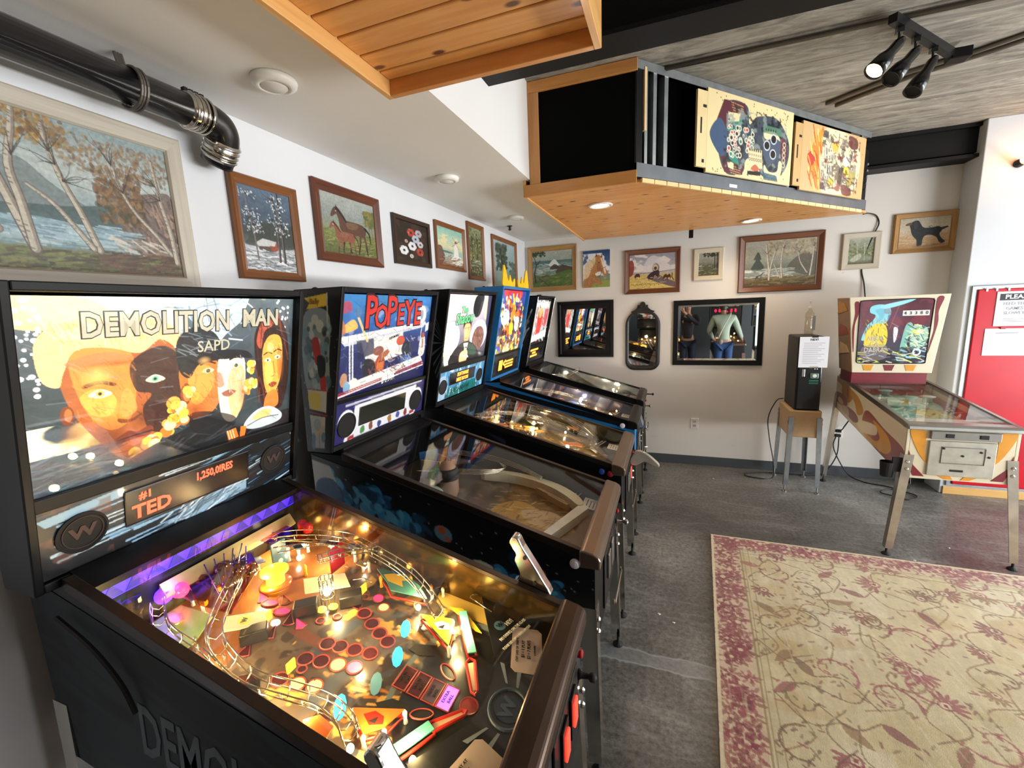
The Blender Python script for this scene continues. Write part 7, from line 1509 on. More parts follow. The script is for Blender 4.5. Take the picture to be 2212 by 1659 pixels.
def rrect(a0, a1, z0, z1, rb, rt2, n=7):
    out = []
    for cx, cz, r, s in ((a1 - rt2, z1 - rt2, rt2, 0), (a0 + rt2, z1 - rt2, rt2, 1), (a0 + rb, z0 + rb, rb, 2), (a1 - rb, z0 + rb, rb, 3)):
        for k in range(n + 1): a = PI / 2 * (s + k / n); out.append((cx + r * math.cos(a), cz + r * math.sin(a)))
    return out


o_ = rrect(1.172, 1.543, 1.072, 1.742, .10, .16); i_ = rrect(1.207, 1.500, 1.125, 1.708, .07, .11); m_ = [((a + c_) / 2, (b + d) / 2) for (a, b), (c_, d) in zip(o_, i_)]; n = len(o_)
v = [WB(*p, .002) for p in o_] + [WB(*p, .018) for p in o_] + [WB(*p, .032) for p in m_] + [WB(*p, .012) for p in i_] + [WB(*p, .002) for p in i_]; fs = []
for r in range(4): fs += [(r * n + k, r * n + (k + 1) % n, (r + 1) * n + (k + 1) % n, (r + 1) * n + k) for k in range(n)]
fs += [(4 * n + k, 4 * n + (k + 1) % n, (k + 1) % n, k) for k in range(n)]
fm = G().add(v, fs).ob('frame', mat('ebonised_carving', '#211d1b', .38, var=.3, nsc=30, bump=.4), t, smooth=True)
k = [WB(*p, .006) for p in i_]; G().add(k + [WB(*p, .003) for p in i_], [tuple(range(n)), tuple(reversed(range(n, 2 * n)))] + [(q, (q + 1) % n, (q + 1) % n + n, q + n) for q in range(n)]).ob('mirror_glass', M_MIRROR, t)
G().prism(cr([(1.23, 1.728), (1.27, 1.745), (1.30, 1.775), (1.302, 1.80), (1.325, 1.80), (1.335, 1.825), (1.357, 1.836), (1.379, 1.825), (1.389, 1.80), (1.412, 1.80), (1.414, 1.775), (1.444, 1.745), (1.484, 1.728), (1.44, 1.71), (1.357, 1.722), (1.274, 1.71)], 3, True), L - .028, L - .004, 'y').ob('crest', mat('ebonised_carving', '#211d1b'), fm, bevel=.004)
G().tube([(x, L - .030, z) for x, z in cr([(1.30, 1.765), (1.33, 1.775), (1.335, 1.80), (1.357, 1.812), (1.379, 1.80), (1.384, 1.775), (1.414, 1.765)], 4)], .005, 6).ob('crest_carving', mat('ebonised_carving', '#211d1b'), fm, smooth=True)
# ------------------------------------------------------------------ overhead: pipe, detectors, track light, conduits
pi = thing('drain_pipe', (.13, .3, 2.48), 'black drain pipe with chrome band couplings along the left wall', 'pipe')
M_PIPE = mat('black_abs_pipe', '#121214', .3, coat=.4)
G().tube([(.13, -2.6, 2.486), (.13, .705, 2.490)], .05, 24).ob('pipe_run', M_PIPE, pi, smooth=True)
G().tube(cr([(.13, .70, 2.490), (.13, .76, 2.489), (.128, .805, 2.478), (.118, .828, 2.452), (.095, .834, 2.415), (.06, .834, 2.372)], 5), .051, 22).ob('elbow', M_PIPE, pi, smooth=True)
for a, b in (((.13, .692, 2.490), (.13, .765, 2.489)), ((.112, .832, 2.440), (.072, .834, 2.388))):
    a, b = Vector(a), Vector(b); o = G().tube([a, b], .0545, 24).ob('coupling_sleeve', M_CHROME, pi, smooth=True)
    for k in range(4):
        p = a.lerp(b, .14 + .24 * k); d = (b - a).normalized(); u_ = d.orthogonal().normalized(); w_ = d.cross(u_)
        G().tube([p + (u_ * math.cos(t) + w_ * math.sin(t)) * .0565 for t in [2 * PI * j / 24 for j in range(24)]], .0035, 6, closed=True).ob('band_clamp', M_CHROME, o, smooth=True)
        if a.y < .75: G().box(p.x - .008, p.x + .008, p.y - .006, p.y + .006, p.z + .055, p.z + .068).ob('clamp_screw', M_RUB, o)
G().tube([(.13 + .056 * math.cos(t), .545, 2.487 + .056 * math.sin(t)) for t in [-2.4 + 4.2 * k / 18 for k in range(19)]] + [(.10, .545, 2.548), (.09, .545, 2.592)], .004, 6).ob('pipe_strap', mat('rusty_strap', '#6a625c', .5, .6), pi)
for dy in (-.008, .008): G().tube([(.13 + .057 * math.cos(t), .545 + dy, 2.487 + .057 * math.sin(t)) for t in [-2.4 + 4.2 * k / 18 for k in range(19)]] + [(.10, .545 + dy, 2.548), (.09, .545 + dy, 2.592)], .0045, 6).ob('pipe_strap', mat('rusty_strap', '#6a625c'), pi)

for y, lab in ((.842, 'nearest round white ceiling disc light beside the pine box'), (2.055, 'middle round white disc light on low ceiling'), (3.30, 'farthest round white disc light above the misty tree picture')):
    t = thing('disc_light', (.371, y, ZS), lab, 'ceiling light', 'white disc lights on the low ceiling')
    G().lathe([(.070, 0), (.073, -.006), (.070, -.018), (.056, -.026), (.046, -.027), (.044, -.022), (.0001, -.022)], (.371, y, ZS), n=36).ob('housing', M_WHITEP, t, smooth=True)
    G().lathe([(.043, -.0225), (.040, -.0265), (.0001, -.0275)], (.371, y, ZS), n=30).ob('diffuser', mat('opal_diffuser', '#e4e0d8', .5), t, smooth=True)
t = thing('sprinkler', (.182, 3.656, ZS), 'small dark sprinkler head on low ceiling near the corner', 'sprinkler')
G().lathe([(.026, 0), (.026, -.004), (.008, -.006), (.008, -.03), (.014, -.034), (.014, -.038), (.0001, -.038)], (.182, 3.656, ZS), n=14).ob('head', M_BLKM, t); G().tube([(.168, 3.656, ZS - .006), (.166, 3.656, ZS - .03), (.182, 3.656, ZS - .045), (.198, 3.656, ZS - .03), (.196, 3.656, ZS - .006)], .002, 5).ob('yoke', M_BLKM, t)

tl = thing('track_light', (2.87, 2.70, ZC), 'black ceiling track with three spot heads, one lit', 'track light')
A, B = Vector((2.615, 2.415, 3.083)), Vector((3.10, 2.965, 3.083)); d = (B - A).normalized(); n_ = Vector((-d.y, d.x, 0))
q = [A + n_ * .018, B + n_ * .018, B - n_ * .018, A - n_ * .018]; G().hexa([p + Vector((0, 0, -.005)) for p in q], [p + Vector((0, 0, .034)) for p in q]).ob('track', M_BLKM, tl)
M_HEAD = mat('black_spot_head', '#101011', .28, .3, coat=.4)
for k, (s_, lit) in enumerate(((.08, 1), (.26, 0), (.47, 0))):
    p = A + d * s_; j = p + Vector((0, 0, -.075)); ax = Vector((-.62, -.30, -.72)).normalized() if k < 2 else Vector((-.5, -.22, -.84)).normalized()
    o = G().box(p.x - .014, p.x + .014, p.y - .014, p.y + .014, p.z - .03, p.z).cyl(p, j, .006, 8).ob('stem', M_HEAD, tl)
    hd = G().lathe([(.014, -.03), (.024, .0), (.024, .06), (.038, .10), (.044, .175), (.040, .175), (.034, .12), (.0001, .11)], j, ax, 20).ob('spot_head', M_HEAD, tl, smooth=True)
    G().lathe([(.0001, .145), (.036, .150), (.039, .165)], j, ax, 18).ob('lamp_face', mat('lit_spot_face', '#ffe0a0', .4, emit=18, ecol='#ffd58a') if lit else M_RUB, hd)
    if lit: spot('lamp', j + ax * .19, j + ax * 2, 22, (1, .78, .5), 70, .7, .03, tl)
p = B; G().box(p.x - .03, p.x + .06, p.y - .05, p.y + .03, p.z - .02, p.z + .034).ob('feed_box', M_BLKM, tl, bevel=.004)
for off, lab in ((0, 'left of two thin grey conduits crossing the concrete ceiling'), (.075, 'right of two thin grey conduits crossing the concrete ceiling')):
    tag(G().tube([(2.64 + off, 3.47 + off * .9, 3.136), (2.95 + off, 3.20 + off * .8, 3.136), (3.25 + off, 3.06 + off * .6, 3.136), (3.92 + off, 2.62 + off * .6, 3.136)], .0125, 10).ob('conduit_pipe', mat('dusty_conduit', '#6c675e', .5, .5), smooth=True), lab, 'conduit', 'conduits on the concrete ceiling')
tag(G().tube([(1.50, 2.505, 3.134), (6.5, 2.505, 3.134)], .013, 8).ob('conduit_pipe', mat('dusty_conduit', '#6c675e'), smooth=True), 'straight grey conduit on the concrete ceiling beside the beam', 'conduit', 'conduits on the concrete ceiling')

# bare lamp at the right edge under the beam
t = thing('wall_lamp', (4.19, 4.38, 2.78), 'glowing warm lamp under the black beam at right edge', 'lamp')
G().lathe([(.03, 0), (.03, .02), (.018, .03), (.018, .06)], (4.20, 4.398, 2.78), (0, -1, 0), 14).ob('socket', M_RUB, t); G().ball((4.20, 4.31, 2.79), .035, 16).ob('globe', mat('warm_globe', '#ffb070', .3, emit=9, ecol='#ff9a50'), t, smooth=True); point('lamp', (4.20, 4.25, 2.80), 2.5, (1, .52, .22), .04, t)

# ------------------------------------------------------------------ two old playfield boards fixed to the stud wall
def board(s0, s1, z0, z1, label, cv, col):
    t = thing('playfield_board', dg((s0 + s1) / 2, z0, .02), label, 'playfield board', 'bare playfield boards on the stud wall')
    P = lambda s, z: (s, z)
    k = (s1 - s0) * .09; nz = (z1 - z0) * .05
    pts = [(s0, z0 + nz), (s0 + k, z0 + nz), (s0 + k, z0), (s1, z0), (s1, z1), (s0 + k, z1), (s0 + k, z1 - nz), (s0, z1 - nz)]; n = len(pts)
    v = [dg(s, z, .012) for s, z in pts] + [dg(s, z, .026) for s, z in pts]
    G().add(v, [tuple(range(n)), tuple(reversed(range(n, 2 * n)))] + [(i, (i + 1) % n, (i + 1) % n + n, i + n) for i in range(n)]).ob('board', mat('maple_board' + col, col, .45, var=.06), t)
    e = .004; cv.mesh('board_print', dg(s0 + k, z1 - e, .0265), dg(s1 - e, z1 - e, .0265), dg(s0 + k, z0 + e, .0265), dg(s1 - e, z0 + e, .0265), M_GLOSSP, t)
    for s, z, w_, h in ((s0 + .03, (z0 + z1) / 2 + .02, .012, .045), (s0 + .05, z1 - .11, .03, .008), (s0 + .05, z0 + .06, .02, .01)): G().add([dg(s, z - h, .0262), dg(s + w_, z - h, .0262), dg(s + w_, z + h, .0262), dg(s, z + h, .0262), dg(s, z - h, .0275), dg(s + w_, z - h, .0275), dg(s + w_, z + h, .0275), dg(s, z + h, .0275)], [(0, 1, 2, 3), (7, 6, 5, 4), (0, 4, 5, 1), (1, 5, 6, 2), (2, 6, 7, 3), (3, 7, 4, 0)]).ob('slot_plate', M_RUB, t)
    return t


c = Cv(210, 125, '#eed9a4', seed=91)
c.poly('#3f4a56', [(.10, .50), (.20, .10), (.42, .08), (.46, .30), (.55, .18), (.78, .14), (.93, .34), (.97, .54), (.93, .78), (.80, .94), (.62, .92), (.58, .70), (.44, .76), (.40, .94), (.20, .96)], 1, 1)
c.poly('#5a2330', [(.10, .34), (.17, .08), (.40, .06), (.42, .18), (.24, .22), (.20, .44)], 1); c.poly('#5a2330', [(.14, .72), (.20, .97), (.40, .97), (.42, .84), (.24, .80)], 1); c.poly('#3f5676', [(.03, .54), (.12, .32), (.20, .42), (.22, .62), (.16, .78)], 1, 1)
for a, b in ((.06, .20), (.84, .98)):
    for k in range(4): c.line('#c89a6a', .006, [(.24 + .01 * k, a + .03 + .03 * k), (.38, a + .05 + .03 * k)])
c.poly('#2f8a76', [(.22, .34), (.38, .26), (.38, .40), (.26, .48)], 1, 1); c.poly('#2f8a76', [(.22, .66), (.30, .70), (.36, .84), (.26, .80)], 1, 1); c.poly('#efdcae', [(.22, .22), (.36, .20), (.34, .30), (.22, .34)], 1); c.poly('#efdcae', [(.22, .80), (.30, .84), (.30, .92), (.24, .90)], 1)
c.blob('#8f9a96', .58, 22, 14, .7, .15, .9, .2, .95); c.blob('#1f2226', .62, 26, 16, .9, .12, .92, .18, .95)
for k in range(60): x, y = .22 + .3 * c.r.rand(), .34 + .4 * c.r.rand(); r0 = .010 + .014 * c.r.rand(); c.ell('#e4dfc8', x, y, r0); c.ell(['#2a2c30', '#8a8a7c', '#c8404c', '#3a8a78'][c.r.randint(4)], x, y, r0 * .6)
c.poly('#e6d6aa', [(.46, .62), (.62, .60), (.64, .84), (.48, .86)], 1); c.poly('#c86a4a', [(.50, .86), (.55, .80), (.60, .86), (.54, .89)], 1, 1)
for k in range(6): c.ell('#4a3a28', .48 + .025 * k, .62, .008, .018); c.ell('#6a6254', .48 + .027 * k, .74, .012, .022, ring=.4); c.ell('#b8aa88', .48 + .026 * k, .68, .010)
c.poly('#efdcae', [(.64, .36), (.76, .32), (.84, .40), (.80, .44), (.66, .44)], 1, 1); c.poly('#efdcae', [(.66, .78), (.72, .86), (.82, .84), (.84, .70), (.88, .72), (.86, .90), (.72, .94), (.66, .88)], 1, 1); c.poly('#4a566c', [(.64, .50), (.78, .40), (.86, .48), (.82, .66), (.72, .76), (.66, .70)], 1, 1); c.poly('#5c8a70', [(.62, .26), (.84, .26), (.88, .36), (.64, .36)], .8)
for x, y in ((.68, .52), (.76, .42), (.76, .62)): c.ell('#dfe4ea', x, y, .040); c.ell('#0c0c0e', x, y, .032)
c.poly('#6a2438', [(.86, .38), (.92, .42), (.94, .60), (.90, .70), (.86, .60)], .9, 1); c.poly('#2c5f74', [(.64, .88), (.82, .90), (.84, .98), (.66, .98)], .9)
for k in range(5): c.ell('#1c1c1e', .66 + .03 * k, .31, .006, .018); c.ell('#cfc4a0', .90, .46 + .07 * k, .022, ring=.4)
for k in range(50): c.ell('#1a1512', .05 + .92 * c.r.rand(), [.03 + .1 * c.r.rand(), .90 + .09 * c.r.rand()][k % 2], .005)
c.poly('#121010', [(.46, .90), (.62, .88), (.62, .94), (.46, .95)], 1)
board(.462, 1.452, 2.605, 3.088, 'bare cream playfield board with three black holes, nearer of two', c, '#e8d09a')
c = Cv(170, 110, '#d8b27c', seed=92)
c.poly('#efe2b8', [(.30, .06), (.74, .04), (.90, .22), (.92, .60), (.84, .90), (.66, .97), (.30, .94)], 1, 1); c.poly('#d8862c', [(.10, .50), (.22, .14), (.30, .04), (.26, .40), (.30, .90), (.24, .94), (.16, .72)], .95, 1); c.poly('#c8343a', [(.09, .46), (.16, .40), (.20, .52), (.16, .62), (.10, .58)], 1, 1); c.strokes(['#f0b030', '#c8541c', '#f2d880'], 40, .12, .30, .06, .92, .12, .014, 1.35, .3, .9)
c.blob('#5a4a44', .56, 16, 12, .85, .1, .9, .3, .86); c.blob('#8a2f3a', .62, 12, 10, .9, .05, .95, .3, .9); c.blob('#a8a090', .62, 18, 14, .9, .1, .9, .3, .86)
for y in (.36, .66):
    for k in range(4): c.line('#d8d4c4', .016, [(.34 + .035 * k, y - .12), (.36 + .035 * k, y + .10)])
c.poly('#e0c04a', [(.44, .22), (.56, .20), (.54, .32), (.46, .34)], 1); c.poly('#e0c04a', [(.42, .74), (.52, .76), (.50, .88), (.42, .86)], 1); c.poly('#6a2a30', [(.70, .04), (.84, .06), (.86, .20), (.74, .22)], .95, 1); c.poly('#6a2a30', [(.64, .82), (.78, .84), (.80, .97), (.66, .97)], .95, 1); c.poly('#f0ecd8', [(.64, .40), (.72, .34), (.76, .44), (.70, .52), (.64, .50)], 1, 1)
c.ell('#e8cf3c', .70, .60, .05); c.ell('#7a6a1c', .70, .60, .018); c.poly('#3a2a20', [(.58, .56), (.66, .54), (.62, .84), (.56, .80)], .9); c.poly('#b0a050', [(.76, .60), (.86, .62), (.78, .84), (.72, .80)], .9, 1); c.strokes(['#2a2018', '#c8b890', '#7a5a34', '#4a4a4a'], 110, .32, .86, .08, .92, .06, .012, .7, 1.4, .8)
c.poly('#3a3a3c', [(.30, .06), (.38, .06), (.38, .16), (.30, .16)], .9); c.poly('#3a3a3c', [(.30, .84), (.36, .84), (.36, .95), (.30, .95)], .9)
for k in range(40): c.ell('#2a2018', .1 + .86 * c.r.rand(), c.r.rand(), .005)
board(1.486, 2.478, 2.592, 3.062, 'bare tan playfield board with yellow disc, farther of two', c, '#d0a86e')

# ------------------------------------------------------------------ rug
def art_rug():
    c = Cv(540, 560, '#c8b992', ss=1, seed=101)
    c.mott(.10, 12, 14); c.blob('#b9a878', .54, 7, 9, .6); c.blob('#d8cdb0', .56, 9, 8, .55); c.blob('#b0935a', .60, 6, 8, .5); c.mott(.14, 120, 30)
    RD = ['#8f3c46', '#7a2c38', '#9c5054', '#86443e']; BR = ['#86623c', '#74503a', '#8e6c48', '#7a6644']

    def scroll(x, y, r, a0, turn, col, w_):
        pts = [(x + r * (1 - .75 * t) * math.cos(a0 + turn * t * 5.2), y + r * (1 - .75 * t) * math.sin(a0 + turn * t * 5.2) / c.asp) for t in [k / 16 for k in range(17)]]
        c.line(col, w_, pts, .8, 0, .5); return pts

    def palmette(x, y, s, a, col, col2):
        for k in range(-3, 4):
            b = a + k * .42; c.ell(col, x + s * .75 * math.cos(b), y + s * .75 * math.sin(b) / c.asp, s * .40, s * .13 / c.asp, b, .8)
        c.ell(col2, x, y, s * .40, al=.8); c.ell('#d6c7a6', x, y, s * .26, al=.9); c.ell(col, x, y, s * .12)
    for j in range(14):
        for i in range(12):
            x = .115 + .078 * i + c.r.uniform(-.03, .03); y = .09 + .068 * j + c.r.uniform(-.03, .03); a = c.r.uniform(0, 6.28); red = c.r.rand() < .66; col = RD[c.r.randint(4)] if red else BR[c.r.randint(4)]; kind = c.r.randint(5)
            if kind in (0, 1): palmette(x, y, .018 + .016 * c.r.rand(), a, col, RD[c.r.randint(4)])
            if kind in (1, 2, 3):
                p = scroll(x + .03 * math.cos(a), y + .03 * math.sin(a), .024 + .022 * c.r.rand(), a, c.r.choice((-1, 1)), col, .0050)
                for q in p[::2]: c.ell(col, q[0] + c.r.uniform(-.008, .008), q[1] + c.r.uniform(-.008, .008), .0055, .0022 / c.asp, c.r.rand() * 3, .75)
            if kind == 4: c.poly(col, cr([(x, y), (x + .022 * math.cos(a + .5), y + .022 * math.sin(a + .5)), (x + .05 * math.cos(a), y + .05 * math.sin(a)), (x + .02 * math.cos(a - .5), y + .02 * math.sin(a - .5))], 5, True), .75)
            c.line(BR[c.r.randint(4)], .0030, cr([(x, y), (x + .05 * math.cos(a + 2), y + .05 * math.sin(a + 2)), (x + .10 * math.cos(a + 2.7), y + .09 * math.sin(a + 2.7))], 6), .75)
            for k in range(7): c.ell(RD[c.r.randint(4)] if k % 3 == 0 else BR[c.r.randint(4)], x + c.r.uniform(-.07, .07), y + c.r.uniform(-.06, .06), .004 + .005 * c.r.rand(), .0022, c.r.rand() * 3, .65)
    for x0, x1, y0, y1 in ((.0, .070, 0, 1), (.93, 1, 0, 1), (0, 1, 0, .062), (0, 1, .94, 1)): c.poly('#cbb295', [(x0, y0), (x1, y0), (x1, y1), (x0, y1)], .92)
    rng = c.r

    def bord(n, fx):
        for k in range(n):
            x, y = fx(); col = RD[rng.randint(4)]; b = rng.rand() * 6.28; s = .006 + .007 * rng.rand()
            for q in range(4): c.ell(col, x + s * math.cos(b + q * 1.6), y + s * math.sin(b + q * 1.6) / c.asp, s * .85, s * .32 / c.asp, b + q * 1.6, .7)
            if k % 3 == 0: c.ell('#d8c4a4', x, y, s * .5, al=.85)
    bord(330, lambda: (.008 + .054 * rng.rand(), rng.rand())); bord(290, lambda: (rng.rand(), .008 + .046 * rng.rand())); bord(160, lambda: (.938 + .055 * rng.rand(), rng.rand())); bord(160, lambda: (rng.rand(), .945 + .05 * rng.rand()))
    for x in (.074, .080, .094): c.line('#8a7040', .0022, [(x, .066), (x, .94)], .7)
    for y in (.066, .072, .084): c.line('#8a7040', .0022, [(.075, y), (.93, y)], .6)
    c.line('#d9cba8', .006, [(.004, 0), (.004, 1)], .9); c.line('#d9cba8', .006, [(0, .004), (1, .004)], .9)
    c.strokes(['#e0d6b8', '#b8a87a', '#d4c8a0'], 500, 0, 1, 0, 1, .05, .0025, 1.45, .12, .3)
    return c.mott(.12, 250, 250)


rq = [(1.978, 3.035), (4.55, 2.990), (4.40, .33), (1.817, .36)]
rug = tag(G().hexa([(x, y, .001) for x, y in reversed(rq)], [(x, y, .0135) for x, y in reversed(rq)]).ob('rug', mat('rug_backing', '#2a251f', .95), bevel=0), 'faded beige rug with wine red floral border on the concrete', 'rug')
m, n, l, b = nt('rug_pile'); a_ = n.new('ShaderNodeVertexColor'); a_.layer_name = 'Col'; l.new(a_.outputs['Color'], b.inputs['Base Color']); b.inputs['Roughness'].default_value = .95; b.inputs['Sheen Weight'].default_value = .25; bumpn(n, l, b, noise(n, l, coords(n, l), 260, 3), .35, .004)
art_rug().mesh('rug_pile', *[(x, y, .014) for x, y in (rq[0], rq[1], rq[3], rq[2])], m, rug)

# scraps on the floor
r_ = random.Random(12)
for k, (x, y) in enumerate(((2.10, 4.25), (3.25, 3.05), (3.42, 3.02), (3.35, 3.6), (1.62, 2.0), (1.70, 1.95), (3.55, 3.3))):
    s = r_.uniform(.006, .013); a = r_.uniform(0, 3); tag(G().hexa([(x + s * math.cos(a + i * 1.57), y + s * .6 * math.sin(a + i * 1.57), .0005) for i in range(4)], [(x + s * .8 * math.cos(a + i * 1.57), y + s * .5 * math.sin(a + i * 1.57), .004) for i in range(4)]).ob('paper_scrap', M_PAPER),
        ('tiny white scrap on concrete below the large mirror', 'tiny scrap beside vintage machine front leg, left one', 'tiny scrap between vintage machine front legs', 'tiny scrap under the vintage machine cabinet', 'tiny scrap in aisle near second machine, farther one', 'tiny scrap in aisle near second machine, closer one', 'tiny scrap near the right leg of vintage machine')[k], 'scrap', 'scraps on the floor')

# ------------------------------------------------------------------ what the mirrors show: machines behind the camera and two people
for k, (xc, lab, col) in enumerate(((1.20, 'dark pinball machine behind the camera, left of player', '#1a1a1c'), (2.88, 'black pinball machine with red display that the player uses, in mirror', '#141416'), (3.80, 'grey pinball machine behind the camera, right of the player', '#3a3c40'))):
    Wb = turned(xc, -2.10, 1); t = thing('pinball_machine', (xc, -1.35, 0), lab, 'pinball machine', 'pinball machines behind the camera')
    pinball(Wb, -.29, .29, -.35, .35, 1.22, 1.92, t, cab=mat('cab' + col, col, .4), box=mat('cab' + col, col, .4)); f = bplane(1.22, 1.92)
    c = Cv(50, 40, '#26242a', seed=110 + k); c.strokes(['#a8482c', '#d8b060', '#2a4a7a', '#e0dccf'], 60, 0, 1, 0, 1, .3, .06, .5, 1.2, .8); cs = Cv(30, 10, '#101012')
    head(t, Wb, f, 1.22, 1.92, -.33, .33, 1.70 if k == 1 else 1.46, 1.895, c, M_DIMP, 1.25, 1.68 if k == 1 else 1.43, cs, M_DIMP, ((-.24, 1.33), (.24, 1.33)), .05)
    if k == 1:
        for j, ch in enumerate('52,250'): lettering(ch, .085, Vector(f(-.20 + .085 * j, 1.60, .013)), (0, 1, 0), (.2, 0, 1), mat('red_led', '#ff1038', .4, emit=5, ecol='#ff1038'), t, bold=.03, fn=Wb)
    c = Cv(60, 100, '#8a6a3c', seed=115 + k); c.mott(.4, 8, 10); c.strokes(['#f0c860', '#c8541c', '#2a2a3a', '#e8e0c8'], 90, 0, 1, 0, 1, .14, .04, .5, 1.4, .85)
    p_ = G().prism([(1.36, zp(1.36) - .002), (.352, zp(.352) - .002), (.352, zp(.352) - .015), (1.36, zp(1.36) - .015)], -.27, .27).ob('playfield', mat('playfield_ply', '#b08a55'), t, Wb); c.mesh('playfield_art', (.352, -.268, zp(.352)), (.352, .268, zp(.352)), (1.36, -.268, zp(1.36)), (1.36, .268, zp(1.36)), M_GLOSSP, p_, Wb)
    point('playfield_lamp', Wb(.7, .1, zp(.7) + .1), 1.2, (1, .75, .4), .03, t)
    for j in range(6): bulb(t, Wb, .35 + .13 * j, -.2 + .4 * ((j * 3) % 5) / 4, .05, M_BULB, .012)


def skinned(name, pts, edges, m, parent=None, sub=2):
    """pts: {key: ((x,y,z), radius)}; limbs grown round a skeleton"""
    ks = list(pts); me = bpy.data.meshes.new(name); me.from_pydata([pts[k][0] for k in ks], [(ks.index(a), ks.index(b)) for a, b in edges], []); me.materials.append(m)
    o = bpy.data.objects.new(name, me); COL.objects.link(o)
    md = o.modifiers.new('skin', 'SKIN'); md.use_smooth_shade = True
    for i, k in enumerate(ks):
        r = pts[k][1]; r = r if isinstance(r, tuple) else (r, r); me.skin_vertices[0].data[i].radius = r; me.skin_vertices[0].data[i].use_root = (i == 0)
    sd = o.modifiers.new('smooth', 'SUBSURF'); sd.levels = sd.render_levels = sub
    if parent: put(o, parent)
    return o


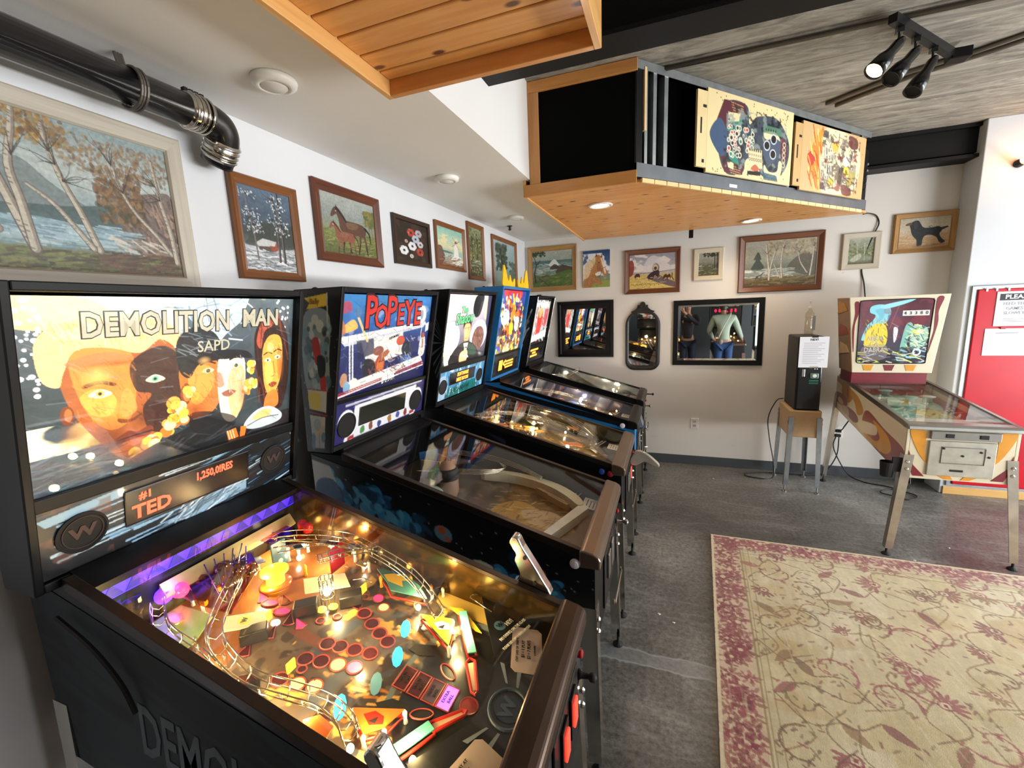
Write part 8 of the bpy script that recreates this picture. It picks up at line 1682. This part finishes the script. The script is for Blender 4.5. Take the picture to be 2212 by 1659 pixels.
def person(name_lab, base, fy, P, skin_m, top_m, leg_m, hair_m, shoe_m, hands, extra=None):
    """P: joint positions; fy +1 faces +y, -1 faces -y; hands: per side finger direction"""
    body = {'pelvis': (P['pelvis'], .11), 'spine': (P['spine'], .10), 'chest': (P['chest'], .115), 'neck': (P['neck'], .048), 'skull': (P['head'], .072), 'crown': (tuple(Vector(P['head']) + Vector((0, 0, .07))), .068), 'chin': (tuple(Vector(P['head']) + Vector((0, fy * .045, -.075))), .042)}
    ed = [('pelvis', 'spine'), ('spine', 'chest'), ('chest', 'neck'), ('neck', 'skull'), ('skull', 'crown'), ('skull', 'chin')]
    for s in 'LR':
        for k, r in (('sho', .055), ('elb', .038), ('wri', .026), ('hip', .085), ('kne', .056), ('ank', .036)): body[k + s] = (P[k + s], r)
        w_ = Vector(P['wri' + s]); h = Vector(hands[s][0]).normalized(); sd = Vector(hands[s][1]).normalized(); pm_ = w_ + h * .075; body['palm' + s] = (tuple(pm_), (.030, .016))
        ed += [('chest', 'sho' + s), ('sho' + s, 'elb' + s), ('elb' + s, 'wri' + s), ('wri' + s, 'palm' + s), ('pelvis', 'hip' + s), ('hip' + s, 'kne' + s), ('kne' + s, 'ank' + s)]
        dn_ = Vector(hands[s][2]).normalized()
        for i, (off, ln) in enumerate(((-.028, .060), (-.010, .072), (.010, .066), (.027, .052))):
            a = pm_ + sd * off + h * .018; b_ = a + h * ln * .5 + dn_ * .006; c_ = b_ + h * ln * .4 + dn_ * .024; body['f%d%sa' % (i, s)] = (tuple(a), .0095); body['f%d%sb' % (i, s)] = (tuple(b_), .0088); body['f%d%sc' % (i, s)] = (tuple(c_), .0075); ed += [('palm' + s, 'f%d%sa' % (i, s)), ('f%d%sa' % (i, s), 'f%d%sb' % (i, s)), ('f%d%sb' % (i, s), 'f%d%sc' % (i, s))]
        th_ = w_ + h * .03 + sd * -.028; body['t%sa' % s] = (tuple(th_), .012); body['t%sb' % s] = (tuple(th_ + h * .035 - sd * .018 + dn_ * .01), .010); body['t%sc' % s] = (tuple(th_ + h * .062 - sd * .014 + dn_ * .02), .0085); ed += [('wri' + s, 't%sa' % s), ('t%sa' % s, 't%sb' % s), ('t%sb' % s, 't%sc' % s)]
        body['toe' + s] = (tuple(Vector(P['ank' + s]) + Vector((0, fy * .15, -.055))), .028); ed.append(('ank' + s, 'toe' + s))
    o = skinned('person', body, ed, skin_m); tag(o, *name_lab)
    g = 1.18; tp = {k: (body[k][0], body[k][1] * g) for k in ('spine', 'chest')}; tp = {'spine': tp['spine'], 'chest': (P['chest'], .135), 'hem': (tuple(Vector(P['pelvis']) + Vector((0, 0, .02))), .138), 'col': (tuple(Vector(P['neck']) + Vector((0, 0, -.03))), .062)}; te = [('spine', 'chest'), ('spine', 'hem'), ('chest', 'col')]
    for s in 'LR': tp['sho' + s] = (P['sho' + s], .072); tp['elb' + s] = (P['elb' + s], .056); tp['cuf' + s] = (tuple(Vector(P['wri' + s]).lerp(Vector(P['elb' + s]), .15)), .042); te += [('chest', 'sho' + s), ('sho' + s, 'elb' + s), ('elb' + s, 'cuf' + s)]
    skinned('sweater', tp, te, top_m, o)
    jp = {'pelvis': (P['pelvis'], .130)}; je = []
    for s in 'LR': jp['hip' + s] = (P['hip' + s], .105); jp['kne' + s] = (P['kne' + s], .076); jp['hem' + s] = (tuple(Vector(P['ank' + s]) + Vector((0, 0, .03))), .058); je += [('pelvis', 'hip' + s), ('hip' + s, 'kne' + s), ('kne' + s, 'hem' + s)]
    skinned('trousers', jp, je, leg_m, o)
    for s in 'LR':
        a = Vector(P['ank' + s]); skinned('shoe', {'h': (tuple(a + Vector((0, -fy * .03, -.045))), .042), 'm': (tuple(a + Vector((0, fy * .07, -.055))), .040), 't': (tuple(a + Vector((0, fy * .15, -.058))), .034)}, [('h', 'm'), ('m', 't')], shoe_m, o)
    hd = Vector(P['head']); skinned('hair', {'a': (tuple(hd + Vector((0, -fy * .02, .075))), .082), 'b': (tuple(hd + Vector((0, -fy * .045, .0))), .078), 'c': (tuple(hd + Vector((0, -fy * .06, -.09))), .055)}, [('a', 'b'), ('b', 'c')], hair_m, o)
    for sx in (-1, 1):
        e = hd + Vector((sx * .03, fy * .068, .005)); G().ball(tuple(e), .011, 10).ob('eye', mat('eye_white', '#e8e4de', .3), o, smooth=True); G().ball(tuple(e + Vector((0, fy * .007, 0))), .006, 8).ob('iris', mat('iris_brown', '#2c1c12', .2), o, smooth=True); G().lathe([(.004, -.006), (.016, 0), (.012, .01), (.0001, .012)], tuple(hd + Vector((sx * .072, 0, -.005))), (sx, 0, 0), 10).ob('ear', skin_m, o, smooth=True)
    G().tube([hd + Vector((0, fy * .070, .005)), hd + Vector((0, fy * .088, -.028))], .007, 8, r1=.012).ob('nose', skin_m, o, smooth=True); G().tube([hd + Vector((-.02, fy * .072, -.055)), hd + Vector((0, fy * .082, -.058)), hd + Vector((.02, fy * .072, -.055))], .005, 6).ob('mouth', mat('lip', '#8c4a44', .5), o, smooth=True)
    return o


SKIN = mat('skin_tone', '#b98a70', .5)
x0 = 2.70
wo = person(('person in pale green sweater and jeans with shoulder bag, seen in mirror', 'person', None), (x0, -.3, 0), -1,
            {'pelvis': (x0, -.28, .98), 'spine': (x0, -.30, 1.16), 'chest': (x0, -.37, 1.40), 'neck': (x0, -.44, 1.55), 'head': (x0, -.52, 1.69), 'shoL': (x0 + .19, -.37, 1.47), 'elbL': (x0 + .30, -.46, 1.20), 'wriL': (x0 + .40, -.66, 1.00), 'shoR': (x0 - .19, -.37, 1.47), 'elbR': (x0 - .27, -.46, 1.20), 'wriR': (x0 - .16, -.66, 1.00), 'hipL': (x0 + .09, -.28, .90), 'kneL': (x0 + .10, -.31, .50), 'ankL': (x0 + .11, -.26, .085), 'hipR': (x0 - .09, -.28, .90), 'kneR': (x0 - .10, -.31, .50), 'ankR': (x0 - .12, -.26, .085)},
            SKIN, mat('sage_knit', '#a9b8a6', .85, var=.06, nsc=60, bump=.3), mat('blue_denim', '#2c4a7c', .8, var=.2, nsc=40), mat('brown_hair', '#3a261a', .5), mat('grey_shoe', '#5a5a5c', .6), {'L': ((0, -1, -.25), (1, 0, 0), (0, 0, -1)), 'R': ((0, -1, -.25), (-1, 0, 0), (0, 0, -1))})
bag = tag(skinned('shoulder_bag', {'a': ((x0 - .13, -.10, 1.00), (.05, .07)), 'b': ((x0 - .02, -.09, 1.00), (.05, .075))}, [('a', 'b')], mat('tan_leather', '#8f8474', .5)), 'small beige shoulder bag worn by the person in green', 'bag')
G().tube(cr([(x0 - .12, -.10, 1.06), (x0 - .02, -.16, 1.30), (x0 + .10, -.24, 1.52), (x0 + .12, -.38, 1.57), (x0 + .02, -.52, 1.40), (x0 - .12, -.42, 1.15), (x0 - .17, -.2, 1.05)], 6), .010, 6).ob('strap', mat('pale_strap', '#c8c4b8', .6), bag, smooth=True)
x1 = 2.02
ph = person(('person in dark clothes holding up a phone beside the camera, in mirror', 'person', None), (x1, -.85, 0), 1,
            {'pelvis': (x1, -.86, .98), 'spine': (x1, -.87, 1.18), 'chest': (x1, -.86, 1.42), 'neck': (x1, -.85, 1.58), 'head': (x1, -.83, 1.73), 'shoR': (x1 + .20, -.86, 1.50), 'elbR': (x1 + .20, -.66, 1.34), 'wriR': (x1 - .10, -.52, 1.62), 'shoL': (x1 - .20, -.86, 1.50), 'elbL': (x1 - .30, -.66, 1.36), 'wriL': (x1 - .34, -.53, 1.64), 'hipR': (x1 + .09, -.86, .90), 'kneR': (x1 + .10, -.84, .50), 'ankR': (x1 + .11, -.88, .085), 'hipL': (x1 - .09, -.86, .90), 'kneL': (x1 - .10, -.84, .50), 'ankL': (x1 - .11, -.88, .085)},
            SKIN, mat('charcoal_jacket', '#2c2c31', .8, var=.15), mat('dark_jeans', '#1c2738', .8), mat('dark_hair', '#1c1512', .5), mat('black_shoe', '#151515', .5), {'L': ((.1, .35, 1), (-1, 0, 0), (0, 1, 0)), 'R': ((-.3, .35, 1), (1, 0, 0), (0, 1, 0))})
pc = Vector((1.6466, -.4018, 1.7921)) - fw * .035
q = [pc + Rv * a + Uv * b_ for a, b_ in ((-.035, -.12), (.115, -.12), (.115, -.045), (-.035, -.045))]; q = [pc + Rv * a + Uv * b_ for a, b_ in ((-.02, -.055), (.135, -.055), (.135, .02), (-.02, .02))]
tag(G().hexa([p - fw * .008 for p in q], q).ob('phone', mat('black_phone', '#0e0e10', .2, coat=.5), bevel=.004), 'black phone held up by the person in dark clothes', 'phone')
